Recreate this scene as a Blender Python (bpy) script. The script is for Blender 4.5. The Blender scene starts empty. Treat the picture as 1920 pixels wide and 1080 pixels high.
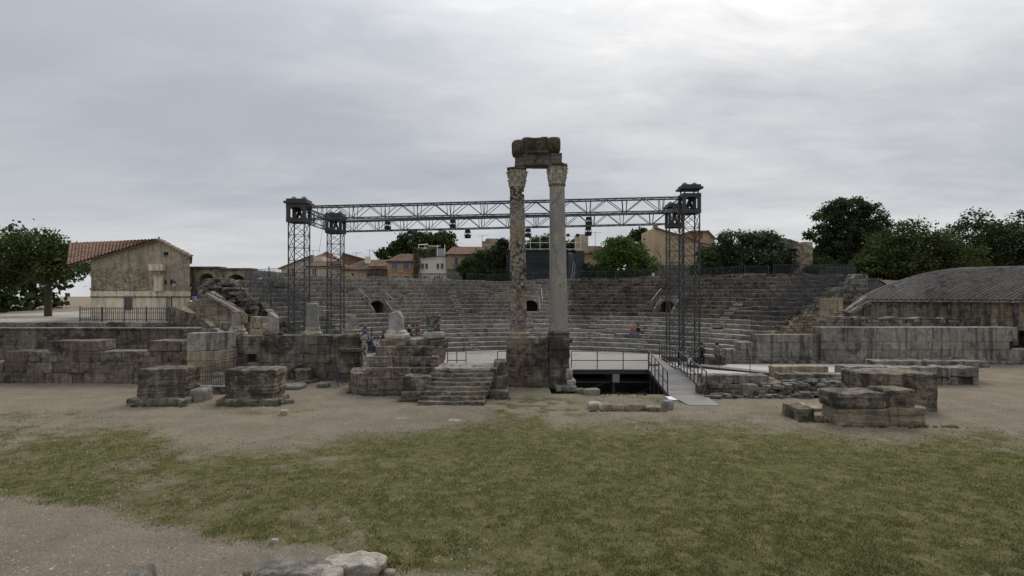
import bpy, math, random
import numpy as np
from mathutils import Vector

scene = bpy.context.scene
R_ = math.radians
rng = np.random.default_rng(11)
random.seed(11)

# ---------------------------------------------------------------- camera
EYE = 4.8
cam_data = bpy.data.cameras.new("camera")
cam = bpy.data.objects.new("camera", cam_data)
scene.collection.objects.link(cam)
cam.location = (0, 0, EYE)
cam.rotation_euler = (R_(90), 0, 0)
cam_data.sensor_width = 36
cam_data.lens = 36 * 1080 / 1920
cam_data.shift_y = 12 / 1920
cam_data.clip_end = 3000
scene.camera = cam

# ---------------------------------------------------------------- sky, sun, exposure
SUN_EL, SUN_AZ = 46, 24            # azimuth to the right of the view direction (+Y)
world = bpy.data.worlds.new("World")
scene.world = world
world.use_nodes = True
wn, wl_ = world.node_tree.nodes, world.node_tree.links
wn.clear()
def wnode(t, **kw):
    n = wn.new(t)
    for k, v in kw.items():
        setattr(n, k, v)
    return n
w_out = wnode("ShaderNodeOutputWorld")
w_bg = wnode("ShaderNodeBackground"); w_bg.inputs[1].default_value = 0.1
w_sky = wnode("ShaderNodeTexSky", sky_type='NISHITA')
w_sky.sun_disc = False
w_sky.sun_elevation = R_(SUN_EL); w_sky.sun_rotation = R_(SUN_AZ)
w_sky.dust_density = 3.0; w_sky.air_density = 1.2
w_tc = wnode("ShaderNodeTexCoord")
w_sep = wnode("ShaderNodeSeparateXYZ")
wl_.new(w_tc.outputs['Generated'], w_sep.inputs[0])
def wmath(op, a, b=None, c=None, clamp=False):
    n = wnode("ShaderNodeMath", operation=op); n.use_clamp = clamp
    for i, v in enumerate((a, b, c)):
        if v is None: continue
        if isinstance(v, (int, float)): n.inputs[i].default_value = v
        else: wl_.new(v, n.inputs[i])
    return n.outputs[0]
# cloud sheet seen in perspective: direction divided by its height
zc = wmath('ADD', wmath('MAXIMUM', w_sep.outputs[2], 0.0), 0.16)
cx_ = wmath('DIVIDE', w_sep.outputs[0], zc); cy_ = wmath('DIVIDE', w_sep.outputs[1], zc)
w_comb = wnode("ShaderNodeCombineXYZ"); wl_.new(cx_, w_comb.inputs[0]); wl_.new(cy_, w_comb.inputs[1])
def wnoise(scale, detail, rough, off, dist=0.0, sx=1.0):
    m = wnode("ShaderNodeMapping"); wl_.new(w_comb.outputs[0], m.inputs[0])
    m.inputs['Location'].default_value = off; m.inputs['Scale'].default_value = (sx, 1, 1)
    m.inputs['Rotation'].default_value = (0, 0, R_(-18))
    n = wnode("ShaderNodeTexNoise"); wl_.new(m.outputs[0], n.inputs['Vector'])
    n.inputs['Scale'].default_value = scale; n.inputs['Detail'].default_value = detail
    n.inputs['Roughness'].default_value = rough; n.inputs['Distortion'].default_value = dist
    return n.outputs['Fac']
n_big = wnoise(0.55, 3, 0.5, (3.1, 1.7, 0), 0.4, 0.7)
n_mid = wnoise(1.5, 6, 0.55, (7.3, 2.2, 0), 0.6, 0.6)
n_fine = wnoise(5.5, 7, 0.62, (1.3, 9.2, 0), 0.5, 0.55)
# brightness towards the veiled sun
sd = (math.sin(R_(SUN_AZ)) * math.cos(R_(SUN_EL)), math.cos(R_(SUN_AZ)) * math.cos(R_(SUN_EL)), math.sin(R_(SUN_EL)))
w_dot = wnode("ShaderNodeVectorMath", operation='DOT_PRODUCT')
wl_.new(w_tc.outputs['Generated'], w_dot.inputs[0]); w_dot.inputs[1].default_value = sd
glow = wmath('POWER', wmath('MAXIMUM', w_dot.outputs['Value'], 0.0), 7.0)
# brightness factor
up = wmath('MAXIMUM', w_sep.outputs[2], 0.0)
t1 = wmath('MULTIPLY', glow, 0.52)
t2 = wmath('MULTIPLY_ADD', n_big, 0.55, -0.28)
t3 = wmath('MULTIPLY_ADD', n_mid, 0.36, -0.18)
t4 = wmath('MULTIPLY', wmath('MULTIPLY_ADD', n_fine, 1.0, -0.48), wmath('ADD', wmath('MULTIPLY', glow, 0.7), 0.12))
hz = wmath('POWER', wmath('SUBTRACT', 1.0, wmath('MINIMUM', wmath('MULTIPLY', up, 4.2), 1.0)), 1.6)   # paler band low down
t5 = wmath('MULTIPLY', hz, 0.24)
zen = wmath('ADD', 1.0, wmath('MULTIPLY', wmath('MAXIMUM', wmath('SUBTRACT', up, 0.30), 0.0), 1.5))   # overcast sky: brighter towards the zenith
fac = wmath('ADD', wmath('ADD', wmath('ADD', t1, t2), wmath('ADD', t3, t4)), wmath('ADD', t5, 0.33), clamp=True)
w_ramp = wnode("ShaderNodeValToRGB")
wl_.new(fac, w_ramp.inputs[0])
cr = w_ramp.color_ramp
cr.elements[0].position = 0.0;  cr.elements[0].color = (0.245, 0.28, 0.345, 1)
cr.elements[1].position = 1.0;  cr.elements[1].color = (0.90, 0.89, 0.87, 1)
e = cr.elements.new(0.35); e.color = (0.355, 0.385, 0.435, 1)
e = cr.elements.new(0.65); e.color = (0.56, 0.575, 0.60, 1)
w_scale = wnode("ShaderNodeMix", data_type='RGBA', blend_type='MULTIPLY'); w_scale.clamp_result = False
w_scale.inputs[0].default_value = 1.0
wl_.new(w_ramp.outputs[0], w_scale.inputs['A']); w_scale.inputs['B'].default_value = (11.9, 11.7, 11.4, 1)
w_z = wnode("ShaderNodeVectorMath", operation='SCALE'); wl_.new(w_scale.outputs['Result'], w_z.inputs[0]); wl_.new(zen, w_z.inputs['Scale'])
w_mix = wnode("ShaderNodeMix", data_type='RGBA'); w_mix.inputs[0].default_value = 0.95
wl_.new(w_sky.outputs[0], w_mix.inputs['A']); wl_.new(w_z.outputs[0], w_mix.inputs['B'])
wl_.new(w_mix.outputs['Result'], w_bg.inputs[0]); wl_.new(w_bg.outputs[0], w_out.inputs[0])

sun_d = bpy.data.lights.new("sun", 'SUN'); sun_d.energy = 1.5; sun_d.angle = R_(24); sun_d.color = (1.0, 0.93, 0.84)
sun = bpy.data.objects.new("sun", sun_d); scene.collection.objects.link(sun)
sun.rotation_euler = Vector(sd).to_track_quat('Z', 'Y').to_euler()
sun.location = (20, 40, 60)
scene.view_settings.view_transform = 'Standard'
scene.view_settings.look = 'None'
scene.view_settings.exposure = 0.12
scene.view_settings.gamma = 1.0
scene.view_settings.use_curve_mapping = False
scene.cycles.max_bounces = 5
scene.cycles.diffuse_bounces = 3
scene.cycles.transparent_max_bounces = 6

# ---------------------------------------------------------------- noise in numpy
def _h(i, j, k, s):
    h = (i * 73856093) ^ (j * 19349663) ^ (k * 83492791) ^ (s * 265443576)
    h &= 0xffffffff
    h = ((h ^ (h >> 13)) * 1274126177) & 0xffffffff
    h = (h ^ (h >> 16)) & 0xffff
    return h / 65535.0
def vn(P, s=0):
    P = np.asarray(P, float)
    I = np.floor(P).astype(np.int64); F = P - I; F = F * F * (3 - 2 * F)
    x, y, z = I[:, 0], I[:, 1], I[:, 2]; fx, fy, fz = F[:, 0], F[:, 1], F[:, 2]
    def L(a, b, t): return a + (b - a) * t
    r = L(L(L(_h(x, y, z, s), _h(x+1, y, z, s), fx), L(_h(x, y+1, z, s), _h(x+1, y+1, z, s), fx), fy),
          L(L(_h(x, y, z+1, s), _h(x+1, y, z+1, s), fx), L(_h(x, y+1, z+1, s), _h(x+1, y+1, z+1, s), fx), fy), fz)
    return r
def fbm(P, o=3, s=0):
    P = np.asarray(P, float); r = 0; a = .5; n = 0
    for k in range(o):
        r = r + a * vn(P * 2 ** k + 17.3 * k, s + k * 7); n += a; a *= .5
    return r / n
def n3(P, freq, amp, o=2, s=0):
    Q = P * freq
    return amp * 2 * (np.stack([fbm(Q, o, s), fbm(Q + 31.7, o, s + 3), fbm(Q - 57.1, o, s + 5)], 1) - .5)

# ---------------------------------------------------------------- objects
WL = {}
C = scene.collection
def props(o, label=None, cat=None, group=None, kind=None):
    if label: o['label'] = label
    if cat: o['category'] = cat
    if group: o['group'] = group
    if kind: o['kind'] = kind
    return o
def place(o, loc, parent):
    WL[o.name] = Vector(loc)
    if parent is not None:
        o.parent = parent
        o.location = Vector(loc) - WL[parent.name]
    else:
        o.location = loc
def thing(name, label, cat, loc, group=None, kind=None):
    o = bpy.data.objects.new(name, None); C.objects.link(o)
    o.empty_display_size = .3
    place(o, loc, None)
    return props(o, label, cat, group, kind)
class MB:
    def __init__(s): s.V = []; s.F = []; s.M = []; s.n = 0
    def add(s, V, F, m=0):
        V = np.asarray(V, float).reshape(-1, 3)
        s.V.append(V)
        if isinstance(F, np.ndarray): s.F.append(F + s.n)
        else: s.F.append([tuple(i + s.n for i in f) for f in F])
        s.M.append(m); s.n += len(V)
        return s
    def box(s, x0, x1, y0, y1, z0, z1, m=0):
        V = [(x, y, z) for z in (z0, z1) for y in (y0, y1) for x in (x0, x1)]
        return s.add(V, [(0, 2, 3, 1), (4, 5, 7, 6), (0, 1, 5, 4), (2, 6, 7, 3), (0, 4, 6, 2), (1, 3, 7, 5)], m)
    def hexa(s, P, m=0):      # P: bottom 4 ccw, top 4 ccw
        return s.add(P, [(3, 2, 1, 0), (4, 5, 6, 7), (0, 1, 5, 4), (1, 2, 6, 5), (2, 3, 7, 6), (3, 0, 4, 7)], m)
    def tube(s, p0, p1, r0, r1=None, n=6, m=0):
        r1 = r0 if r1 is None else r1
        p0 = Vector(p0); p1 = Vector(p1); d = (p1 - p0)
        if d.length < 1e-6: return s
        q = d.to_track_quat('Z', 'Y'); a = q @ Vector((1, 0, 0)); b = q @ Vector((0, 1, 0)); V = []
        for p, r in ((p0, r0), (p1, r1)):
            for i in range(n):
                t = 2 * math.pi * (i + .5) / n
                V.append(p + a * (r * math.cos(t)) + b * (r * math.sin(t)))
        F = [(i, (i + 1) % n, n + (i + 1) % n, n + i) for i in range(n)] + [tuple(range(n))[::-1], tuple(range(n, 2 * n))]
        return s.add(V, F, m)
    def beam(s, p0, p1, w, h, m=0):   # rectangular bar, w horizontal, h vertical-ish
        p0 = Vector(p0); p1 = Vector(p1); d = (p1 - p0).normalized()
        up = Vector((0, 0, 1)) if abs(d.z) < .98 else Vector((0, 1, 0))
        sd_ = d.cross(up).normalized(); u2 = sd_.cross(d).normalized()
        P = []
        for hh in (-h / 2, h / 2):
            for (p, ww) in ((p0, -w / 2), (p0, w / 2), (p1, w / 2), (p1, -w / 2)):
                P.append(p + sd_ * ww + u2 * hh)
        return s.hexa(P, m)
    def prism(s, poly, y0, y1, m=0):    # polygon in xz (list), extruded along y
        n = len(poly)
        V = [(x, y0, z) for x, z in poly] + [(x, y1, z) for x, z in poly]
        F = [tuple(range(n)), tuple(range(n, 2 * n))[::-1]] + [(i, n + i, n + (i + 1) % n, (i + 1) % n) for i in range(n)]
        return s.add(V, F, m)
    def arrays(s): return np.concatenate(s.V), s.F
    def build(s, name, mats, parent=None, smooth=False, loc=None, angle=None):
        V = np.concatenate(s.V)
        if loc is None:
            a, b = V.min(0), V.max(0); loc = ((a[0]+b[0])/2, (a[1]+b[1])/2, a[2])
        V = V - np.array(loc)
        me = bpy.data.meshes.new(name)
        starts = []; idx = []; pm = []; tot = 0
        for F, m in zip(s.F, s.M):
            if isinstance(F, np.ndarray):
                k = F.shape[1]; idx.append(F.ravel()); starts.append(tot + np.arange(len(F)) * k); tot += F.size
                pm.append(np.full(len(F), m))
            else:
                ls = np.array([len(f) for f in F]); idx.append(np.array([i for f in F for i in f]))
                st = np.concatenate([[0], np.cumsum(ls)[:-1]]); starts.append(tot + st); tot += int(ls.sum())
                pm.append(np.full(len(F), m))
        idx = np.concatenate(idx).astype(np.int32); starts = np.concatenate(starts).astype(np.int32); pm = np.concatenate(pm).astype(np.int32)
        me.vertices.add(len(V)); me.vertices.foreach_set("co", V.astype(np.float32).ravel())
        me.loops.add(len(idx)); me.loops.foreach_set("vertex_index", idx)
        me.polygons.add(len(starts)); me.polygons.foreach_set("loop_start", starts)
        if pm.any(): me.polygons.foreach_set("material_index", pm)
        me.polygons.foreach_set("use_smooth", np.full(len(starts), bool(smooth)))
        me.update(calc_edges=True)
        me.validate()
        for mm in (mats if isinstance(mats, (list, tuple)) else [mats]): me.materials.append(mm)
        o = bpy.data.objects.new(name, me); C.objects.link(o)
        place(o, loc, parent)
        return o

_bg = {}
def boxgrid(nx, ny, nz):
    key = (nx, ny, nz)
    if key in _bg: return _bg[key]
    idx = {}; pts = []
    def g(i, j, k):
        if (i, j, k) not in idx: idx[(i, j, k)] = len(pts); pts.append((i, j, k))
        return idx[(i, j, k)]
    F = []
    for i in range(nx):
        for j in range(ny):
            F.append((g(i, j, 0), g(i, j+1, 0), g(i+1, j+1, 0), g(i+1, j, 0)))
            F.append((g(i, j, nz), g(i+1, j, nz), g(i+1, j+1, nz), g(i, j+1, nz)))
    for i in range(nx):
        for k in range(nz):
            F.append((g(i, 0, k), g(i+1, 0, k), g(i+1, 0, k+1), g(i, 0, k+1)))
            F.append((g(i, ny, k), g(i, ny, k+1), g(i+1, ny, k+1), g(i+1, ny, k)))
    for j in range(ny):
        for k in range(nz):
            F.append((g(0, j, k), g(0, j, k+1), g(0, j+1, k+1), g(0, j+1, k)))
            F.append((g(nx, j, k), g(nx, j+1, k), g(nx, j+1, k+1), g(nx, j, k+1)))
    _bg[key] = (np.array(pts), np.array(F)); return _bg[key]
def rbox(h, seg, r):
    """rounded box lattice about the origin, h half sizes, seg cells per axis"""
    I, F = boxgrid(*seg); P = np.zeros(I.shape)
    for a in range(3):
        n = seg[a]; rr = min(r, h[a] * .45)
        if n >= 3:
            t = np.concatenate([[-h[a]], np.linspace(-h[a] + rr, h[a] - rr, n - 1), [h[a]]])
        else:
            t = np.linspace(-h[a], h[a], n + 1)
        P[:, a] = t[I[:, a]]
    Q = np.stack([np.clip(P[:, a], -(h[a] - min(r, h[a]*.45)), h[a] - min(r, h[a]*.45)) for a in range(3)], 1)
    D = P - Q; L = np.linalg.norm(D, axis=1)
    cnt = (np.abs(D) > 1e-9).sum(1)
    s = np.ones(len(P)); k = cnt > 1
    rr = np.max(np.abs(D), axis=1)
    s[k] = rr[k] / L[k]
    return Q + D * s[:, None], F
def rock(c, size, seg=(6, 6, 5), r=.1, amp=.06, freq=2.0, s=0, rotz=0.0, taper=0.0, o=3, pw=None):
    h = np.array(size) / 2
    if pw:
        I, F = boxgrid(*seg); u = np.stack([np.sin((I[:, a] / seg[a] * 2 - 1) * .98 * math.pi / 2) / math.sin(.49 * math.pi) for a in range(3)], 1)
        P = u / ((np.abs(u) ** pw).sum(1) ** (1 / pw))[:, None] * h
    else: P, F = rbox(h, seg, r)
    if taper: P[:, :2] *= (1 - taper * (P[:, 2:3] / h[2] + 1) / 2)
    ca, sa = math.cos(rotz), math.sin(rotz)
    P = np.stack([P[:, 0] * ca - P[:, 1] * sa, P[:, 0] * sa + P[:, 1] * ca, P[:, 2]], 1)
    P = P + np.array(c)
    return P + n3(P + s * 3.77, freq, amp, o, s), F
def stone_obj(name, mat, parent, c, size, smooth=False, **kw):
    V, F = rock(c, size, **kw)
    return MB().add(V, F).build(name, mat, parent, smooth=smooth)

# paths: (u, v) -> xy ; v runs backwards into the wall
def straight(p0, p1):
    p0 = np.array(p0, float); p1 = np.array(p1, float); L = np.linalg.norm(p1 - p0); d = (p1 - p0) / L
    b = np.array([-d[1], d[0]])
    return (lambda u, v: p0[None] + u[:, None] * d[None] + v[:, None] * b[None]), L
def arc(c, r, a0, a1):
    """from angle a0 down to a1 (radians), v outwards"""
    sg = 1 if a1 > a0 else -1; L = abs(a1 - a0) * r
    def f(u, v):
        a = a0 + sg * u / r
        return np.stack([c[0] + (r + v) * np.cos(a), c[1] + (r + v) * np.sin(a)], 1)
    return f, L
def masonry(root, path, thick, courses, mat, avg=.9, name='stone_block', top=None, gap=.008, amp=.02, r=.03, stepped=False,
            seg=(4, 3, 3), joined=None, dj=.03, freq=2.2, skip=0.0, core=True, u0=0.0, u1=None, seed=0, base=None,
            hole=None, core_mat=None, aj=.5, maxobj=10**9, smooth=False):
    f, L = path; u1 = L if u1 is None else u1
    lr = random.Random(seed * 101 + 5); objs = []; rest = MB(); k = seed * 1000
    for ci, (z0, z1) in enumerate(courses):
        u = u0
        first = True
        while u < u1 - .02:
            w = avg * (1 + lr.uniform(-aj, aj))
            if first: w *= lr.uniform(.45, 1); first = False
            if u1 - (u + w) < avg * .3: w = u1 - u
            um = u + w / 2; k += 1
            tz = top(um) if top else 1e9
            bz = base(um) if base else -1e9
            ok = not (z0 > tz - .06 or z1 < bz + .03)
            if stepped and top and z1 > tz + .09: ok = False
            if hole and hole(um, (z0 + z1) / 2): ok = False
            if lr.random() < skip: ok = False
            if ok:
                za, zb = max(z0, bz), z1
                h = np.array([(w - gap) / 2, thick / 2, (zb - za - gap) / 2])
                P, F = rbox(h, seg, r * lr.uniform(.35, .85))
                off = lr.uniform(-dj, dj)
                uu = P[:, 0] + um; vv = P[:, 1] + thick / 2; 
                vv = np.where(P[:, 1] < 0, vv + off, vv); zz = P[:, 2] + (za + zb) / 2
                XY = f(uu, vv); V = np.column_stack([XY, zz])
                V = V + n3(V, freq, amp, 2, k % 97)
                if seg[0] >= 4: V = V + n3(V, 6.5, amp * .45, 2, k % 89)
                if top and not stepped:
                    tt = np.array([top(x) for x in uu]); V[:, 2] = np.minimum(V[:, 2], tt + (V[:, 2] - zz))
                if joined or len(objs) >= maxobj: rest.add(V, F)
                else: objs.append(MB().add(V, F).build(name, mat, root, smooth=smooth))
            u += w
    if rest.n:
        o = rest.build(joined or name + '_mass', mat, root); props(o, kind='stuff'); objs.append(o)
    if core:
        n = max(2, int((u1 - u0) / .4)); us = np.linspace(u0 + .03, u1 - .03, n + 1); c_ = MB()
        zb_ = courses[0][0] + .01; zt_ = courses[-1][1] - .05; dd = min(.09, thick * .2)
        tops = np.array([min(zt_, (top(x) - (.07 if not stepped else .5)) if top else 1e9) for x in us]); tops = np.maximum(tops, zb_ + .01)
        bots = np.array([max(zb_, (base(x) if base else -1e9)) for x in us]); bots = np.minimum(bots, tops - .005)
        if hole is None:
            A = f(us, np.full(n + 1, dd)); B = f(us, np.full(n + 1, thick - dd))
            V = np.concatenate([np.column_stack([A, bots]), np.column_stack([A, tops]), np.column_stack([B, tops]), np.column_stack([B, bots])])
            m_ = n + 1; F = []
            for i in range(n):
                for q in range(4):
                    a_, b_ = q * m_, ((q + 1) % 4) * m_
                    F.append((a_ + i, a_ + i + 1, b_ + i + 1, b_ + i))
            F += [(0, m_, 2*m_, 3*m_), (n, 3*m_+n, 2*m_+n, m_+n)]
            c_.add(V, F); c_.build('mortar_core', core_mat or M['mortar_and_dark'], root)
    return objs
def courses(z0, z1, n, j=0.0, s=0):
    lr = random.Random(s + 3); zs = [z0 + (z1 - z0) * i / n + (lr.uniform(-j, j) if 0 < i < n else 0) for i in range(n + 1)]
    return list(zip(zs[:-1], zs[1:]))
def lathe(prof, n, c, amp=0, freq=3, s=0, mod=None, o=3):
    V = []
    for r, z in prof:
        for i in range(n):
            a = 2 * math.pi * i / n; rr = r * (mod(a, z) if mod else 1)
            V.append((c[0] + rr * math.cos(a), c[1] + rr * math.sin(a), c[2] + z))
    V = np.array(V)
    if amp: V = V + n3(V, freq, amp, o, s)
    m = len(prof); F = []
    for j in range(m - 1):
        for i in range(n):
            F.append((j*n+i, j*n+(i+1) % n, (j+1)*n+(i+1) % n, (j+1)*n+i))
    F.append(tuple(range(n))[::-1]); F.append(tuple(range((m-1)*n, m*n)))
    return V, F
def PX(px, Y): return (px - 960) / 1080 * Y
def PZ(py, Y): return EYE - (py - 552) / 1080 * Y

# ---------------------------------------------------------------- materials
M = {}
def newmat(name):
    m = bpy.data.materials.new(name); m.use_nodes = True; nt = m.node_tree
    return m, nt, nt.nodes['Principled BSDF']
class NT:
    def __init__(s, nt): s.t = nt
    def n(s, t, **kw):
        x = s.t.nodes.new(t)
        for k, v in kw.items(): setattr(x, k, v)
        return x
    def l(s, a, b): s.t.links.new(a, b)
    def val(s, inp, v):
        if isinstance(v, (int, float)): inp.default_value = v
        elif isinstance(v, (tuple, list)): inp.default_value = tuple(v) + ((1,) if len(v) == 3 and inp.type == 'RGBA' else ())
        else: s.l(v, inp)
    def math(s, op, a, b=None, clamp=False):
        x = s.n("ShaderNodeMath", operation=op); x.use_clamp = clamp; s.val(x.inputs[0], a)
        if b is not None: s.val(x.inputs[1], b)
        return x.outputs[0]
    def noise(s, vec, scale, detail=4, rough=.55, dist=0, stretch=None, off=(0, 0, 0)):
        if stretch or off != (0, 0, 0):
            m = s.n("ShaderNodeMapping"); s.l(vec, m.inputs[0]); m.inputs['Scale'].default_value = stretch or (1, 1, 1)
            m.inputs['Location'].default_value = off; vec = m.outputs[0]
        x = s.n("ShaderNodeTexNoise"); s.l(vec, x.inputs['Vector'])
        x.inputs['Scale'].default_value = scale; x.inputs['Detail'].default_value = detail
        x.inputs['Roughness'].default_value = rough; x.inputs['Distortion'].default_value = dist
        return x.outputs['Fac']
    def ramp(s, fac, lo, hi):      # smooth 0..1
        x = s.n("ShaderNodeMapRange"); x.interpolation_type = 'SMOOTHSTEP'; s.l(fac, x.inputs[0])
        x.inputs[1].default_value = lo; x.inputs[2].default_value = hi
        return x.outputs[0]
    def mix(s, f, a, b, mode='MIX'):
        x = s.n("ShaderNodeMix", data_type='RGBA', blend_type=mode)
        s.val(x.inputs[0], f); s.val(x.inputs['A'], a); s.val(x.inputs['B'], b)
        return x.outputs['Result']
    def rand(s):
        g = s.n("ShaderNodeNewGeometry"); o = s.n("ShaderNodeObjectInfo")
        return s.math('FRACT', s.math('ADD', g.outputs['Random Per Island'], o.outputs['Random']))
    def pos(s): return s.n("ShaderNodeNewGeometry").outputs['Position']
    def bump(s, bsdf, h, strength=.5, dist=.03):
        b = s.n("ShaderNodeBump"); b.inputs['Strength'].default_value = strength; b.inputs['Distance'].default_value = dist
        s.l(h, b.inputs['Height']); s.l(b.outputs[0], bsdf.inputs['Normal'])
def stone(name, base, dark, light, lich=.5, streak=.4, scale=1.0, var=.2, warm=None, wamt=0.0, bump=.6, bd=.03, pits=.3, beds=0.0, lat=.5):
    m, nt, b = newmat(name); t = NT(nt); p = t.pos()
    big = t.noise(p, .55 * scale, 5, .6, .6)
    mid = t.noise(p, 3.2 * scale, 6, .65, .3)
    fin = t.noise(p, 19 * scale, 5, .7)
    col = t.mix(t.ramp(mid, .40, .62), base, light)
    if beds: col = t.mix(t.math('MULTIPLY', t.ramp(t.noise(p, 2.6, 6, .68, .3, stretch=(.35, .35, 4.5)), .50, .60), min(.75, .45 * beds + .1)), col, dark)
    if warm: col = t.mix(t.math('MULTIPLY', t.ramp(t.noise(p, .8 * scale, 4, .6, off=(9, 4, 2)), .45, .62), wamt), col, warm)
    # black lichen crust, in patches
    l2 = t.noise(p, 1.7 * scale, 8, .72, .4, off=(3, 7, 1))
    col = t.mix(t.math('MULTIPLY', t.ramp(t.math('ADD', t.math('MULTIPLY', l2, .62), t.math('MULTIPLY', big, .38)), .60 - .2 * lich, .70 - .2 * lich), .9), col, dark)
    # run-off streaks
    st = t.noise(p, 2.1, 5, .6, stretch=(1.6, 1.6, .16))
    col = t.mix(t.math('MULTIPLY', t.ramp(st, .5, .62), streak), col, dark)
    # light lichen spots
    sp = t.noise(p, 11 * scale, 3, .6, off=(5, 5, 5))
    col = t.mix(t.math('MULTIPLY', t.ramp(sp, .62, .7), lat), col, tuple(min(1, c * 1.35) for c in light))
    col = t.mix(t.math('MULTIPLY', t.ramp(fin, .45, .62), .5), col, tuple(c * .45 for c in base), 'MIX')
    r = t.rand()
    v = t.math('ADD', t.math('MULTIPLY', r, 2 * var), 1 - var)
    v = t.math('MULTIPLY', v, t.math('ADD', .82, t.math('MULTIPLY', t.ramp(t.noise(p, .16, 3, .6, off=(7, 1, 4)), .35, .65), .36)))
    hs = t.n("ShaderNodeHueSaturation"); t.l(v, hs.inputs['Value']); t.l(col, hs.inputs['Color'])
    t.l(hs.outputs[0], b.inputs['Base Color']); b.inputs['Roughness'].default_value = .95
    b.inputs['Specular IOR Level'].default_value = .12
    vor = t.n("ShaderNodeTexVoronoi"); t.l(p, vor.inputs['Vector']); vor.inputs['Scale'].default_value = 9 * scale
    h = t.math('ADD', t.math('ADD', t.math('MULTIPLY', mid, .9), t.math('MULTIPLY', fin, .45)), t.math('MULTIPLY', t.ramp(vor.outputs['Distance'], 0.0, .35), pits))
    if beds: h = t.math('ADD', h, t.math('MULTIPLY', t.noise(p, 3.0, 5, .6, stretch=(.5, .5, 5.0)), beds))
    t.bump(b, h, min(1, bump * 1.3), bd * 1.7)
    M[name] = m; return m
stone('seat', (.225, .202, .170), (.055, .05, .043), (.37, .34, .295), lich=.28, streak=.3, var=.13, bump=.7)
stone('seat_low', (.29, .27, .235), (.08, .073, .063), (.43, .405, .36), lich=.34, streak=.35, var=.15, bump=.6)
stone('seat_brown', (.15, .125, .102), (.038, .034, .03), (.25, .215, .18), lich=.55, streak=.3, var=.25, bump=.8, scale=1.6)
stone('wall', (.185, .165, .135), (.045, .041, .036), (.29, .265, .22), lich=.62, streak=.5, warm=(.29, .225, .145), wamt=.5, beds=.7)
stone('wall_warm', (.30, .245, .17), (.075, .062, .048), (.43, .36, .26), lich=.3, streak=.4, warm=(.32, .255, .175), wamt=.7, beds=.6)
stone('wall_pale', (.22, .20, .17), (.06, .055, .048), (.32, .295, .25), lich=.38, streak=.75, var=.13)
stone('cut_dark', (.16, .138, .108), (.035, .031, .026), (.30, .265, .21), lich=.62, streak=.5, var=.15, beds=1.2, warm=(.22, .17, .11), wamt=.5)
stone('pedestal', (.165, .14, .112), (.045, .04, .035), (.28, .24, .19), lich=.6, streak=.5, var=.25, beds=.9, warm=(.22, .15, .11), wamt=.7)
stone('rubble_warm', (.30, .24, .165), (.09, .08, .065), (.42, .36, .26), lich=.25, streak=.2, var=.4, scale=2)
stone('rubble', (.16, .145, .122), (.045, .042, .037), (.27, .25, .21), lich=.5, streak=.2, var=.45, scale=1.6)
stone('rock', (.28, .25, .21), (.085, .075, .065), (.40, .365, .31), lich=.3, streak=.1, var=.15, scale=1.5, bump=.8)
stone('pebble', (.22, .195, .165), (.08, .072, .06), (.33, .30, .26), lich=.2, streak=0, var=.35, bump=.1)
stone('marble', (.26, .245, .225), (.10, .095, .088), (.36, .345, .32), lich=.2, streak=.3, var=.05, bump=.3, bd=.015, lat=.2, beds=0)
stone('worn', (.33, .29, .235), (.075, .065, .055), (.46, .42, .36), lich=.35, streak=.25, var=.12, bump=.9, bd=.03)
stone('cornice', (.105, .088, .062), (.032, .027, .021), (.17, .145, .11), lich=.5, streak=.3, var=.05, warm=(.12, .105, .035), wamt=.8, bump=1, bd=.05)
stone('architrave', (.16, .135, .115), (.05, .042, .036), (.22, .19, .165), lich=.5, streak=.3, var=.05, bump=.7, beds=.8)
stone('paving', (.29, .265, .23), (.14, .13, .11), (.38, .355, .31), lich=.1, streak=0, var=.15, bump=.3)
stone('render_grey', (.36, .295, .215), (.15, .125, .10), (.44, .37, .275), lich=.3, streak=.5, var=.0, scale=.5, bump=.25)
stone('render_cream', (.66, .56, .40), (.28, .23, .17), (.76, .67, .50), lich=.1, streak=.6, var=.0, scale=.5, bump=.2)
stone('vault_tile', (.13, .115, .105), (.05, .045, .042), (.18, .165, .15), lich=.4, streak=.1, var=.2, bump=.3)
def flat(name, col, rough=.7, metal=0.0, nscale=6, namt=.25, bump=.1, rand=0.0, spec=.3):
    m, nt, b = newmat(name); t = NT(nt); p = t.pos()
    f = t.noise(p, nscale, 5, .6); g = t.noise(p, nscale * .2, 4, .6)
    c = t.mix(t.math('MULTIPLY', t.ramp(f, .3, .7), namt), col, tuple(x * .55 for x in col))
    c = t.mix(t.math('MULTIPLY', t.ramp(g, .4, .7), namt), c, tuple(min(1, x * 1.35 + .01) for x in col))
    if rand:
        hs = t.n("ShaderNodeHueSaturation"); t.l(c, hs.inputs['Color'])
        t.l(t.math('ADD', t.math('MULTIPLY', t.rand(), 2 * rand), 1 - rand), hs.inputs['Value']); c = hs.outputs[0]
    t.l(c, b.inputs['Base Color']); b.inputs['Roughness'].default_value = rough; b.inputs['Metallic'].default_value = metal
    b.inputs['Specular IOR Level'].default_value = spec
    if bump: t.bump(b, f, bump, .02)
    M[name] = m; return m
flat('mortar_and_dark', (.05, .045, .038), .95)
flat('steel', (.055, .057, .06), .6, .2, namt=.3)
flat('fence', (.065, .07, .08), .6, .1, namt=.3)
flat('steel_light', (.30, .31, .32), .5, .4)
flat('steel_blue', (.11, .125, .15), .6, .2)
flat('black', (.012, .012, .013), .6)
flat('white_paint', (.75, .74, .72), .6, namt=.1)
flat('deck', (.27, .25, .222), .85, nscale=3, namt=.25)
flat('plank', (.14, .13, .125), .7, nscale=5, namt=.4, rand=.25, spec=.5)
flat('plate', (.12, .115, .115), .6, 0, nscale=4, namt=.3, spec=.5)
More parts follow.
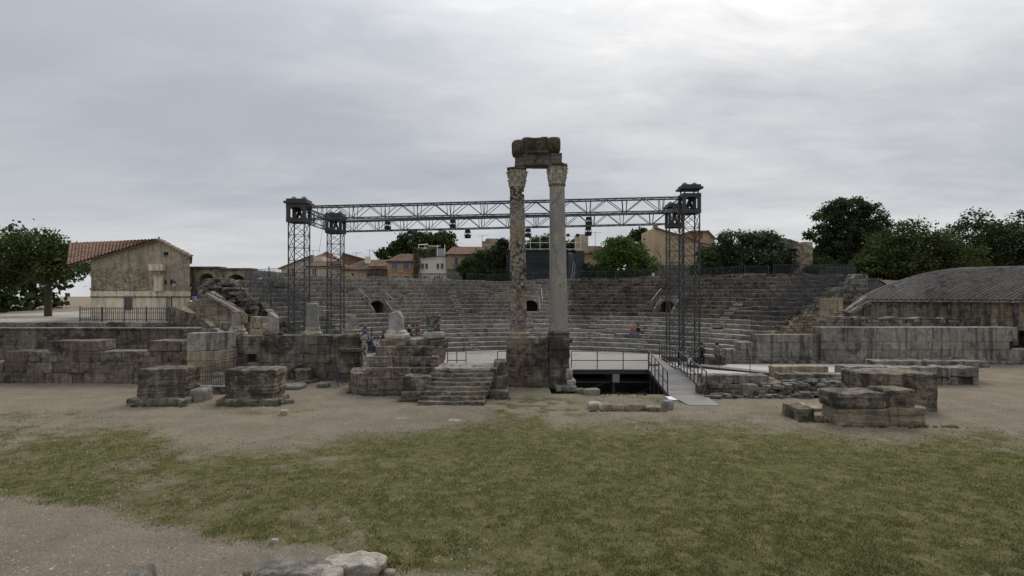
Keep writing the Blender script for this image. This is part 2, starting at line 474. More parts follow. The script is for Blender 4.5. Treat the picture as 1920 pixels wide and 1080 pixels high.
flat('pale_gravel', (.44, .42, .385), .95, nscale=9, namt=.3)
flat('booth', (.030, .032, .038), .75, nscale=3, namt=.4, rand=.3)
flat('glass', (.05, .06, .075), .12, 0, bump=0, spec=.6)
flat('shutter', (.27, .29, .30), .7)
flat('shutter_blue', (.28, .34, .40), .7)
flat('house_white', (.72, .65, .56), .9, nscale=2, namt=.3)
flat('house_orange', (.50, .27, .135), .9, nscale=2, namt=.3)
flat('house_tan', (.52, .39, .25), .9, nscale=2, namt=.35)
flat('house_pale', (.56, .49, .40), .9, nscale=2, namt=.35)
flat('house_ochre', (.36, .27, .17), .9, nscale=1.6, namt=.5)
flat('house_brick', (.27, .17, .11), .9, nscale=2, namt=.35)
flat('bark', (.07, .055, .042), .95, nscale=9, namt=.5)
flat('twig', (.10, .055, .04), .9)
flat('lamp_glass', (.55, .55, .52), .2, namt=.05)
flat('sign_blue', (.02, .07, .30), .4, namt=.0, bump=0)
flat('cloth_red', (.17, .035, .035), .9); flat('cloth_pink', (.42, .09, .10), .9); flat('cloth_black', (.015, .015, .017), .9)
flat('cloth_blue', (.05, .11, .22), .9); flat('denim', (.10, .14, .22), .9); flat('cloth_white', (.6, .58, .62), .9)
flat('cloth_lilac', (.38, .33, .48), .9); flat('cloth_grey', (.12, .12, .13), .9); flat('cloth_brown', (.12, .07, .05), .9)
flat('skin', (.48, .28, .20), .6, namt=.05, bump=0)
flat('hair_dark', (.02, .015, .012), .7); flat('hair_fair', (.40, .30, .17), .7); flat('hair_grey', (.5, .5, .5), .7)
def tile_mat(name, a, b_, c_):
    m, nt, b = newmat(name); t = NT(nt); p = t.pos()
    f = t.noise(p, 4.5, 4, .7); g = t.noise(p, .8, 4, .6); k = t.noise(p, 14, 3, .6)
    c = t.mix(t.ramp(f, .35, .65), a, b_); c = t.mix(t.math('MULTIPLY', t.ramp(g, .45, .65), .7), c, c_)
    c = t.mix(t.math('MULTIPLY', t.ramp(k, .5, .8), .5), c, tuple(x * .5 for x in a))
    t.l(c, b.inputs['Base Color']); b.inputs['Roughness'].default_value = .9; t.bump(b, f, .2, .03); M[name] = m
tile_mat('tile', (.20, .105, .07), (.30, .19, .135), (.13, .085, .065))
tile_mat('tile_brown', (.15, .092, .066), (.24, .165, .125), (.10, .073, .056))
def leaf_mat(name, a, b_, c_=None, camt=0, cthr=.93):
    m, nt, b = newmat(name); t = NT(nt); p = t.pos()
    g = t.noise(p, .7, 3, .6); r = t.rand()
    c = t.mix(t.ramp(t.math('ADD', t.math('MULTIPLY', g, .6), t.math('MULTIPLY', r, .4)), .3, .7), a, b_)
    if c_: c = t.mix(t.math('MULTIPLY', t.ramp(r, cthr, cthr + .03), camt), c, c_)
    t.l(c, b.inputs['Base Color']); b.inputs['Roughness'].default_value = .75; b.inputs['Specular IOR Level'].default_value = .15
    tr = t.n("ShaderNodeBsdfTranslucent"); t.l(c, tr.inputs[0]); mx = t.n("ShaderNodeMixShader"); mx.inputs[0].default_value = .25
    out = nt.nodes['Material Output']; t.l(b.outputs[0], mx.inputs[1]); t.l(tr.outputs[0], mx.inputs[2]); t.l(mx.outputs[0], out.inputs[0])
    M[name] = m
leaf_mat('leaf_dark', (.018, .030, .012), (.078, .102, .036))
leaf_mat('leaf_olive', (.026, .042, .014), (.105, .125, .038))
leaf_mat('leaf_bright', (.035, .07, .016), (.13, .185, .045))
leaf_mat('leaf_flower', (.026, .042, .016), (.065, .09, .035), (.35, .33, .26), .8)
leaf_mat('leaf_ivy', (.10, .115, .06), (.20, .215, .12))
leaf_mat('blade', (.066, .088, .022), (.170, .172, .056), (.30, .25, .13), .85, .76)
leaf_mat('weed', (.05, .075, .02), (.13, .15, .05), (.24, .19, .09), .8, .8)

# ================================================================ GROUND
CX, CY = 2.0, 40.0            # centre of the seating
A_R, A_L = R_(21), R_(159)    # where the tiers end, right and left
def lin(a, b, s): return list(np.arange(a, b, s))
gx = [-900, -500, -250, -140, -90, -65, -50] + lin(-44, -20, .5) + lin(-20, 20, .14) + lin(20, 44, .5) + [44, 50, 65, 90, 140, 250, 500, 900]
gy = [-300, -120, -50, -20, -5, 3, 6] + lin(7.5, 28, .14) + lin(28, 48, .3) + lin(48, 76, 1.2) + [76, 85, 95, 120, 160, 240, 400, 700, 1200, 1900]
PIT = [(1.9, 9.6, 27.75, 42.5), (-12.0, 1.9, 32.0, 42.5)]
for a in (1.9, 9.6, -12.0): gx += [a - .004, a + .004]
for a in (27.75, 32.0, 42.5): gy += [a - .004, a + .004]
gx = np.array(sorted(gx)); gy = np.array(sorted(gy))
GX, GY = np.meshgrid(gx, gy); gxx = GX.ravel(); gyy = GY.ravel()
def ground_z(x, y):
    P = np.column_stack([x, y, np.zeros_like(x)])
    z = (fbm(P * .35, 3, 4) - .5) * .12 + (fbm(P * 1.6, 3, 9) - .5) * .035
    z *= np.clip((60 - y) / 20, 0, 1)
    # slight rise against the pedestal and dip by the ramp
    for (a, b, c, d) in PIT:
        z = np.where((x > a) & (x < b) & (y > c) & (y < d), -3.0, z)
    dx, dy = x - CX, y - CY; r = np.hypot(dx, dy); an = np.arctan2(dy, dx)
    inr = (an > A_R) & (an < A_L) & (r < 31) & (r > 2)
    z = np.where(inr | ((r < 17.5) & (y > 41)), -1.2, z)
    # the hillside the theatre leans on
    k = np.clip((an - R_(20)) / R_(8), 0, 1) * np.clip((R_(142) - an) / R_(8), 0, 1) * (r > 31.6)
    z = np.where(k > 0, k * (6.3 - np.clip((r - 90) / 120, 0, 1) * 6.0), z)
    return z
gz = ground_z(gxx, gyy)
def grass_density(x, y):
    yy = np.maximum(y, 1); px = 960 + 1080 * x / yy; py = 552 + 1080 * EYE / yy
    P = np.column_stack([x, y, np.zeros_like(x)])
    nz = (fbm(P * .55, 4, 21) - .5); nf = fbm(P * 2.3, 3, 33) - .5
    yb = np.interp(px, [-400, 235, 275, 352, 400, 500, 600, 700, 800, 880, 950, 1010, 1100, 1300, 1500, 1600, 1700, 2300],
                   [797, 797, 799, 850, 846, 838, 830, 820, 808, 793, 784, 790, 797, 801, 806, 812, 816, 822])
    d = np.clip((py + nz * 60 + nf * 34 - yb) / 62 + .42, 0, 1)
    yl = np.interp(px, [-400, 100, 240, 400, 520, 620, 640, 760, 900, 980, 2300], [900, 930, 985, 1010, 1024, 1038, 1062, 1072, 1082, 1100, 1500])
    d = d * np.clip((yl - py + nz * 70) / 26 + .5, 0, 1)
    d = d * np.clip(np.interp(px, [300, 1000], [.88, 1.22]) + nz * 1.0 + nf * 1.1, .38, 1) * np.interp(px, [200, 900, 1000, 2000], [.8, .85, 1, 1])
    def patch(cx, cy, rx, ry, a): return a * np.clip(1.25 - ((px - cx) / rx) ** 2 - ((py - cy) / ry) ** 2, 0, 1) * np.clip(.6 + nf * 3 + nz * 2, 0, 1)
    for q in ((470, 773, 60, 7, .6), (570, 770, 45, 6, .45), (1000, 768, 120, 30, .85), (1170, 752, 130, 12, .6), (640, 745, 70, 7, .35), (1450, 775, 190, 18, .35), (1280, 790, 300, 12, .3), (60, 780, 200, 12, .5)):
        d = np.maximum(d, patch(*q))
    return np.where(y > 34, 0, d)
gd = grass_density(gxx, gyy)
m, nt, b = newmat('ground_mat'); t = NT(nt); p = t.pos()
at = t.n("ShaderNodeAttribute"); at.attribute_name = 'grass'
na = t.noise(p, .7, 5, .6); nb_ = t.noise(p, 6, 6, .7); nc = t.noise(p, 38, 4, .75); nd = t.noise(p, 3.4, 7, .72, .3)
dirt = t.mix(t.ramp(na, .35, .65), (.285, .244, .182), (.218, .188, .140))
dirt = t.mix(t.math('MULTIPLY', t.ramp(nb_, .42, .7), .5), dirt, (.33, .28, .22))
dirt = t.mix(t.math('MULTIPLY', t.ramp(nc, .47, .62), .7), dirt, (.12, .098, .072))
dirt = t.mix(t.math('MULTIPLY', t.ramp(nd, .55, .72), .4), dirt, (.155, .13, .092))
gr = t.mix(t.ramp(nd, .38, .62), (.175, .158, .074), (.095, .106, .036))
gr = t.mix(t.math('MULTIPLY', t.ramp(t.noise(p, 1.1, 5, .65, .5, off=(4, 8, 0)), .50, .68), .55), gr, (.215, .185, .105))
gr = t.mix(t.math('MULTIPLY', t.ramp(nc, .5, .72), .6), gr, (.045, .05, .018))
gf = t.ramp(t.math('ADD', at.outputs['Fac'], t.math('MULTIPLY', t.math('SUBTRACT', nb_, .5), 1.1)), .18, .78)
t.l(t.mix(gf, dirt, gr), b.inputs['Base Color']); b.inputs['Roughness'].default_value = 1.0; b.inputs['Specular IOR Level'].default_value = .05
t.bump(b, t.math('ADD', t.math('MULTIPLY', nc, .6), t.math('ADD', nb_, nd)), 1.0, .06); M['ground'] = m
nx_, ny_ = len(gx), len(gy)
ii = np.arange((ny_ - 1) * (nx_ - 1)); jj = ii // (nx_ - 1); kk = ii % (nx_ - 1); a0 = jj * nx_ + kk
go = MB().add(np.column_stack([gxx, gyy, gz]), np.column_stack([a0, a0 + 1, a0 + nx_ + 1, a0 + nx_])).build('ground', M['ground'], None, smooth=False, loc=(0, 0, 0))
att = go.data.attributes.new('grass', 'FLOAT', 'POINT'); att.data.foreach_set('value', gd.astype(np.float32))
props(go, kind='structure')

def scatter(n, y0, y1, xr=.95, bias=1.0):
    y = y0 + (y1 - y0) * rng.random(n) ** bias; x = (rng.random(n) * 2 - 1) * y * xr
    return x, y
# grass blades
x, y = scatter(560000, 8.8, 27.5, .95, 1.5)
d = grass_density(x, y); P = np.column_stack([x, y, x * 0])
d = d * (0.3 + 1.1 * np.clip((fbm(P * 4.2, 3, 55) - .42) * 6, 0, 1)) * (fbm(P * .9, 2, 77) * 1.6)
keep = rng.random(len(x)) < d; x = x[keep]; y = y[keep]; n = len(x)
z = ground_z(x, y); h = .018 + .038 * rng.random(n); a = rng.random(n) * 6.283; w = .004 + .007 * rng.random(n)
lean = (rng.random(n) * .9) * h; la = rng.random(n) * 6.283
V = np.stack([np.column_stack([x - w*np.cos(a), y - w*np.sin(a), z - .004]), np.column_stack([x + w*np.cos(a), y + w*np.sin(a), z - .004]),
              np.column_stack([x + lean*np.cos(la), y + lean*np.sin(la), z + h])], 1).reshape(-1, 3)
o = MB().add(V, np.arange(3 * n).reshape(-1, 3)).build('grass', M['blade'], None, loc=(0, 0, 0))
props(o, 'short worn lawn grass growing in patches across the foreground', 'grass', kind='stuff')
# gravel
x, y = scatter(95000, 8.8, 31, .95, 1.3)
d = 1 - grass_density(x, y); keep = (rng.random(len(x)) < d * .8 + .03) & ~((x > 1.7) & (x < 9.8) & (y > 27.5)); x = x[keep]; y = y[keep]; n = len(x)
s = .005 + .03 * rng.random(n) ** 4.5; z = ground_z(x, y)
D = np.array([(1, 0, 0), (-1, 0, 0), (0, 1, 0), (0, -1, 0), (0, 0, .7), (0, 0, -.5)])
V = (np.column_stack([x, y, z])[:, None, :] + D[None] * s[:, None, None] * (0.6 + .8 * rng.random((n, 6, 1)))).reshape(-1, 3)
Fo = np.array([(0, 2, 4), (2, 1, 4), (1, 3, 4), (3, 0, 4)])
o = MB().add(V, (np.arange(n)[:, None, None] * 6 + Fo[None]).reshape(-1, 3)).build('gravel', M['pebble'], None, loc=(0, 0, 0))
props(o, 'loose pale gravel and grit lying on the bare earth', 'gravel', kind='stuff')

# weeds at the feet of the stones
def weeds(spots, n, seed):
    lr = np.random.default_rng(seed); Vs = []
    for _ in range(n):
        (ax, ay, bx, by) = spots[lr.integers(len(spots))]; t_ = lr.random(); cx0 = ax + (bx - ax) * t_ + lr.normal() * .07; cy0 = ay + (by - ay) * t_ - abs(lr.normal()) * .09
        k = int(12 + 26 * lr.random()); hh = .05 + .13 * lr.random() ** 2; a = lr.random(k) * 6.283; rr = .05 * lr.random(k) + .01; ht = hh * (.5 + .6 * lr.random(k)); w = .006
        x_, y_ = cx0 + rr * np.cos(a), cy0 + rr * np.sin(a)
        Vs.append(np.stack([np.column_stack([x_ - w, y_, 0 * a - .02]), np.column_stack([x_ + w, y_, 0 * a - .02]), np.column_stack([x_ + ht * .6 * np.cos(a), y_ + ht * .6 * np.sin(a), ht])], 1).reshape(-1, 3))
    V = np.concatenate(Vs); return V
WS = [(PX(258,25.1),25.1,PX(366,25.1),24.7), (PX(240,24.8),24.75,PX(350,24.8),24.65), (PX(407,24.8),24.75,PX(528,24.8),24.7), (PX(640,27.2),28.2,PX(690,27.2),27.3), (PX(686,27.2),27.25,PX(760,27.2),27.25), (PX(950,29.9),29.95,PX(1075,29.6),29.5),
      (PX(750,25.8),25.85,PX(790,25.8),25.85), (PX(916,26.4),26.45,PX(955,26.4),26.45), (PX(785,25),24.97,PX(912,25),24.97), (PX(1104,23.7),23.65,PX(1262,23.6),23.6), (PX(1497,21.8),21.8,PX(1580,21.8),21.7), (PX(1575,20.9),20.93,PX(1790,20.9),20.93),
      (PX(1322,27.2),27.1,PX(1560,27.2),26.9), (PX(500,30),32.1,PX(632,31),32.2), (PX(250,31),31.1,PX(420,31),31.0), (PX(1060,27.6),27.65,PX(1230,27.6),27.6), (PX(470,10),9.9,PX(720,10),10.0)]
V = weeds(WS, 620, 3); props(MB().add(V, np.arange(len(V)).reshape(-1, 3)).build('weeds', M['weed'], None, loc=(0, 0, 0)), 'small weeds growing where the stones meet the ground', 'weeds', kind='stuff')

# pale gravel floor behind the ruined low wall, right
o = MB()
for (x0, x1, y0, y1) in ((10.6, 26, 34.2, 39.4), (-19.5, -13, 33.6, 41)):
    o.add([(x0, y0, .075), (x1, y0, .075), (x1, y1, .075), (x0, y1, .075)], [(0, 1, 2, 3)])
props(o.build('gravel_floor', M['pale_gravel'], None), kind='structure')

# orchestra floor with its paving slabs
of = thing('orchestra_floor', None, None, (CX, CY, -.72), kind='structure')
R0 = 17.0
poly = [(CX + (R0 + .3) * math.cos(a), CY + (R0 + .3) * math.sin(a)) for a in np.linspace(R_(4), R_(176), 60)]
MB().add([(x, y, -.73) for x, y in poly], [tuple(range(60))]).build('bedding', M['paving'], of)
for ri in range(4):
    r0 = R0 - 1.15 * (ri + 1); pth, L = arc((CX, CY), r0, R_(150), R_(30)); u = 0; kq = 0
    while u < L and len([c for c in of.children]) < 240:
        w = 1.1 + .5 * random.random(); kq += 1
        P, F = rbox((w / 2 - .012, .56, .04), (2, 2, 1), .01)
        XY = pth(P[:, 0] + u + w / 2, P[:, 1] + .57)
        MB().add(np.column_stack([XY, P[:, 2] - .705 + random.uniform(-.008, .008)]), F).build('paving_slab', M['paving'], of)
        u += w

# ================================================================ SEATING
NR = 18
def rowR(n): return R0 + .75 * n
def rowZ(n): return -.3 + .4 * n
TH = thing('seating_tiers', 'curved weathered stone seating tiers rising round the orchestra', 'amphitheatre seating', (CX, CY + R0, -.7))
VOM = [R_(129.2), R_(89.8), R_(55.2)]      # the three doorways opening in the tiers
def near_vom(a, r, half=1.25):
    return any(abs((a - v)) * r < half for v in VOM)
core = MB(); sb_objs = 0; rest = MB(); restb = MB()
for n in range(NR):
    R, Z = rowR(n), rowZ(n); f, L = arc((CX, CY), R, A_L, A_R); u = 0.0; lr = random.Random(n)
    up_ = n >= 9
    while u < L - .05:
        w = (1.35 if n < 5 else 1.05 if n < 9 else .85) * lr.uniform(.55, 1.5)
        if L - (u + w) < .4: w = L - u
        am = A_L - (u + w / 2) / R
        # stop exactly at the doorways
        if 9 <= n <= 12:
            for v in VOM:
                uv = (A_L - v) * R
                if u < uv - .95 and u + w > uv - .95: w = uv - .95 - u
                if uv - .96 < u + .01 < uv + .94: u = uv + .95; w = min(w, .9)
            am = A_L - (u + w / 2) / R
        ruin = fbm(np.array([[am * 9, n * .5, 3.0]]), 3, 5)[0]
        drop = 0; 
        if n >= 13 and R_(82) < am < R_(100): drop = .12
        if n >= 15 and am > R_(147): u += w; continue
        if lr.random() < .05: drop += lr.uniform(.05, .18)
        P, F = rbox((w / 2 - .009, .41, .22), (4, 3, 3), lr.uniform(.02, .045))
        P[:, 1] += .11 * ((P[:, 1] < -.2) & (P[:, 2] < .12))      # seat nosing over a recessed riser
        XY = f(P[:, 0] + u + w / 2, P[:, 1] + .40 + lr.uniform(-.02, .015))
        V = np.column_stack([XY, P[:, 2] + Z - .22 - drop + lr.uniform(-.012, .012)])
        V = V + n3(V, 2.6, .026 if n < 9 else .032, 2, n)
        dark = (am < R_(76) and n >= 8) or n >= 14
        if sb_objs < 298:
            MB().add(V, F).build('seat_block', M['seat_low' if n < 6 else 'seat'], TH); sb_objs += 1
        else: (restb if (am < R_(80) and n >= 8) else rest).add(V, F)
        u += w
    # solid body under each row
    m_ = 90
    A = np.linspace(A_L - .004, A_R + .004, m_ + 1)
    keep = [not (9 <= n <= 12 and near_vom((A[i] + A[i+1]) / 2, R, 1.0)) for i in range(m_)]
    for i in range(m_):
        if not keep[i] or (n >= 15 and A[i] > R_(147)): continue
        P = []
        for zz in (Z - .9, Z - .12):
            for (aa, rr) in ((A[i], R + .12), (A[i], R + .9), (A[i+1], R + .9), (A[i+1], R + .12)):
                P.append((CX + rr * math.cos(aa), CY + rr * math.sin(aa), zz))
        core.add(P, [(3, 2, 1, 0), (4, 5, 6, 7), (0, 1, 5, 4), (1, 2, 6, 5), (2, 3, 7, 6), (3, 0, 4, 7)])
core.build('rubble_core', M['seat_brown'], TH)
props(rest.build('seat_blocks_behind', M['seat'], TH), kind='stuff')
props(restb.build('seat_blocks_dark', M['seat_brown'], TH), kind='stuff')
# half-height steps of the aisles
st = 0; steps = MB()
for v, n0, n1 in ((R_(90.6), 0, 8), (R_(129), 0, 8), (R_(55), 0, 8), (R_(38), 0, 12), (R_(146), 0, 12), (R_(72), 2, 8), (R_(109), 0, 15)):
    for n in range(n0, n1):
        R, Z = rowR(n), rowZ(n); f, L = arc((CX, CY), R, v + .9 / R / 2, v - .9 / R / 2)
        P, F = rbox((.45, .17, .1), (3, 2, 2), .03)
        XY = f(P[:, 0] + .45, P[:, 1] - .19); V = np.column_stack([XY, P[:, 2] + Z - .3])
        V = V + n3(V, 3, .02, 2, n); MB().add(V, F).build('aisle_step', M['seat'], TH)
# backing wall behind the last row with a broken top
def back_top(u):
    a = math.degrees(A_L) - math.degrees(u / rowR(NR))
    base = np.interp(a, [21, 30, 45, 60, 70, 84, 96, 104, 112, 140, 159], [6.55, 6.75, 7.0, 6.9, 6.85, 6.75, 6.4, 6.5, 6.75, 6.7, 5.95])
    return float(base + .16 * (fbm(np.array([[u * .9, 0, 0]]), 2, 8)[0] - .5) * 2)
for nm, aa, bb, mt in (('back_wall_left', A_L, R_(78), 'seat'), ('back_wall_right', R_(78), A_R, 'seat_brown')):
    u_off = (A_L - aa) * rowR(NR)
    masonry(TH, arc((CX, CY), rowR(NR) - .05, aa, bb), .7, courses(5.0, 7.9, 10, .02), M[mt], avg=.45, joined='back_wall_stones', seg=(2, 2, 2),
            top=lambda u, o_=u_off: back_top(u + o_), amp=.03, r=.04, dj=.05, seed=int(bb * 10))
# the doorways
for i, v in enumerate(VOM):
    R = rowR(9) - .02; ca, sa = math.cos(v), math.sin(v); rt = np.array((sa, -ca)); bk = np.array((ca, sa)); c0 = np.array((CX, CY)) + bk * R
    def Wp(x, yv, z): q = c0 + rt * x + bk * yv; return (q[0], q[1], z)
    nm = ('left stone doorway opening in the tiers below two pale slanting handrails', 'middle stone doorway seen between the two tall columns', 'right stone doorway in the tiers beside the rear lattice mast')[i]
    D = thing('doorway', nm, 'doorway', Wp(0, 0, rowZ(8)), 'vaulted doorways opening in the tiers')
    z0, z1 = rowZ(8), rowZ(12) + .02
    for sx, nmw in ((-1, 'side_wall'), (1, 'side_wall')):
        w = MB(); xa, xb = sx * .94, sx * 1.08
        if xa > xb: xa, xb = xb, xa
        prof = [(0, z0 - .1), (3.1, z0 - .1), (3.1, z1 + .12), (2.5, z1 + .12), (0.05, z0 + .3)]
        P = [Wp(xa, a, b_) for a, b_ in prof] + [Wp(xb, a, b_) for a, b_ in prof]
        w.add(P, [(4, 3, 2, 1, 0), (5, 6, 7, 8, 9)] + [(k, (k+1) % 5, 5 + (k+1) % 5, 5 + k) for k in range(5)])
        w.build(nmw, M['seat'], D)
    yb = 1.5; w = MB(); nA = 10; W2 = .82
    arcp = [(W2 * math.cos(a), z0 + .62 + .62 * math.sin(a)) for a in np.linspace(math.pi, 0, nA + 1)]
    for k in range(nA):
        (xa, za), (xb, zb) = arcp[k], arcp[k + 1]
        w.hexa([Wp(xa, yb, za), Wp(xb, yb, zb), Wp(xb, yb + .35, zb), Wp(xa, yb + .35, za), Wp(xa, yb, z1), Wp(xb, yb, z1), Wp(xb, yb + .35, z1), Wp(xa, yb + .35, z1)])
    for sx in (-1, 1):
        w.hexa([Wp(min(sx*W2, sx*.925), yb, z0), Wp(max(sx*W2, sx*.925), yb, z0), Wp(max(sx*W2, sx*.925), yb+.35, z0), Wp(min(sx*W2, sx*.925), yb+.35, z0),
                Wp(min(sx*W2, sx*.925), yb, z1), Wp(max(sx*W2, sx*.925), yb, z1), Wp(max(sx*W2, sx*.925), yb+.35, z1), Wp(min(sx*W2, sx*.925), yb+.35, z1)])
    w.build('arch_wall', M['seat'], D)
    w = MB()
    w.hexa([Wp(-.925, yb - .1, z1), Wp(.925, yb - .1, z1), Wp(.925, yb + 1.6, z1), Wp(-.925, yb + 1.6, z1), Wp(-.925, yb - .1, z1 + .14), Wp(.925, yb - .1, z1 + .14), Wp(.925, yb + 1.6, z1 + .14), Wp(-.925, yb + 1.6, z1 + .14)])
    w.build('lintel', M['seat'], D)
    w = MB(); # tunnel end and floor, near-black colour paints in the passage's darkness
    w.hexa([Wp(-.925, 3.0, z0), Wp(.925, 3.0, z0), Wp(.925, 3.1, z0), Wp(-.925, 3.1, z0), Wp(-.925, 3.0, z1), Wp(.925, 3.0, z1), Wp(.925, 3.1, z1), Wp(-.925, 3.1, z1)])
    w.hexa([Wp(-.93, 0, z0 - .1), Wp(.93, 0, z0 - .1), Wp(.93, 3.1, z0 - .1), Wp(-.93, 3.1, z0 - .1), Wp(-.93, 0, z0 + .01), Wp(.93, 0, z0 + .01), Wp(.93, 3.1, z0 + .01), Wp(-.93, 3.1, z0 + .01)])
    w.build('passage', M['mortar_and_dark'], D)
    for sx in (-1, 1):
        if i == 2 and sx == 1: continue
        if i == 1 and sx == -1: continue
        H = thing('handrail', ('thin metal handrail slanting down ' + ('left' if sx < 0 else 'right') + ' of the ' + ('left', 'middle', 'right')[i] + ' doorway'), 'handrail', Wp(sx * 1.25, 2.6, rowZ(12)), 'slanting handrails by the doorways')
        x_ = sx * 1.3
        pa, pb = Wp(x_, .35, rowZ(9) + .9), Wp(x_, 3.1, rowZ(12) + .95)
        MB().tube(pa, pb, .028).build('rail', M['steel_light'], H)
        for k in range(3):
            q = [pa[j] + (pb[j] - pa[j]) * (.02 + .48 * k) for j in range(3)]
            MB().tube((q[0], q[1], q[2] - .9), q, .022).build('post', M['steel_light'], H)

# cut ends of the tiers (radial end walls)
def end_top(r):
    n = (r - R0) / .75; return float(np.clip(-.3 + .4 * math.floor(n + .01) + .12, -.2, 6.6))
def radial(a, r0, r1):
    p0 = np.array((CX + r0 * math.cos(a), CY + r0 * math.sin(a))); p1 = np.array((CX + r1 * math.cos(a), CY + r1 * math.sin(a)))
    return p0, p1
p0, p1 = radial(A_R - .012, R0, 31.4)
EW = thing('end_wall', 'yellowish rubble wall closing the right end of the seating tiers', 'wall', (p0[0], p0[1], 0))
masonry(EW, straight(p0, p1), .75, courses(-.7, 3.4, 17, .02), M['rubble_warm'], avg=.38, joined='rubble_stones', seg=(2, 2, 2), top=lambda u: end_top(R0 + u), amp=.035, r=.04, dj=.04, seed=3)
masonry(EW, straight(p0, p1), .75, courses(3.4, 7.7, 17, .02), M['rubble'], avg=.42, joined='rubble_stones', seg=(2, 2, 2), top=lambda u: end_top(R0 + u), amp=.04, r=.04, dj=.05, seed=4)
p1, p0 = radial(A_L + .012, R0, 31.4)
EL = thing('end_wall', 'grey broken masonry wall closing the left end of the tiers', 'wall', (p0[0], p0[1], 0))
masonry(EL, straight(p0, p1), .75, courses(-.7, 7.3, 26, .03), M['rubble'], avg=.5, joined='rubble_stones', seg=(2, 2, 2), top=lambda u: min(5.9, end_top(31.4 - u)) + .3 * math.sin(u * 2.1), amp=.06, r=.05, dj=.12, seed=5)

# ================================================================ FENCES
def bar_fence(label, path, zf, h, step=.14, posts=2.5, name='bar_fence', mat='fence', group=None, r=.021, cat='fence', rails=(.06, .94)):
    f, L = path; q = f(np.array([0.]), np.array([0.]))[0]
    T = thing(name, label, cat, (q[0], q[1], zf(0)), group)
    B = MB()
    for u in np.arange(0, L, step):
        q = f(np.array([u]), np.array([0.]))[0]; B.tube((q[0], q[1], zf(u)), (q[0], q[1], zf(u) + h), r, n=4)
    B.build('bars', M[mat], T)
    n = max(1, round(L / posts))
    for i in range(n + 1):
        u = L * i / n; q = f(np.array([u]), np.array([0.]))[0]
        MB().box(q[0]-.03, q[0]+.03, q[1]-.03, q[1]+.03, zf(u) - .1, zf(u) + h + .08).build('post', M[mat], T)
    ns = max(1, int(L / 1.5))
    for fr in rails:
        B = MB()
        for i in range(ns):
            ua, ub = L * i / ns, L * (i + 1) / ns; a, b_ = f(np.array([ua, ub]), np.array([0., 0.]))
            B.beam((a[0], a[1], zf(ua) + h * fr), (b_[0], b_[1], zf(ub) + h * fr), .03, .04)
        B.build('rail', M[mat], T)
    return T
RB = rowR(NR) + .3
def zback(a0, a1, r):
    return lambda u: back_top((A_L - (a0 - u / r)) * rowR(NR)) - .12
for lab, a0, a1, hh in (('dark bar fence on the top wall left of the orange house', 152, 128, 1.0), ('low bar fence along the top wall before the white house', 127.5, 106, .7),
                    ('dark green bar fence on the top wall before the round bushes', 104, 79, 1.05), ('dark bar fence on the top wall in front of the bright green tree', 78.5, 62, 1.0),
                    ('grey bar fence on the top wall below the flowering tree', 61.5, 38, .95), ('tall grey bar fence at the right end of the top wall', 37, 22, 1.1)):
    bar_fence(lab, arc((CX, CY), RB, R_(a0), R_(a1)), zback(R_(a0), R_(a1), RB), hh, step=.17, group='bar fences along the top of the tiers')
# fences running down the cut ends of the tiers
def down_fence(label, a, r0, r1, h, zoff=0.05):
    p0, p1 = radial(a, r0, r1); sg = 1 if r1 > r0 else -1
    return bar_fence(label, straight(p0, p1), lambda u: min(max(-.3 + .4 * math.floor((r0 + sg * u - R0) / .75), -.3) + zoff, 7.3 - h), h, step=.15, group='bar fences down the ends of the tiers', posts=2.2, rails=())
down_fence('bar fence stepping up the lower right end of the tiers', A_R + .02, 17.3, 24.5, 1.15)
down_fence('taller bar fence stepping up the upper right end of the tiers', A_R + .02, 24.7, 31.2, 2.0)
down_fence('inner bar fence crossing the right end rows below the stone hut', A_R + .11, 21.0, 28.0, 1.5)
down_fence('bar fence stepping up the left end of the tiers', A_L - .03, 17.5, 27.0, 2.0)
down_fence('inner bar fence beside the broken masonry at the left end', A_L - .12, 20.0, 27.5, 2.0)
bar_fence('long bar fence across the rows left of the lattice masts', straight((-13.9, 46.0), (-9.5, 50.0)), lambda u: -.3 + .15 * u, 1.9, step=.17, rails=())

# ================================================================ WALLS OF THE STAGE BUILDING
def wall(label, p0, p1, thick, z0, z1, n, mat, avg=.9, top=None, name='stone_wall', **kw):
    T = thing(name, label, 'wall', (p0[0], p0[1], z0))
    masonry(T, straight(p0, p1), thick, courses(z0, z1, n, kw.pop('cj', .02), kw.get('seed', 1)), M[mat], avg=avg, top=top, **kw)
    return T
# long dark wall left of centre, its top carries the broken column stumps
DW = 32.4
holes = lambda u, z: (PX(470, DW) + 16.2 - .0 < u - 0 < PX(470, DW) + 16.85 and 1.0 < z < 1.45)
LW = wall('long dark ashlar wall carrying the row of broken column stumps', (PX(420, DW), DW), (PX(634, DW), DW), 1.5, -.05, 2.47, 5, 'wall', avg=1.15, seed=21, amp=.025, r=.035, dj=.03, hole=holes)
PR = wall('stone pier at the right end of the long dark wall with rubble flank', (PX(632, 31.6), 31.6), (PX(676, 31.6), 31.6), 1.15, -.05, 2.5, 5, 'pedestal', avg=1.3, seed=22, amp=.05, r=.05, dj=.07, name='stone_pier')
V = MB()
lr = random.Random(5)
for k in range(90):
    zz = lr.uniform(0, 2.45); yy = lr.uniform(31.7, 32.7)
    a, F = rock((PX(676, 31.6) + .02, yy, zz), (.16, .22, .14), seg=(2, 2, 2), r=.03, amp=.03, freq=5, s=k); V.add(a, F)
props(V.build('rubble_flank', M['worn'], PR), kind='stuff')
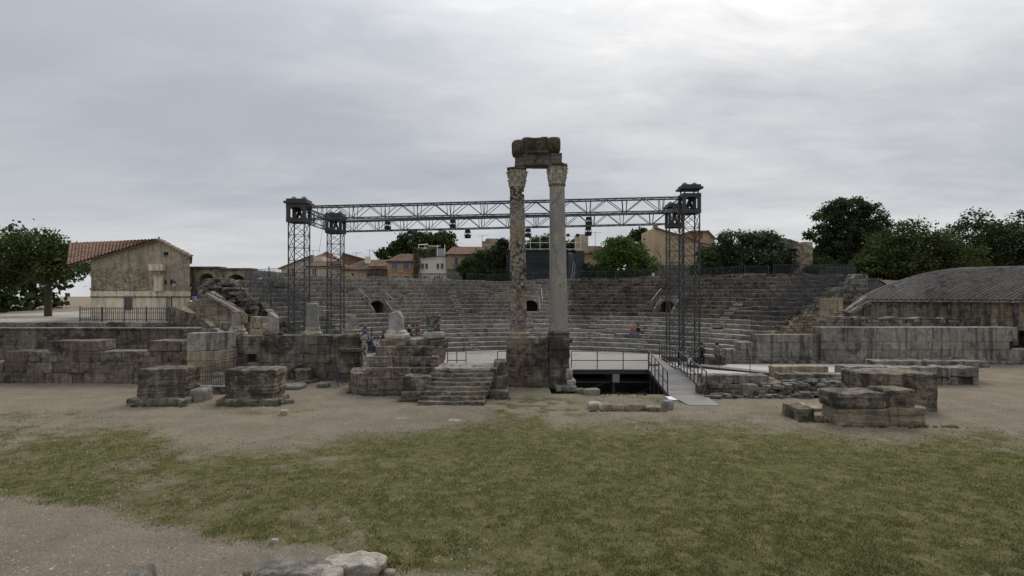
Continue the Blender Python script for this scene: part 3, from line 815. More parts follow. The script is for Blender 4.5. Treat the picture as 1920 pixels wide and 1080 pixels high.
# rounded wall end left of the dark wall
xa, xb = PX(352, 30.6), PX(424, 31)
RC = thing('curved_wall', 'rounded yellowish ashlar wall end with pale top left of the dark wall', 'wall', (xb - 1.4, 31.0, 0))
cc = (xb - 1.5, 32.0)
for k, (z0, z1, mt) in enumerate(((-.05, .75, 'wall_warm'), (.75, 1.27, 'wall_warm'), (1.27, 1.8, 'wall_warm'), (1.8, 2.75, 'wall_pale'))):
    masonry(RC, arc(cc, 1.3, R_(268), R_(360)), .5, [(z0, z1)], M[mt], avg=.85 if k < 3 else 1.9, amp=.03, seed=31 + k, core=False) if 0 else None
def fcurve(R):
    # path that runs straight and then turns back round a corner, v into the wall
    x0 = xa; x1 = cc[0]; Ls = x1 - x0; Lc = R * math.pi * .55
    def f(u, v):
        a = np.clip((u - Ls) / R, 0, 9); st = np.minimum(u, Ls)
        rr = R - v
        X = np.where(u < Ls, x0 + u, cc[0] + rr * np.sin(a)); Y = np.where(u < Ls, cc[1] - R + v, cc[1] - rr * np.cos(a))
        return np.stack([X, Y], 1)
    return f, Ls + Lc
for k, (z0, z1, mt, ag) in enumerate(((-.05, .72, 'wall_warm', 1.2), (.72, 1.25, 'wall_warm', .9), (1.25, 1.78, 'wall_warm', .8), (1.78, 2.75, 'wall_pale', 2.6))):
    masonry(RC, fcurve(1.5), .8, [(z0, z1)], M[mt], avg=ag, seed=31 + k, amp=.03, seg=(6, 3, 3), aj=.3, core=False, r=.05)
# stepped ashlar wall further left
W1 = wall('stepped brown ashlar wall behind the left block stumps', (PX(-120, 31.2), 31.2), (PX(353, 31.2), 31.2), 1.3, -.05, 2.28, 4, 'pedestal', avg=1.0, seed=24, amp=.035, r=.04, dj=.06, stepped=True,
          top=lambda u: (2.3 if PX(-120, 31.2) + u > PX(284, 31.2) else 1.75 if PX(-120, 31.2) + u > PX(246, 31.2) else (2.3, 1.2, 1.75, 2.3, 1.75, 1.2)[int(u / 2.1) % 6]))
W2 = wall('flat grey rendered wall with pale coping behind the stepped wall', (PX(-120, 34.5), 34.5), (PX(383, 34.5), 34.5), .6, -.05, 2.72, 3, 'wall', avg=3.2, seed=25, amp=.012, r=.02, dj=.01)
MB().box(PX(-120, 34.5), PX(383, 34.5), 34.42, 35.2, 2.72, 2.8).build('coping', M['wall_pale'], W2)
W3 = wall('short slanting parapet with light coping behind the rounded wall end', (PX(378, 34.4), 34.3), (PX(416, 33), 32.9), .35, 1.5, 3.5, 3, 'wall', avg=.8, seed=26, top=lambda u: 3.35 - u * .33)
# far low walls left, in front of the big house
W4 = wall('low dark rubble wall below the left railing', (PX(-120, 42), 42), (PX(350, 42), 42), .8, 0, 2.75, 8, 'rubble', avg=.6, seed=27, amp=.05, joined='rubble_stones', seg=(3, 2, 2))
W5 = wall('grey block pier between left railing and slanting ashlar wall', (PX(315, 41), 41), (PX(355, 41), 41), 1.0, 0, 3.9, 6, 'wall', avg=.9, seed=28, amp=.05, top=lambda u: 3.9 - .5 * max(0, u - .6))
# sloping analemma wall (yellowish) with its parapet
DA = 43.0
def ana_top(u):
    x = PX(350, DA) + u; px = 960 + 1080 * x / DA
    return PZ(float(np.interp(px, [350, 383, 391, 458, 470], [566, 556, 553, 592, 600])), DA)
AN = wall('yellowish ashlar wall with slanting top behind the fluted column stump', (PX(350, DA), DA), (PX(456, DA), DA), .8, 0, 5.0, 14, 'wall_warm', avg=.75, seed=29, amp=.015, r=.015, dj=.008, top=ana_top, joined=None, seg=(3, 2, 2))
c_ = MB(); pa = (PX(391, DA) - .1, DA - .12, PZ(553, DA) + .1); pb = (PX(458, DA), DA - .12, PZ(592, DA) + .1)
c_.beam(pa, pb, .5, .18); c_.build('coping', M['wall_pale'], AN)
# second slope behind it
c_ = wall('dark slanting parapet wall running beside the yellowish ashlar wall', (PX(385, 44.6), 44.6), (PX(452, 44.6), 44.6), .7, 1.5, 5.6, 9, 'rubble', avg=.7, seed=30, amp=.04, dj=.05,
          top=lambda u: PZ(float(np.interp(960 + 1080 * (PX(385, 44.6) + u) / 44.6, [385, 392, 452], [547, 545, 583])), 44.6))
# ruined masonry mass, stepping down right from the arches
RM = thing('ruined_masonry', 'dark broken masonry mass stepping down beside the left end of tiers', 'ruin', (PX(430, 47), 47, 0))
lr = random.Random(77); q = MB()
for k in range(900):
    px = lr.uniform(378, 478); Y = lr.uniform(46.3, 49.5)
    ytop = float(np.interp(px, [378, 390, 405, 430, 452, 478], [545, 528, 522, 524, 540, 572]))
    z = lr.uniform(1.8, PZ(ytop, 47)); w = lr.uniform(.35, .8)
    a, F = rock((PX(px, Y), Y, z), (w, .5, lr.uniform(.16, .3)), seg=(2, 2, 2), r=.04, amp=.05, freq=2.5, s=k, rotz=lr.uniform(-.3, .3)); q.add(a, F)
props(q.build('broken_stones', M['rubble'], RM), kind='stuff')
q = MB(); q.prism([(PX(382, 47), 0), (PX(470, 47), 0), (PX(470, 47), PZ(590, 47)), (PX(448, 47), PZ(556, 47)), (PX(430, 47), PZ(540, 47)), (PX(402, 47), PZ(538, 47)), (PX(384, 47), PZ(560, 47))], 46.9, 48.6)
q.build('inner_mass', M['rubble'], RM)
# small rubble wall behind the stumps
wall('little yellowish rubble wall behind the pointed column stump', (PX(469, 36), 36), (PX(507, 36), 36), .6, 0, 3.45, 9, 'rubble_warm', avg=.45, seed=41, amp=.04, joined='rubble_stones', seg=(2, 2, 2), top=lambda u: 3.42 - .05 * u)
wall('low dark wall below the slanting ashlar wall', (PX(415, 38), 38), (PX(470, 38), 38), .7, 0, 2.95, 6, 'wall', avg=.9, seed=42, amp=.04)

# right-hand parodos walls
WR = 39.7
def rt(px): return PX(px, WR)
A1 = thing('ashlar_wall', 'long weathered ashlar wall right of the orchestra stepping down to left', 'wall', (rt(1325), WR, 0))
def a1top(u):
    px = 960 + 1080 * (rt(1322) + u) / WR
    return PZ(673 if px < 1349 else 667 if px < 1374 else 653 if px < 1394 else 640.5 if px < 1412 else 627.5, WR)
masonry(A1, straight((rt(1322), WR), (rt(1537), WR)), 1.0, [(.05, PZ(669, WR)), (PZ(669, WR), PZ(655, WR)), (PZ(655, WR), PZ(642, WR)), (PZ(642, WR), PZ(627.5, WR))], M['wall_pale'], avg=.75, seed=51, amp=.018, r=.03, top=a1top, aj=.3, stepped=True)
A2 = thing('ashlar_wall', 'taller grey ashlar wall at the right with dark run-off stains', 'wall', (rt(1535), WR - .25, 0))
masonry(A2, straight((rt(1536), WR - .25), (rt(2040), WR - .25)), 1.3, [(.05, PZ(669, WR)), (PZ(669, WR), PZ(655, WR)), (PZ(655, WR), PZ(640, WR)), (PZ(640, WR), PZ(613.5, WR))], M['wall_pale'], avg=1.3, seed=52, amp=.022, r=.035, top=lambda u: 99 if u < 10.5 else (2.6, 1.1, 1.6, 2.6)[int(u / 2.6) % 4], stepped=True)
wall('dark rubble footing along the bottom of the right ashlar walls', (rt(1330), WR - .5), (rt(2040), WR - .5), .5, -.1, .26, 2, 'rubble', avg=.35, seed=53, joined='rubble_stones', seg=(2, 2, 2), amp=.04)
wall('ruined arcaded rubble wall above the taller ashlar wall', (PX(1562, 43), 43), (PX(2040, 43), 43), .9, 0, 3.15, 13, 'rubble', avg=.32, seed=54, joined='rubble_stones', seg=(2, 2, 2), amp=.05, dj=.05, top=lambda u: PZ(594 if u < 2.5 else 596, 43) + .06 * math.sin(3 * u))
B1 = thing('stone_hut', 'small pale block hut with narrow slots at the right end of the tiers', 'hut', (PX(1566, 45.5), 45.5, 3))
masonry(B1, straight((PX(1551, 45.5), 45.5), (PX(1581, 45.5), 45.5)), 1.2, courses(2.7, PZ(559, 45.5), 9), M['wall_warm'], avg=.32, seed=55, amp=.01, r=.015, seg=(2, 2, 2), aj=.15)
# masonry mass at the right end, top
RM2 = thing('ruined_masonry', 'dark rubble mass at the upper right end of the tiers', 'ruin', (PX(1590, 52), 52, 0))
masonry(RM2, straight((PX(1562, 51.5), 51.5), (PX(1604, 51.5), 51.5)), 3, courses(2.5, PZ(519, 51.5), 18, .03), M['seat_brown'], avg=.4, joined='rubble_stones', seg=(2, 2, 2), amp=.06, dj=.07, seed=56,
        top=lambda u: PZ(float(np.interp(u, [0, 1.2, 1.6, 2.0], [520, 520, 527, 545])), 51.5))
# low side walls climbing to the vaults
for k, (a, b_, lab) in enumerate((((1583, 585, 46.5), (1624, 557, 46.5), 'upper slanting stone ledge climbing to the ribbed vault'), ((1590, 588, 45), (1630, 566, 45), 'lower slanting pale coping climbing beside the ribbed vault'))):
    o = MB().beam((PX(a[0], a[2]), a[2], PZ(a[1], a[2])), (PX(b_[0], a[2]), a[2], PZ(b_[1], a[2])), .5, .2)
    props(o.build('stone_ledge', M['rubble' if k == 0 else 'wall'], None), lab, 'ledge')
# ribbed barrel vaults
def vault(label, cx, cz, r, y0, y1, a0, a1, nr, tiltx=0):
    T = thing('vaulted_roof', label, 'roof', (cx, y0, 0)); B = MB(); n = nr
    for i in range(n):
        ta, tb = a0 + (a1 - a0) * i / n, a0 + (a1 - a0) * (i + .93) / n; sub = []
        for t in (ta, (ta + tb) / 2, tb):
            rr = r + (.07 if t == (ta + tb) / 2 else 0); sub.append((cx + rr * math.cos(t), cz + rr * math.sin(t)))
        for (p, q_) in zip(sub[:-1], sub[1:]):
            B.add([(p[0], y0, p[1]), (q_[0], y0, q_[1]), (q_[0] + tiltx, y1, q_[1]), (p[0] + tiltx, y1, p[1])], [(0, 1, 2, 3)])
    B.build('ribbed_tiles', M['vault_tile'], T)
    poly = [(cx + (r - .05) * math.cos(t), cz + (r - .05) * math.sin(t)) for t in np.linspace(a0, a1, 24)]
    MB().prism([(poly[0][0], cz - 1)] + poly + [(poly[-1][0], cz - 1)], y0 + .15, y1 - .1).build('shell', M['vault_tile'], T)
    return T
vault('small rounded ribbed stone roof behind the rubble mass at the right', PX(1614, 58), PZ(560, 58), 1.9, 56, 64, R_(178), R_(5), 22)
# big barrel roof: ribs are arcs running across, eave line receding to the left
E0, E1 = np.array((29.0, 48.5)), np.array((37.4, 40.9))
T = thing('ribbed_roof', 'large grey ribbed curved roof rising at the right edge', 'roof', (33, 46, 0))
Rv, c0v = 20.0, math.cos(R_(30)); 
def rp(t, d, lift=0.0):
    e_ = E0 * (1 - t) + E1 * t; a = math.asin(math.sin(R_(30)) - d / Rv) if d / Rv < 1.4 else 0
    return (e_[0] + d, e_[1], 4.33 + Rv * (math.cos(a) - c0v) + lift)
B = MB(); nrib = 34; nd = 18; DV = 19.0
for i in range(nrib):
    ts = [i / nrib, (i + .25) / nrib, (i + .5) / nrib, (i + .78) / nrib, (i + 1) / nrib]; lf = [-.06, .08, .10, .08, -.06]
    for k in range(4):
        for j in range(nd):
            d0, d1 = DV * j / nd, DV * (j + 1) / nd
            B.add([rp(ts[k], d0, lf[k]), rp(ts[k + 1], d0, lf[k + 1]), rp(ts[k + 1], d1, lf[k + 1]), rp(ts[k], d1, lf[k])], [(0, 3, 2, 1)])
B.build('ribs', M['vault_tile'], T)
for tt_, sgn in ((0, 1), (1, -1)):
    top_ = [rp(tt_, DV * j / 20, -.02) for j in range(21)]; yv = top_[0][1]
    MB().prism([(p[0], 1.5) for p in (top_[0], top_[-1])] + [(p[0], p[2]) for p in top_[::-1]], yv + (.02 if sgn > 0 else .02), yv + .3).build('end_wall', M['wall'], T)
W6 = wall('pale block wall with grey stained bays under the ribbed roof', tuple(E0 * .97 + E1 * .03 + np.array((.15, -.15))), tuple(E1 + np.array((.15, -.15))), .5, 2.2, 4.2, 9, 'wall_warm', avg=.38, seed=57, amp=.008, r=.012, joined='wall_blocks', seg=(2, 2, 2), dj=.01)
for k in range(14):
    c_ = E0 + (E1 - E0) * (.06 + .068 * k); B = MB(); dd = (E1 - E0) / np.linalg.norm(E1 - E0); nn = np.array((dd[1], -dd[0]))
    B.beam((c_[0] + .02, c_[1] - .22, 1.1), (c_[0] + .02, c_[1] - .22, 4.15), .26, .2); B.build('pilaster', M['wall'], W6)
B = MB(); B.beam((E0[0] + .1, E0[1] - .2, 4.27), (E1[0] + .1, E1[1] - .2, 4.27), .7, .12); B.build('coping', M['wall_pale'], W6)

# ================================================================ TWO COLUMNS AND THEIR PEDESTAL
PY = 30.0
PD = thing('pedestal', 'tall dark masonry pedestal carrying the two standing columns', 'pedestal', (PX(1010, PY), PY, 0))
masonry(PD, straight((PX(950, PY), PY), (PX(1029, PY), PY)), 1.5, [(-.05, .5), (.5, 1.08), (1.08, 1.68), (1.68, 2.2), (2.2, 2.5)], M['pedestal'], avg=1.05, seed=61, amp=.03, r=.025, dj=.02, seg=(12, 5, 8), freq=2.8)
masonry(PD, straight((PX(1029.5, PY), PY - .12), (PX(1068, PY), PY - .12)), 1.6, [(-.05, .55), (.55, .98), (.98, 1.5), (1.5, 1.95), (1.95, 2.46)], M['pedestal'], avg=1.3, seed=62, amp=.04, r=.04, dj=.04, seg=(6, 4, 5), freq=2.8, aj=.2)
for k, (px0, px1, z0, z1, dy) in enumerate(((1062, 1079, 0, .42, -.25), (1060, 1074, .4, .95, -.1), (1040, 1078, -.1, .14, -.75))):
    stone_obj('foot_stone', M['worn' if k < 2 else 'wall_pale'], PD, ((PX(px0, 29.8) + PX(px1, 29.8)) / 2, 30.2 + dy, (z0 + z1) / 2), (PX(px1, 29.8) - PX(px0, 29.8), .9, z1 - z0), seg=(5, 5, 4), r=.08, amp=.08, freq=2.5, s=k)
CYD = 30.75
def capital(T, cx, cy, z0, h, r0, mat, seed, lean=0.0):
    rA = r0 * 1.0
    prof = [(rA, 0), (rA * 1.02, h * .08), (rA * 1.05, h * .3), (rA * 1.1, h * .55), (rA * 1.18, h * .75), (rA * 1.3, h * .86), (rA * 1.2, h * .87)]
    V, F = lathe(prof, 40, (cx, cy, z0), .04, 5, seed)
    cap = MB().add(V, F).build('capital', mat, T, smooth=False)
    lr = random.Random(seed)
    for row, (zb, hh, n, off, out) in enumerate(((.02, .40, 8, 0, .06), (.22, .46, 8, .5, .055), (.5, .34, 8, 0, .055))):
        for i in range(n):
            if lr.random() < .12: continue
            a = 2 * math.pi * (i + off) / n + .2; w = 2 * math.pi / n * .40; B = MB(); pts = []
            hh2 = hh * lr.uniform(.8, 1.05); rb = rA * (1.02 + .1 * row)
            for (tz, ro, ws) in ((0, .0, 1), (.35, .03, 1.05), (.7, .06, .95), (.93, .12, .7), (1.0, .19, .42), (.9, .22, .3)):
                pts.append((zb * h + hh2 * h * tz, rb + ro * out / .12 + .02, w * ws))
            Vv = []
            for (z_, r_, ww) in pts:
                for kx, sft in ((-1, -.012), (-.45, .022), (0, -.01), (.45, .022), (1, -.012)):
                    Vv.append((cx + (r_ + sft) * math.cos(a + ww * kx), cy + (r_ + sft) * math.sin(a + ww * kx), z0 + z_))
            Vv = np.array(Vv); Vv = Vv + n3(Vv, 6, .02, 2, seed + i)
            In = Vv.copy(); In[:, 0] = cx + (In[:, 0] - cx) * .9; In[:, 1] = cy + (In[:, 1] - cy) * .9; In[:, 2] -= .02
            Fv = []
            for j in range(5):
                for q in range(4):
                    c0 = j * 5 + q; Fv.append((c0, c0 + 1, c0 + 6, c0 + 5)); Fv.append((c0 + 30, c0 + 35, c0 + 36, c0 + 31))
            for j in range(5):
                Fv.append((j*5, j*5+5, j*5+35, j*5+30)); Fv.append((j*5+4, j*5+34, j*5+39, j*5+9))
            for q in range(4): Fv.append((25 + q, 26 + q, 56 + q, 55 + q))
            B.add(np.concatenate([Vv, In]), Fv); B.build('acanthus_leaf', mat, cap)
    ab = MB(); n = 32; V = []      # abacus: concave sided square slab
    for (zz, sc) in ((h * .86, .86), (h * .9, 1.0), (h * .985, 1.05), (h * 1.0, .98)):
        for i in range(n):
            a = 2 * math.pi * i / n + math.pi / 4 + lean
            s_ = r0 * 1.56 * (0.80 + .20 * abs(math.cos(2 * (a - math.pi / 4 - lean))) ** 1.5) * sc
            V.append((cx + s_ * math.cos(a), cy + s_ * math.sin(a), z0 + zz))
    F = [(j*n+i, j*n+(i+1) % n, (j+1)*n+(i+1) % n, (j+1)*n+i) for j in range(3) for i in range(n)] + [tuple(range(n))[::-1], tuple(range(3*n, 4*n))]
    V = np.array(V); V = V + n3(V, 4, .07, 2, seed + 9); ab.add(V, F); ab.build('abacus', M['cornice' if seed % 2 else 'architrave'], T)
    for i in range(4):
        a = math.pi / 4 + i * math.pi / 2 + lean; p = (cx + r0 * 1.24 * math.cos(a), cy + r0 * 1.24 * math.sin(a), z0 + h * .78)
        V, F = rock(p, (.17, .17, .2), seg=(4, 4, 4), r=.06, amp=.03, freq=6, s=i + seed); MB().add(V, F).build('volute', mat, cap)
def column(label, cx0, cx1, zb, z_sh, z_top_sh, z_top, rb, rt_, mshaft, seed, rough):
    T = thing('standing_column', label, 'column', (cx0, CYD, zb))
    # attic base
    prof = [(rb*1.32, 0), (rb*1.36, .05), (rb*1.34, .12), (rb*1.2, .15), (rb*1.16, .2), (rb*1.2, .245), (rb*1.26, .27), (rb*1.27, .33), (rb*1.12, .37), (rb*1.06, .42)]
    V, F = lathe(prof, 48, (cx0, CYD, zb), .025, 3, seed); MB().add(V, F).build('base', M['wall_warm' if rough else 'architrave'], T)
    stone_obj('plinth', M['pedestal'], T, (cx0, CYD, zb - .09), (rb * 2.85, 1.35, .22), seg=(6, 5, 3), r=.03, amp=.03, freq=3)
    H = z_top_sh - z_sh; nr = 150; n = 72; V = []
    for j in range(nr + 1):
        t_ = j / nr; r = rb * 1.04 + (rt_ - rb * 1.04) * t_ + .05 * math.exp(-t_ * 40) * rb
        cx = cx0 + (cx1 - cx0) * t_
        for i in range(n):
            a = 2 * math.pi * i / n; V.append((cx + r * math.cos(a), CYD + r * math.sin(a), z_sh + H * t_))
    V = np.array(V); cxs = cx0 + (cx1 - cx0) * (V[:, 2] - z_sh) / H
    d = np.column_stack([V[:, 0] - cxs, V[:, 1] - CYD]); d /= np.linalg.norm(d, axis=1)[:, None]
    if rough:
        tt = (V[:, 2] - z_sh) / H
        band = np.clip(1 - np.abs(tt - .36) / .13, 0, 1) + np.clip((tt - .80) * 9, 0, 1) + .55 * np.clip(1 - np.abs(tt - .1) / .12, 0, 1) + .12
        q = fbm(V * np.array([7, 7, 9]), 3, 5); q2 = fbm(V * np.array([2.6, 2.6, 1.6]), 3, 15)
        e_ = -np.clip((q - .50) * 1.0, 0, .12) * band * 1.0 - np.clip(q2 - .55, 0, 1) * .22 * (band + .25)
        for (ax, az) in ((-1.75, 5.55 - 2.8 + 2.8), (-1.45, 5.5), (-1.6, 5.0)):
            hole_ = (np.abs(np.arctan2(d[:, 1], d[:, 0]) - ax) < .09) & (np.abs(V[:, 2] - az) < .12); e_ = np.where(hole_, -.13, e_)
    else:
        q = fbm(V * np.array([3, 3, 3.]), 4, 8); e_ = -.015 * (np.abs(q - .5) < .012)
        zz = V[:, 2]; ang = np.arctan2(d[:, 1], d[:, 0])
        crack = np.abs(ang + 1.75 - .25 * np.sin(zz * 2.5) - (fbm(V * 2.5, 3, 3) - .5)) < .03
        e_ = np.where(crack & (zz > 5.4) & (zz < 7.4), -.05, e_)
    V[:, :2] += d * e_[:, None]
    F = [(j*n+i, j*n+(i+1) % n, (j+1)*n+(i+1) % n, (j+1)*n+i) for j in range(nr) for i in range(n)]
    MB().add(V, F).build('shaft', M[mshaft], T, smooth=not rough)
    if not rough:
        V, F = lathe([(rt_, 0), (rt_ * 1.12, .02), (rt_ * 1.14, .06), (rt_ * 1.1, .1), (rt_, .12)], 40, (cx1, CYD, z_top_sh - .05), .012, 6, 2); MB().add(V, F).build('neck_ring', M['architrave'], T)
    capital(T, cx1, CYD, z_top_sh, z_top - z_top_sh, rt_, M['worn'] if rough else M['worn'], seed, .1 if rough else -.05)
# shaft materials
def shaft_mats():
    m, nt, b = newmat('shaft_rough'); t = NT(nt); p = t.pos()
    n1 = t.noise(p, 1.3, 5, .65, .5); n2 = t.noise(p, 5.5, 7, .7, .6); n3_ = t.noise(p, 17, 5, .7)
    c = t.mix(t.ramp(n1, .36, .62), (.33, .29, .245), (.25, .22, .185))
    c = t.mix(t.math('MULTIPLY', t.ramp(t.noise(p, .9, 4, .6, off=(2, 2, 6)), .5, .62), .6), c, (.36, .245, .13))
    sx = t.n('ShaderNodeSeparateXYZ'); t.l(p, sx.inputs[0]); zc_ = t.n('ShaderNodeFloatCurve'); t.l(t.math('DIVIDE', t.math('SUBTRACT', sx.outputs[2], 2.8), 8.0), zc_.inputs['Value'])
    cv = zc_.mapping.curves[0]; cv.points[0].location = (0, .6); cv.points[1].location = (1, 1.0)
    for q_ in ((.22, .6), (.30, 1.0), (.57, 1.0), (.66, .4), (.82, .4), (.88, 1.0)): cv.points.new(*q_)
    zc_.mapping.update()
    c = t.mix(t.math('MULTIPLY', t.math('MULTIPLY', t.ramp(n2, .50, .54), .97), zc_.outputs[0]), c, (.052, .044, .035))
    c = t.mix(t.math('MULTIPLY', t.ramp(t.noise(p, .8, 7, .72, .5, stretch=(1.4, 1.4, .7), off=(5, 3, 8)), .53, .60), .8), c, (.11, .085, .06))
    c = t.mix(t.math('MULTIPLY', t.ramp(n3_, .5, .7), .5), c, (.16, .14, .12))
    t.l(c, b.inputs['Base Color']); b.inputs['Roughness'].default_value = .9; b.inputs['Specular IOR Level'].default_value = .15
    t.bump(b, t.math('ADD', n2, t.math('MULTIPLY', n3_, .6)), 1.0, .04); M['shaft_rough'] = m
    m, nt, b = newmat('shaft_marble'); t = NT(nt); p = t.pos()
    v = t.noise(p, 1.6, 8, .6, 1.6, stretch=(1, 1, .5)); w = t.noise(p, .6, 4, .5); g = t.noise(p, 22, 4, .6)
    c = t.mix(t.ramp(w, .35, .65), (.255, .235, .205), (.325, .295, .25))
    c = t.mix(t.math('MULTIPLY', t.ramp(v, .50, .56), .28), c, (.14, .135, .13))
    c = t.mix(t.math('MULTIPLY', t.ramp(t.noise(p, 3, 6, .7, .8, stretch=(1, 1, .3)), .56, .66), .5), c, (.42, .40, .365))
    cr_ = t.n("ShaderNodeTexVoronoi", feature='DISTANCE_TO_EDGE'); mp = t.n("ShaderNodeMapping"); mp.inputs['Scale'].default_value = (1, 1, .55); t.l(p, mp.inputs[0])
    wv = t.n("ShaderNodeVectorMath", operation='ADD'); t.l(mp.outputs[0], wv.inputs[0])
    nn = t.n("ShaderNodeTexNoise"); t.l(p, nn.inputs['Vector']); nn.inputs['Scale'].default_value = 2.5; t.l(nn.outputs['Color'], wv.inputs[1])
    t.l(wv.outputs[0], cr_.inputs['Vector']); cr_.inputs['Scale'].default_value = .9
    crk = t.math('MULTIPLY', t.math('SUBTRACT', 1.0, t.ramp(cr_.outputs['Distance'], .004, .022)), t.ramp(w, .47, .52))
    c = t.mix(t.math('MULTIPLY', crk, .85), c, (.05, .045, .04))
    t.l(c, b.inputs['Base Color']); b.inputs['Roughness'].default_value = .7; b.inputs['Specular IOR Level'].default_value = .25
    t.bump(b, t.math('SUBTRACT', t.math('MULTIPLY', g, .4), crk), .4, .02); M['shaft_marble'] = m
shaft_mats()
LX0, LX1 = PX(972.5, CYD), PX(969.3, CYD); RX0, RX1 = PX(1047.3, CYD), PX(1044.5, CYD)
column('blotched eroded standing column, left of the pair on the pedestal', LX0, LX1, 2.42, 2.80, PZ(352, CYD), PZ(316, CYD), .45, .385, 'shaft_rough', 3, True)
column('smooth grey marble standing column, right of the pair on the pedestal', RX0, RX1, 2.45, 2.78, PZ(348, CYD), PZ(309, CYD), .47, .40, 'shaft_marble', 6, False)
# entablature fragment
EN = thing('entablature_block', 'broken dark entablature block bridging the two column capitals', 'entablature', (PX(1006, CYD), CYD, PZ(313, CYD)))
def blk(name, mat, px0, px1, py0, py1, dep, dy=0, r=.1, amp=.06, seg=(8, 7, 7), **kw):
    z0, z1 = PZ(py1, CYD), PZ(py0, CYD); x0, x1 = PX(px0, CYD), PX(px1, CYD)
    return stone_obj(name, M[mat], EN, ((x0+x1)/2, CYD + dy, (z0+z1)/2), (x1-x0, dep, z1-z0), seg=seg, r=r, amp=amp, **kw)
blk('architrave', 'architrave', 979, 1034, 289, 312.5, 1.0, .05, .05, .04, freq=2, s=1, seg=(14, 7, 8))
blk('architrave_end', 'architrave', 966, 981, 291, 315, .95, 0, .1, .06, freq=2.5, s=2)
blk('architrave_end', 'architrave', 1032, 1052.5, 291, 311.5, 1.1, -.05, .05, .05, freq=2.5, s=3)
blk('cornice', 'cornice', 976, 1031, 259.5, 291.5, 1.2, .14, .16, .07, pw=7, freq=1.6, s=4, seg=(18, 11, 11))
blk('cornice_end', 'cornice', 959.5, 983.5, 265, 296, 1.35, -.1, .45, .07, pw=3.4, freq=2.2, s=5, seg=(12, 12, 12))
blk('cornice_end', 'cornice', 1023.5, 1050.5, 260.5, 291.5, 1.4, -.1, .45, .06, pw=3.4, freq=2.2, s=6, seg=(12, 12, 12))
blk('moulding', 'architrave', 984, 1030, 286.5, 291.5, 1.12, 0, .03, .03, freq=3, s=7, seg=(12, 4, 3))

stone('pitted', (.30, .265, .22), (.03, .026, .022), (.42, .38, .32), lich=.75, streak=.1, var=.05, scale=3.2, bump=1.0, bd=.06)
# ================================================================ STEPPED PODIUM
PO = thing('stepped_podium', 'stepped dark stone podium with two broken column stumps on top', 'podium', (-5.3, 27.3, 0))
def tier(px0, px1, Y, z0, z1, y1, avg, seed, mat='cut_dark', **kw):
    masonry(PO, straight((PX(px0, Y), Y), (PX(px1, Y), Y)), y1 - Y, [(z0, z1)], M[mat], avg=avg, seed=seed, seg=(14, 8, 8), freq=2.2, amp=.035, r=.04, **kw)
tier(485, 866, 27.3, -.1, .26, 31.3, 1, 1, core=False) if 0 else None
tier(684, 768, 27.32, -.1, .27, 31.2, 1.5, 71, dj=.05, aj=.25)
tier(688, 770, 27.3, .27, .78, 31.2, 1.15, 72, dj=.03, aj=.2)
tier(684, 815, 27.3, .78, 1.31, 31.2, 1.15, 73, dj=.03, aj=.2)
tier(688, 822, 27.95, 1.31, 1.79, 31.2, 1.0, 74, dj=.1, aj=.3)
tier(704, 829, 28.45, 1.79, 2.23, 31.2, .95, 75, dj=.05, aj=.35)
tier(713, 836, 28.95, 2.23, 2.52, 31.2, 1.3, 76, dj=.03, aj=.2)
# curved low bench at its left
def bench(R, z0, z1, mat, avg, seed, cap=False):
    c0 = (PX(690, 27.6), 30.2)
    masonry(PO, arc(c0, 2.9 if not cap else 2.9, R_(268), R_(180)), -1, [(z0, z1)], M[mat]) if 0 else None
    f0 = lambda u, v: np.stack([c0[0] + (R - v) * np.cos(R_(272) - u / R), c0[1] + (R - v) * np.sin(R_(272) - u / R) * .92], 1)
    g = (f0, R * R_(78))
    masonry(PO, g, 1.5, [(z0, z1)], M[mat], avg=avg, seed=seed, seg=(5, 4, 4), amp=.04, r=.05, core=False, aj=.3)
c0x = PX(690, 27.6)
def bpath(R):
    a0 = R_(270); f = lambda u, v: np.stack([c0x + (R - v) * .52 * np.cos(a0 - u / R), 30.1 + (R - v) * np.sin(a0 - u / R)], 1)
    return f, R * R_(92)
masonry(PO, bpath(2.75), 1.9, [(-.05, .3)], M['cut_dark'], avg=.6, seed=81, seg=(3, 4, 3), amp=.04, r=.04, core=False, dj=.04)
masonry(PO, bpath(2.62), 1.9, [(.3, .98)], M['cut_dark'], avg=2.2, seed=82, seg=(10, 6, 5), amp=.04, r=.04, core=False, dj=.0, aj=.1)
# stumps on the podium
def slant_stump(label, px, Y, zb, parts, grp='broken column stumps'):
    T = thing('column_stump', label, 'column stump', (PX(px, Y), Y, zb), grp)
    for i, q in enumerate(parts):
        nm, prof, mat, amp, opt = q
        n = opt.get('n', 40); V, F = lathe(prof, n, (PX(px + opt.get('dx', 0), Y), Y, zb), amp, opt.get('f', 3), i + int(px), opt.get('mod'))
        if 'cut' in opt:
            V[:, 2] = np.minimum(V[:, 2], zb + opt['cut'](V[:, 0] - PX(px + opt.get('dx', 0), Y), V[:, 1] - Y) + (fbm(V * 4, 2, 3) - .5) * .08)
        MB().add(V, F).build(nm, M[mat], T)
    return T
def pr(pts, sub=3):
    out = []
    for (a, b_) in zip(pts[:-1], pts[1:]):
        for k in range(sub): out.append((a[0] + (b_[0] - a[0]) * k / sub, a[1] + (b_[1] - a[1]) * k / sub))
    return out + [pts[-1]]
YS = 29.6; ZS = 2.53
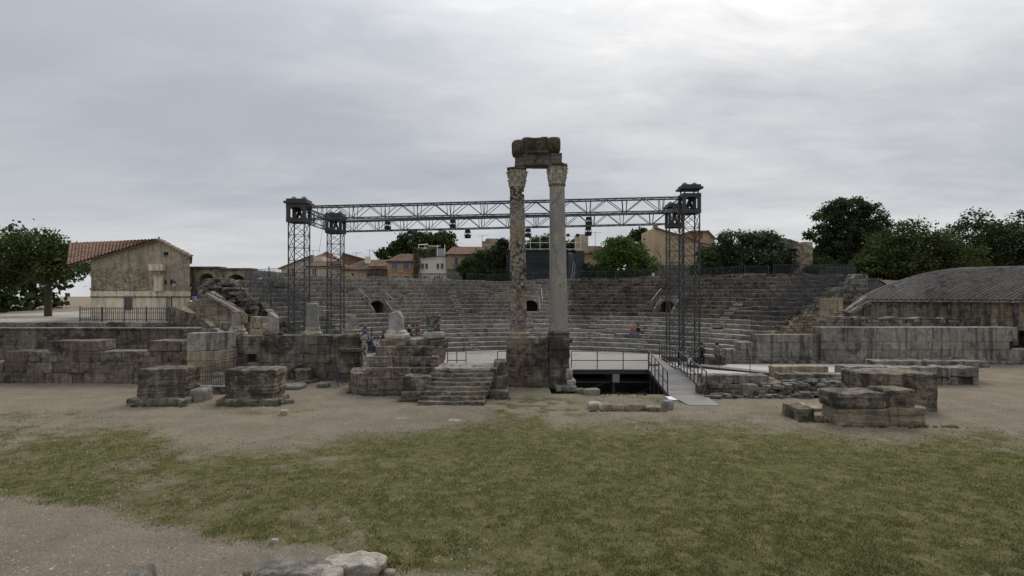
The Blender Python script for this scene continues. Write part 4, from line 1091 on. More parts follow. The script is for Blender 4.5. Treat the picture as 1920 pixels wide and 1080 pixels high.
slant_stump('thick grey stump with slanting broken top on the podium, left one', 744, YS, ZS,
    [('base', pr([(.62, 0), (.66, .1), (.64, .2), (.54, .28), (.52, .38), (.44, .46)]), 'worn', .07, {}),
     ('shaft', pr([(.42, .3), (.40, .5), (.39, 1.0), (.385, 1.45), (.2, 1.46), (.02, 1.47)], 5), 'marble', .02, {'cut': lambda x, y: np.where(x < .12, 1.38 + .25 * x, 1.41 - 1.35 * (x - .12)), 'dx': -1})])
slant_stump('dark rough pitted column stump on the podium, right one', 814.5, YS, ZS,
    [('base', pr([(.5, 0), (.57, .06), (.58, .2), (.55, .3), (.45, .36), (.3, .38)]), 'marble', .06, {}),
     ('shaft', pr([(.36, .3), (.34, .45), (.33, .8), (.36, 1.0), (.37, 1.15), (.3, 1.17), (.05, 1.14)], 5), 'pitted', .12, {'f': 6, 'dx': -1})])
# stumps on the long dark wall
flute = lambda k=24, a_=.05: (lambda a, z: 1 - a_ * (0.5 + .5 * math.cos(k * a)))
Y = 33.0; Z = 2.46
slant_stump('fluted stump with dark cap on the left end of the long wall', 445.5, Y, Z,
    [('base', pr([(.54, 0), (.56, .08), (.52, .16), (.43, .2), (.46, .27), (.48, .3), (.4, .38)]), 'worn', .07, {'f': 5}),
     ('shaft', pr([(.40, .34), (.37, .45), (.32, .55), (.315, .6), (.31, 1.0), (.315, 1.28), (.34, 1.34), (.34, 1.38), (.02, 1.38)], 3), 'worn', .012, {'n': 96, 'mod': flute(24, .10)}),])
slant_stump('plain pointed grey stump leaning left on the long wall', 512.5, Y, Z,
    [('base', pr([(.5, 0), (.54, .08), (.5, .18), (.4, .26), (.38, .3)]), 'wall', .07, {'f': 5}),
     ('shaft', pr([(.32, .25), (.31, .5), (.305, .9), (.3, 1.35), (.02, 1.36)], 4), 'marble', .02, {'cut': lambda x, y: 1.22 - .75 * np.clip(x, -.1, 1)})])
slant_stump('tall smooth grey stump beside the tall lattice mast on the long wall', 586, Y, Z,
    [('base', pr([(.5, 0), (.54, .08), (.5, .18), (.4, .26), (.4, .4), (.36, .5)]), 'worn', .07, {'f': 5}),
     ('flutes', pr([(.42, .3), (.40, .4), (.36, .52)], 3), 'wall_warm', .01, {'n': 96, 'mod': flute()}),
     ('shaft', pr([(.35, .48), (.345, .9), (.34, 1.5), (.335, 1.8), (.3, 1.86), (.02, 1.87)], 4), 'marble', .02, {'cut': lambda x, y: 1.84 - .25 * np.clip(x - .1, 0, 1)})])
slant_stump('short tapering stump on a fluted ring above the stone pier', 660, 32.3, 2.5,
    [('base', pr([(.5, 0), (.53, .08), (.5, .17), (.44, .2), (.5, .26), (.5, .32), (.45, .36)]), 'worn', .035, {'f': 5}),
     ('flutes', pr([(.43, .36), (.40, .5), (.36, .68), (.3, .7)], 3), 'worn', .01, {'n': 96, 'mod': flute(22, .09)}),
     ('shaft', pr([(.29, .68), (.28, .9), (.25, 1.12), (.02, 1.13)], 4), 'marble', .03, {})])
# carved fragments set in the pier
T = thing('carved_capital', 'worn leafy carved capital fragment set in the stone pier', 'carved fragment', (PX(657, 31.3), 31.3, 1.05))
V, F = lathe(pr([(.26, 0), (.3, .1), (.33, .35), (.42, .55), (.46, .62), (.44, .7), (.05, .72)], 3), 48, (PX(657, 31.3), 31.45, 1.0), .05, 7, 4, lambda a, z: 1 + .07 * math.cos(12 * a)); MB().add(V, F).build('leafy_drum', M['pedestal'], T)
stone_obj('slab', M['pedestal'], T, (PX(657, 31.3), 31.35, 1.79), (1.15, .9, .2), seg=(6, 5, 3), r=.05, amp=.05)
T = thing('fallen_capital', 'eroded leafy capital standing on the ground against the dark wall', 'carved fragment', (PX(569, 31.7), 31.7, 0))
V, F = lathe(pr([(.30, 0), (.34, .15), (.34, .4), (.38, .55), (.43, .65), (.40, .72), (.3, .74), (.05, .7)], 3), 48, (PX(569, 31.7), 31.6, 0), .06, 7, 9, lambda a, z: 1 + .08 * math.cos(10 * a)); MB().add(V, F).build('leafy_drum', M['wall_warm'], T)

# ================================================================ STAIRS
ST = thing('stone_steps', 'flight of worn stone steps leading up beside the podium', 'steps', (-2.6, 25, 0))
for k in range(8):
    Y0 = 25.0 + .31 * k; z1 = .16 * (k + 1)
    xl = -4.1 + .04 * k; xr = -1.18 + (.06 * k if k > 1 else .02 * k); mid = xl + (xr - xl) * random.uniform(.35, .65)
    for (a, b_) in ((xl, mid), (mid, xr)) if k % 2 else ((xl, xr),):
        P, F = rbox(((b_ - a) / 2 - .004, .40, .115), (26, 6, 4), .03); P += np.array(((a + b_) / 2, Y0 + .40, z1 - .115))
        # worn treads
        P[:, 2] -= .03 * np.exp(-((P[:, 0] - (a + b_) / 2) / ((b_ - a) * .28)) ** 2) * (P[:, 2] > z1 - .1)
        P = P + n3(P, 4.5, .022, 3, k); MB().add(P, F).build('step', M['cut_dark' if k % 3 else 'wall'], ST)
P, F = rbox((1.62, 1.0, .2), (20, 14, 4), .04); P += np.array((-2.35, 28.4, 1.1)); P = P + n3(P, 3, .035, 3, 3)
MB().add(P, F).build('landing', M['wall_pale'], ST)
for k, (x0, x1, y0, y1, z0, z1) in enumerate(((-4.05, -.8, 26.6, 31, -.1, .9), (-3.9, -.7, 27.4, 31, -.1, .92))):
    pass
MB().box(-3.9, -.75, 27.2, 31.0, -.1, .92).build('step_core', M['wall'], ST)
def cheek(lab, px0, px1, Y, z0, z1, d, s, mat='cut_dark', parent=None, seg=(9, 8, 7), amp=.05, r=.06):
    return stone_obj('cheek_block', M[mat], parent, ((PX(px0, Y) + PX(px1, Y)) / 2, Y + d / 2, (z0 + z1) / 2), (PX(px1, Y) - PX(px0, Y), d, z1 - z0), seg=seg, r=r, amp=amp, freq=1.8, s=s)
CL = thing('cheek_blocks', 'two stacked dark stone blocks flanking the steps on the left', 'stone blocks', (PX(780, 26), 26, 0))
cheek('', 752, 792, 25.9, -.08, .42, 1.6, 1, parent=CL); cheek('', 755, 806, 26.2, .42, 1.06, 1.3, 2, parent=CL)
CRt = thing('cheek_blocks', 'three stacked stone blocks flanking the steps on the right', 'stone blocks', (PX(935, 27), 27, 0))
cheek('', 917, 953, 26.5, -.08, .38, 1.7, 3, parent=CRt); cheek('', 922, 951, 27.0, .38, .98, 1.6, 4, parent=CRt); cheek('', 925.5, 949.5, 27.6, .98, 1.58, 1.3, 5, parent=CRt)

# ================================================================ BIG BLOCK STUMPS, LEFT
def stump_block(label, px0, px1, Y, z0, z1, dep, s):
    T = thing('block_stump', label, 'stone block', (PX((px0+px1)/2, Y), Y, 0), 'large square block stumps standing on the left lawn edge')
    w = PX(px1, Y) - PX(px0, Y)
    P, F = rbox((w / 2, dep / 2, (z1 - z0) / 2), (34, 20, 34), .05)
    P[:, 0] *= 1 + .05 * P[:, 2] / ((z1 - z0) / 2) * (P[:, 0] > 0)
    P += np.array((PX((px0 + px1) / 2, Y), Y + dep / 2, (z0 + z1) / 2))
    bed = (fbm(P * np.array([.6, .6, 5.5]), 4, s) - .5) * .13 + (fbm(P * np.array([1.2, 1.2, 16]), 2, s + 4) - .5) * .05
    c0 = np.array((PX((px0 + px1) / 2, Y), Y + dep / 2)); d = P[:, :2] - c0; P[:, :2] += d * bed[:, None]
    P = P + n3(P, 2.2, .045, 5, s); MB().add(P, F).build('block', M['cut_dark'], T); return T, w
T, w = stump_block('large squarish bedded block stump on a cracked base, left one', 258, 346, 25.2, .2, 1.53, 1.3, 3)
for k, (a, b_, z1, y0, dd) in enumerate(((240, 300, .3, 24.8, 1.7), (300, 350, .33, 24.7, 1.5), (318, 366, .55, 25.6, .9))):
    stone_obj('base_stone', M['cut_dark' if k < 2 else 'rock'], T, ((PX(a, 25) + PX(b_, 25)) / 2, y0 + dd / 2, z1 / 2 - .06), (PX(b_, 25) - PX(a, 25), dd, z1 + .1), seg=(9, 8, 6), r=.12, amp=.1, freq=2, s=k)
T, w = stump_block('large block stump with slanting right face near the barrier, right one', 421, 514, 25.2, .22, 1.50, 1.4, 8)
for k, (a, b_, z1, y0, dd) in enumerate(((407, 447, .27, 24.8, 1.6), (446, 482, .28, 24.75, 1.6), (480, 528, .32, 24.8, 1.2))):
    stone_obj('base_stone', M['cut_dark'], T, ((PX(a, 25) + PX(b_, 25)) / 2, y0 + dd / 2, z1 / 2 - .06), (PX(b_, 25) - PX(a, 25), dd, z1 + .1), seg=(9, 8, 6), r=.08, amp=.08, freq=2, s=k + 5)

def loose(label, px, py, w, h, d, s, mat='rock', cat='stone', name='loose_stone', group=None, Y=None, z=0., rot=0., amp=None, r=None, seg=(9, 8, 7), taper=0):
    """px,py: where its foot stands"""
    Y = 1080 * EYE / (py - 552) if Y is None else Y
    V, F = rock((PX(px, Y), Y + d / 2, z + h / 2 - .03), (w, d, h + .06), seg=seg, pw=(5 if h > .05 else 2.4) if name in ('boulder', 'row_stone', 'loose_stone') else None, r=r or min(w, h, d) * .25, amp=amp or min(w, h, d) * .16, freq=(3.4 if name == "boulder" else 2.1 / max(w, h) ** .5), s=s, rotz=rot, taper=taper)
    o = MB().add(V, F).build(name, M[mat], None); props(o, label, cat, group); return o
loose('broken dark angular stone lying right of the right block stump', 540, 757, .42, .17, .3, 3, 'wall', rot=.4)
loose('small pale triangular stone sunk in the dirt beside the block stump', 530, 779, .3, .2, .25, 4, 'wall_warm')
loose('flat pale rounded stone set in the path below the steps, left one', 750, 787, .52, .035, .4, 5, 'paving', group='flat stones in the path')
loose('flat pale rounded stone set in the path below the steps, right one', 851, 790, .56, .035, .36, 6, 'paving', group='flat stones in the path')
loose('low square slab on the ground before the dark wall', 603, 727, .62, .22, .6, 7, 'wall', 'slab', amp=.02)
loose('large pale flat slab lying at the foot of the dark wall', 538, 731, 1.3, .2, 1.2, 8, 'wall_pale', 'slab', amp=.02)
loose('small stone alone on the bare dirt in the lower left', 513, 1018, .13, .06, .1, 9)
# foreground stones at the bottom edge
loose('cream topped foreground boulder with dark undercut side at the bottom edge', 657, 1088, .80, .27, .42, 11, 'rock', 'boulder', 'boulder', seg=(26, 18, 18), amp=.085, r=.07, taper=-.45)
loose('little round stone right of the cream topped boulder', 729, 1081, .2, .08, .15, 12, 'rock')
loose('wide grey speckled foreground boulder left of the cream topped boulder', 540, 1118, 1.25, .33, .75, 13, 'rubble', 'boulder', 'boulder', seg=(14, 12, 10), amp=.1)
loose('pale pitted foreground boulder touching the grey speckled boulder', 592, 1122, .62, .33, .5, 14, 'rock', 'boulder', 'boulder', seg=(12, 10, 10), amp=.07)
loose('dark round foreground boulder at the bottom left corner', 245, 1118, .4, .34, .4, 15, 'rubble', 'boulder', 'boulder', seg=(12, 10, 10), amp=.08)
# kerb wall running to the dark wall
K = thing('stone_kerb', 'low stone kerb slanting back to the dark wall', 'kerb', (PX(520, 29), 29, 0))
pa, pb = np.array((PX(515, 28.3), 28.3)), np.array((PX(600, 31.6), 31.6))
masonry(K, straight(pa, pb), .3, [(-.05, .2)], M['wall'], avg=1.3, seed=91, amp=.02, r=.03)
# row of stones before the pit
for k, (a, b_, yb_, yt, lab, mt) in enumerate(((1104, 1127, 768, 753, 'white ended stone, leftmost of the low row before the pit', 'rock'), (1124, 1172, 771, 757, 'long brown stone second in the low row before the pit', 'wall_warm'),
        (1172, 1212, 772, 757, 'angular brown stone third in the low row before the pit', 'wall_warm'), (1212, 1242, 773, 762, 'low flat brown stone fourth in the low row before the pit', 'wall_warm'), (1244, 1263, 769, 751, 'round grey boulder ending the low row at the ramp foot', 'marble'))):
    Y = 1080 * EYE / (yb_ - 552)
    loose(lab, (a + b_) / 2, yb_, PX(b_, Y) - PX(a, Y), (yb_ - yt - 4) / 1080 * Y + .05, .5, 20 + k, mt, name='row_stone', group='row of low stones before the pit', r=.05 if k < 4 else .16, amp=.085, rot=(.15, -.08, .1, -.12, .2)[k])
loose('pale rectangular stone at the edge of the pit beside the pedestal', 1110, 741, .82, .28, .45, 31, 'wall_pale', 'stone block', amp=.025, r=.04)
loose('small broken stone between pedestal foot and pit', 1088, 737, .4, .2, .35, 32, 'wall')

# ================================================================ RUINED LOW WALLS, RIGHT
RL = thing('ruined_low_wall', 'ruined low rubble wall topped by dressed blocks right of the ramp', 'wall', (PX(1440, 27.5), 27.5, 0))
def yw(px): return 27.6
lr = random.Random(9); q = MB()
def heap(q, px0, px1, Y0, Y1, z0f, z1f, n, sz=(.2, .5), sq=.45, seed=0):
    lr = random.Random(seed)
    for k in range(n):
        px = lr.uniform(px0, px1); Y = lr.uniform(Y0, Y1); zt = z1f(px); z = z0f(px) + (zt - z0f(px)) * lr.random() ** .8
        w = lr.uniform(*sz); hh = w * lr.uniform(.25, sq)
        a, F = rock((PX(px, Y), Y, z), (w, w * .8, hh), seg=(3, 3, 2), r=.04, amp=.05, freq=3, s=k, rotz=lr.uniform(-.4, .4)); q.add(a, F)
masonry(RL, straight((PX(1322, 27.5), 27.6), (PX(1400, 27.5), 27.5)), .9, [(-.05, .12), (.12, .3), (.3, .48)], M['wall'], avg=.8, seed=101, amp=.04, r=.04, seg=(5, 3, 3), dj=.05)
masonry(RL, straight((PX(1322, 27.5), 27.75), (PX(1445, 27.5), 27.7)), .8, [(.48, .90)], M['wall_pale'], avg=1.0, seed=102, amp=.03, r=.05, seg=(6, 4, 4), dj=.03)
masonry(RL, straight((PX(1465, 28.3), 28.4), (PX(1592, 28.3), 28.3)), .8, [(.52, .88)], M['wall'], avg=1.35, seed=103, amp=.05, r=.05, seg=(7, 4, 4), dj=.05)
masonry(RL, straight((PX(1420, 27.6), 27.9), (PX(1570, 27.6), 28.0)), .8, courses(-.05, .58, 6, .02), M['wall'], avg=.32, seed=104, amp=.05, r=.03, seg=(2, 2, 2), dj=.07, joined='dry_stones')
heap(q, 1425, 1575, 27.2, 28.4, lambda p: 0, lambda p: float(np.interp(p, [1425, 1500, 1575], [.5, .6, .75])), 260, seed=1)
heap(q, 1500, 1640, 26.6, 30, lambda p: 0, lambda p: float(np.interp(p, [1500, 1560, 1600, 1640], [.15, .5, .9, 1.0])), 320, seed=2)
heap(q, 1325, 1500, 26.6, 27.4, lambda p: -.03, lambda p: .1, 90, (.12, .35), .35, seed=3)
props(q.build('fallen_stones', M['rubble'], RL), kind='stuff')
stone_obj('standing_block', M['wall'], RL, (PX(1409.5, 27), 27.3, .25), (.72, .6, .62), seg=(7, 6, 6), r=.05, amp=.04)
stone_obj('standing_block', M['wall'], RL, (PX(1318, 27.3), 27.6, .22), (.42, .5, .6), seg=(6, 6, 6), r=.05, amp=.03)
V, F = rock((PX(1507, 27), 27.4, .3), (.72, .5, .6), seg=(8, 6, 6), r=.05, amp=.05, s=4); V[:, 2] = np.minimum(V[:, 2], .62 - .75 * (V[:, 0] - PX(1500, 27))); MB().add(V, F).build('wedge_block', M['wall'], RL)
loose('pale pitted boulder perched at the right end of the ruined low wall', 1588, 736, .62, .44, .5, 41, 'rock', 'boulder', 'boulder', Y=28, z=.15)
T = thing('block_row', 'two long pale blocks standing on the pale gravel floor', 'stone blocks', (PX(1500, 34), 34, 0))
masonry(T, straight((PX(1451, 33.4), 33.4), (PX(1553, 33.4), 33.4)), .7, [(.02, .62)], M['wall_warm'], avg=1.6, seed=105, amp=.03, r=.04, seg=(10, 5, 5), aj=.1, core=False)
T = thing('block_cluster', 'cluster of flat topped pale blocks in front of the right wall', 'stone blocks', (PX(1640, 31), 31, 0))
masonry(T, straight((PX(1586, 30.5), 30.6), (PX(1830, 30.5), 30.2)), 1.1, [(.45, .95)], M['wall_pale'], avg=1.0, seed=106, amp=.06, r=.06, seg=(7, 6, 5), dj=.15, core=False)
masonry(T, straight((PX(1640, 31.5), 31.6), (PX(1850, 31.5), 31.4)), .9, [(.8, 1.15)], M['wall_pale'], avg=.9, seed=107, amp=.06, r=.06, seg=(7, 6, 5), dj=.1, core=False)
masonry(T, straight((PX(1590, 30.7), 30.8), (PX(1830, 30.7), 30.4)), 1.2, [(-.05, .45)], M['rubble'], avg=.5, seed=108, amp=.08, r=.06, seg=(3, 3, 3), dj=.15, joined='rubble_footing')
# big blocks at the right edge
T = thing('block_stack', 'two large bedded blocks stacked at the right edge of the lawn', 'stone blocks', (PX(1625, 21), 21, 0))
YB = 20.9
def big(px0, px1, z0, z1, y0, d, s, mat='cut_dark', r=.1, amp=.05):
    P, F = rbox(((PX(px1, YB) - PX(px0, YB)) / 2, d / 2, (z1 - z0) / 2), (22, 9, 10), r); P += np.array(((PX(px0, YB) + PX(px1, YB)) / 2, y0 + d / 2, (z0 + z1) / 2))
    P[:, 1] += (fbm(P * np.array([.7, .7, 7]), 3, s) - .5) * .14
    P = P + n3(P, 2, amp, 4, s); MB().add(P, F).build('block', M[mat], T)
big(1576, 1672, -.05, .62, 21.0, 1.2, 1, 'wall_warm', .06); big(1673, 1745, -.05, .66, 21.1, 1.2, 2, 'wall_warm', .06)
big(1567, 1668, .62, 1.22, 20.95, 1.25, 3, 'cut_dark', .2, .06); big(1667, 1725, .66, 1.30, 21.05, 1.2, 4, 'cut_dark', .1)
T = thing('stone_block', 'high dark square topped block behind the stacked pair at right', 'stone block', (PX(1680, 24), 24, 0))
P, F = rbox((1.5, .9, .95), (18, 10, 12), .06); P += np.array((PX(1622, 23.6) + 1.5, 24.5, .6)); P = P + n3(P, 2, .05, 4, 5); MB().add(P, F).build('block', M['cut_dark'], T)
T = thing('low_blocks', 'low broken blocks lying left of the stacked blocks on the lawn edge', 'stone blocks', (PX(1535, 22), 22, 0))
for k, (a, b_, Y, z1, d) in enumerate(((1497, 1527, 21.9, .46, 1.3), (1520, 1585, 22.5, .36, 1.2), (1522, 1552, 21.9, .2, .8), (1548, 1580, 21.8, .22, .8))):
    stone_obj('block', M['wall_warm' if k else 'cut_dark'], T, ((PX(a, Y) + PX(b_, Y)) / 2, Y + d / 2, z1 / 2 - .03), (PX(b_, Y) - PX(a, Y), d, z1 + .06), seg=(12, 10, 8), r=.035, amp=.045, freq=2.6, s=k)

# ================================================================ STAGE, RAMP AND RAILINGS
SD = thing('stage_deck', 'grey modern stage deck spanning the dark pit before the seats', 'stage', (-1, 34.5, .3))
o = MB(); o.hexa([(-12.2, 34.5, .2), (9.75, 34.5, .2), (10.7, 43, .2), (-12.2, 43, .2), (-12.2, 34.5, .3), (9.75, 34.5, .3), (10.7, 43, .3), (-12.2, 43, .3)]); o.build('platform', M['deck'], SD)
MB().box(-12.2, 9.8, 34.42, 34.5, .04, .312).build('edge_beam', M['steel'], SD)
for x_ in (-10, -6, 3.2, 6.1, 9.2):
    MB().box(x_ - .09, x_ + .09, 34.55, 34.75, -3.0, .2).build('pillar', M['steel'], SD)
    MB().beam((x_, 34.6, -.3), (x_, 42, -.3), .15, .3).build('joist', M['steel'], SD)
MB().box(6.0, 6.4, 34.3, 34.5, -.45, .03).build('bracket', M['steel_light'], SD)
for z_ in (-.5, -1.6):
    MB().beam((1.5, 34.9, z_), (9.6, 34.9, z_), .1, .12).build('cross_beam', M['steel'], SD)
for a, b_ in ((2, 6.1), (6.1, 9.4)):
    MB().tube((a, 34.9, -1.9), (b_, 34.9, -.4), .04).build('brace', M['steel'], SD)
def railing(label, pts, h=1.1, mid=(.5,), step=2.0, rr=.024, name='railing', mat='steel', ends=True, group='railings round the stage'):
    T = thing(name, label, 'railing', pts[0], group)
    for (a, b_) in zip(pts[:-1], pts[1:]):
        A_, B_ = Vector(a), Vector(b_); L = (B_ - A_).length; n = max(1, round(L / step))
        for fr in tuple(mid) + (1.0,):
            MB().beam(A_ + Vector((0, 0, h * fr)), B_ + Vector((0, 0, h * fr)), rr * 1.9, rr * 1.7).build('rail', M[mat], T)
        for i in range(n + 1):
            p = A_.lerp(B_, i / n); MB().box(p.x - rr, p.x + rr, p.y - rr, p.y + rr, p.z - .12, p.z + h - .02).build('post', M[mat], T)
    return T
railing('dark stage railing above the pit between pedestal and ramp', [(3.55, 34.46, .3), (8.2, 34.46, .3)], step=1.6)
railing('short stage railing seen left of the pedestal', [(-.86, 34.46, .3), (.2, 34.46, .3)], step=.5)
railing('short stage railing right of the stepped podium', [(-3.85, 34.46, .3), (-2.75, 34.46, .3)], step=.55)
railing('stage railing glimpsed between the stone pier and the podium', [(-8.7, 34.46, .3), (-4.2, 34.46, .3)], step=1.9)
RA = thing('access_ramp', 'grey plank ramp climbing from the lawn to the stage', 'ramp', (8.1, 26.9, 0))
L0, R0_, L1, R1 = Vector((7.35, 26.9, .07)), Vector((9.08, 27.0, .07)), Vector((8.2, 34.44, .315)), Vector((9.9, 34.44, .315))
npl = 44
for i in range(npl):
    t0, t1 = i / npl, (i + .93) / npl; a, b_, c2, d2 = L0.lerp(L1, t0), R0_.lerp(R1, t0), R0_.lerp(R1, t1), L0.lerp(L1, t1); dz = Vector((0, 0, -.035)); j = Vector((0, 0, random.uniform(-.003, .003)))
    MB().hexa([a + dz, b_ + dz, c2 + dz, d2 + dz, a + j, b_ + j, c2 + j, d2 + j]).build('plank', M['plank'], RA)
for (p, q_, nm, off) in ((L0, L1, 'side_beam', -.05), (R0_, R1, 'side_beam', .05)):
    MB().beam(p + Vector((off, 0, -.04)), q_ + Vector((off, 0, -.04)), .06, .2).build(nm, M['steel'], RA)
MB().beam(L0 + Vector((-.01, .3, .03)), L1 + Vector((-.01, 0, .03)), .05, .05).build('kick_strip', M['steel_light'], RA)
MB().beam(R0_ + Vector((-.01, .3, .03)), R1 + Vector((-.01, 0, .03)), .05, .05).build('kick_strip', M['steel_light'], RA)
MB().hexa([(7.62, 24.85, .015), (8.95, 24.75, .015), (9.05, 26.98, .05), (7.4, 26.88, .05), (7.62, 24.85, .03), (8.95, 24.75, .03), (9.05, 26.98, .075), (7.4, 26.88, .075)]).build('end_plate', M['plate'], RA)
MB().hexa([(7.15, 26.2, .01), (7.5, 26.0, .01), (7.42, 26.8, .02), (7.12, 26.8, .02), (7.15, 26.2, .03), (7.5, 26.0, .03), (7.42, 26.8, .06), (7.12, 26.8, .06)]).build('white_skirt', M['white_paint'], RA)
for i in range(4):
    p = L0.lerp(L1, .25 + .22 * i); q_ = R0_.lerp(R1, .25 + .22 * i)
    for v_ in (p, q_): MB().box(v_.x - .04, v_.x + .04, v_.y - .04, v_.y + .04, -3.0, v_.z - .1).build('prop', M['steel'], RA)
railing('left handrail of the ramp with upright posts', [tuple(L0 + Vector((-.06, .1, 0))), tuple(L1 + Vector((-.04, 0, 0)))], step=1.5)
railing('long right handrail of the ramp running on along the stage', [tuple(R0_ + Vector((.06, .1, 0))), tuple(R1 + Vector((.04, 0, 0))), (10.45, 40.8, .3)], step=.95, mid=(.12, .55))
railing('thin wire railing along the dark gangway right of the mast', [(11.6, 37.5, .2), (14.3, 34.6, .1), (17.5, 36.0, .1)], step=1.6, mid=(), rr=.014)
o = MB().hexa([(11.3, 37.4, .12), (11.6, 38.6, .12), (16.3, 34.2, .02), (15.9, 33.4, .02), (11.3, 37.4, .26), (11.6, 38.6, .26), (16.3, 34.2, .12), (15.9, 33.4, .12)]).build('gangway', M['steel'], None)
props(o, 'dark flat gangway sloping down right from the stage across pale gravel', 'gangway')
# crowd barrier by the pier
T = thing('crowd_barrier', 'grey metal crowd barrier turned edge on beside the stone pier', 'barrier', (PX(629, 30), 30, 0))
a, b_ = Vector((PX(624, 30.6), 31.2, 0)), Vector((PX(633, 29.2), 29.3, 0))
B = MB()
for f_ in (.15, 1.08): B.tube(a + Vector((0, 0, f_)), b_ + Vector((0, 0, f_)), .02)
B.tube(a + Vector((0, 0, .15)), a + Vector((0, 0, 1.08)), .02); B.tube(b_ + Vector((0, 0, .15)), b_ + Vector((0, 0, 1.08)), .02); B.build('frame', M['fence'], T)
B = MB()
for i in range(1, 16): p = a.lerp(b_, i / 16); B.tube(p + Vector((0, 0, .15)), p + Vector((0, 0, 1.08)), .008, n=4)
B.build('bars', M['fence'], T)
for p in (a.lerp(b_, .12), a.lerp(b_, .88)): MB().tube(p + Vector((-.32, 0, .01)), p + Vector((0, 0, .25)), .015).tube(p + Vector((.3, 0, .01)), p + Vector((0, 0, .25)), .015).build('foot', M['steel_light'], T)
# sunken enclosure with railing between the block stumps
T = thing('sunken_enclosure', 'low concrete enclosure with dark bar railing between the two block stumps', 'enclosure', (PX(384, 28.3), 28.3, 0))
MB().box(PX(340, 27.6), PX(430, 27.6), 27.6, 27.8, -.05, .36).build('concrete_wall', M['wall'], T)
MB().box(PX(340, 27.6), PX(430, 27.6), 27.58, 27.82, .36, .40).build('bottom_rail', M['steel_light'], T)
B = MB()
for x_ in np.arange(PX(341, 27.7), PX(430, 27.7), .11): B.tube((x_, 27.7, .4), (x_, 27.7, 1.08), .011, n=4)
B.tube((PX(340, 27.7), 27.7, 1.06), (PX(430, 27.7), 27.7, 1.06), .018); B.tube((PX(340, 27.7), 27.7, .85), (PX(430, 27.7), 27.7, .85), .012); B.build('bars', M['steel'], T)
B = MB(); q0, q1 = Vector((PX(345, 27.7), 28.2, .4)), Vector((PX(420, 27.7), 30.2, .9))
for i in range(24):
    p = q0.lerp(q1, i / 24); B.tube(p, p + Vector((0, 0, .65)), .011, n=4)
B.tube(q0 + Vector((0, 0, .65)), q1 + Vector((0, 0, .65)), .018); B.tube(q0, q1, .018); B.build('side_bars', M['steel'], T)
loose('fluted pale column fragment standing behind the bar railing', 405, 700, .5, .75, .4, 51, 'worn', 'column fragment', 'column_fragment', Y=29.8, amp=.04, r=.1)
o = MB().add([(-17.2, 28.2, .05), (-13.8, 28.2, .05), (-13.8, 30.2, .05), (-17.2, 30.2, .05)], [(0, 1, 2, 3)]).build('gravel_patch', M['pale_gravel'], None); props(o, kind='structure')
# railing with crossed bars in front of the big house
T = bar_fence('dark iron railing with crossed bars below the big gabled house', straight((PX(150, 44), 44), (PX(316, 44), 44)), lambda u: 2.75, 1.05, step=.16, posts=1.9, rails=(.12, .6, .95))
T = bar_fence('short dense bar gate at the end of the iron railing', straight((PX(313, 42.5), 42.5), (PX(322, 42.5), 42.5)), lambda u: 2.9, 1.7, step=.1, posts=.5)

# ================================================================ LATTICE MASTS AND TRUSSES
def lattice(parent, p0, w, z0, z1, bay, nm='bracing', rot=0.0):
    x0, y0 = p0; h = w / 2; ca, sa = math.cos(rot), math.sin(rot)
    c4 = [(x0 + ca * a - sa * b_, y0 + sa * a + ca * b_) for a, b_ in ((-h, -h), (h, -h), (h, h), (-h, h))]
    for c in c4: MB().tube((c[0], c[1], z0), (c[0], c[1], z1), .045, n=6).build('leg', M['steel'], parent)
    B = MB(); n = int((z1 - z0) / bay)
    for i in range(n):
        za, zb = z0 + (z1 - z0) * i / n, z0 + (z1 - z0) * (i + 1) / n
        for k in range(4):
            a, b_ = c4[k], c4[(k + 1) % 4]
            B.tube((a[0], a[1], za), (b_[0], b_[1], za), .024, n=4)
            B.tube((a[0], a[1], za), (b_[0], b_[1], zb), .022, n=4)
            B.tube((b_[0], b_[1], za), (a[0], a[1], zb), .022, n=4)
    B.build('bracing', M['steel'], parent)
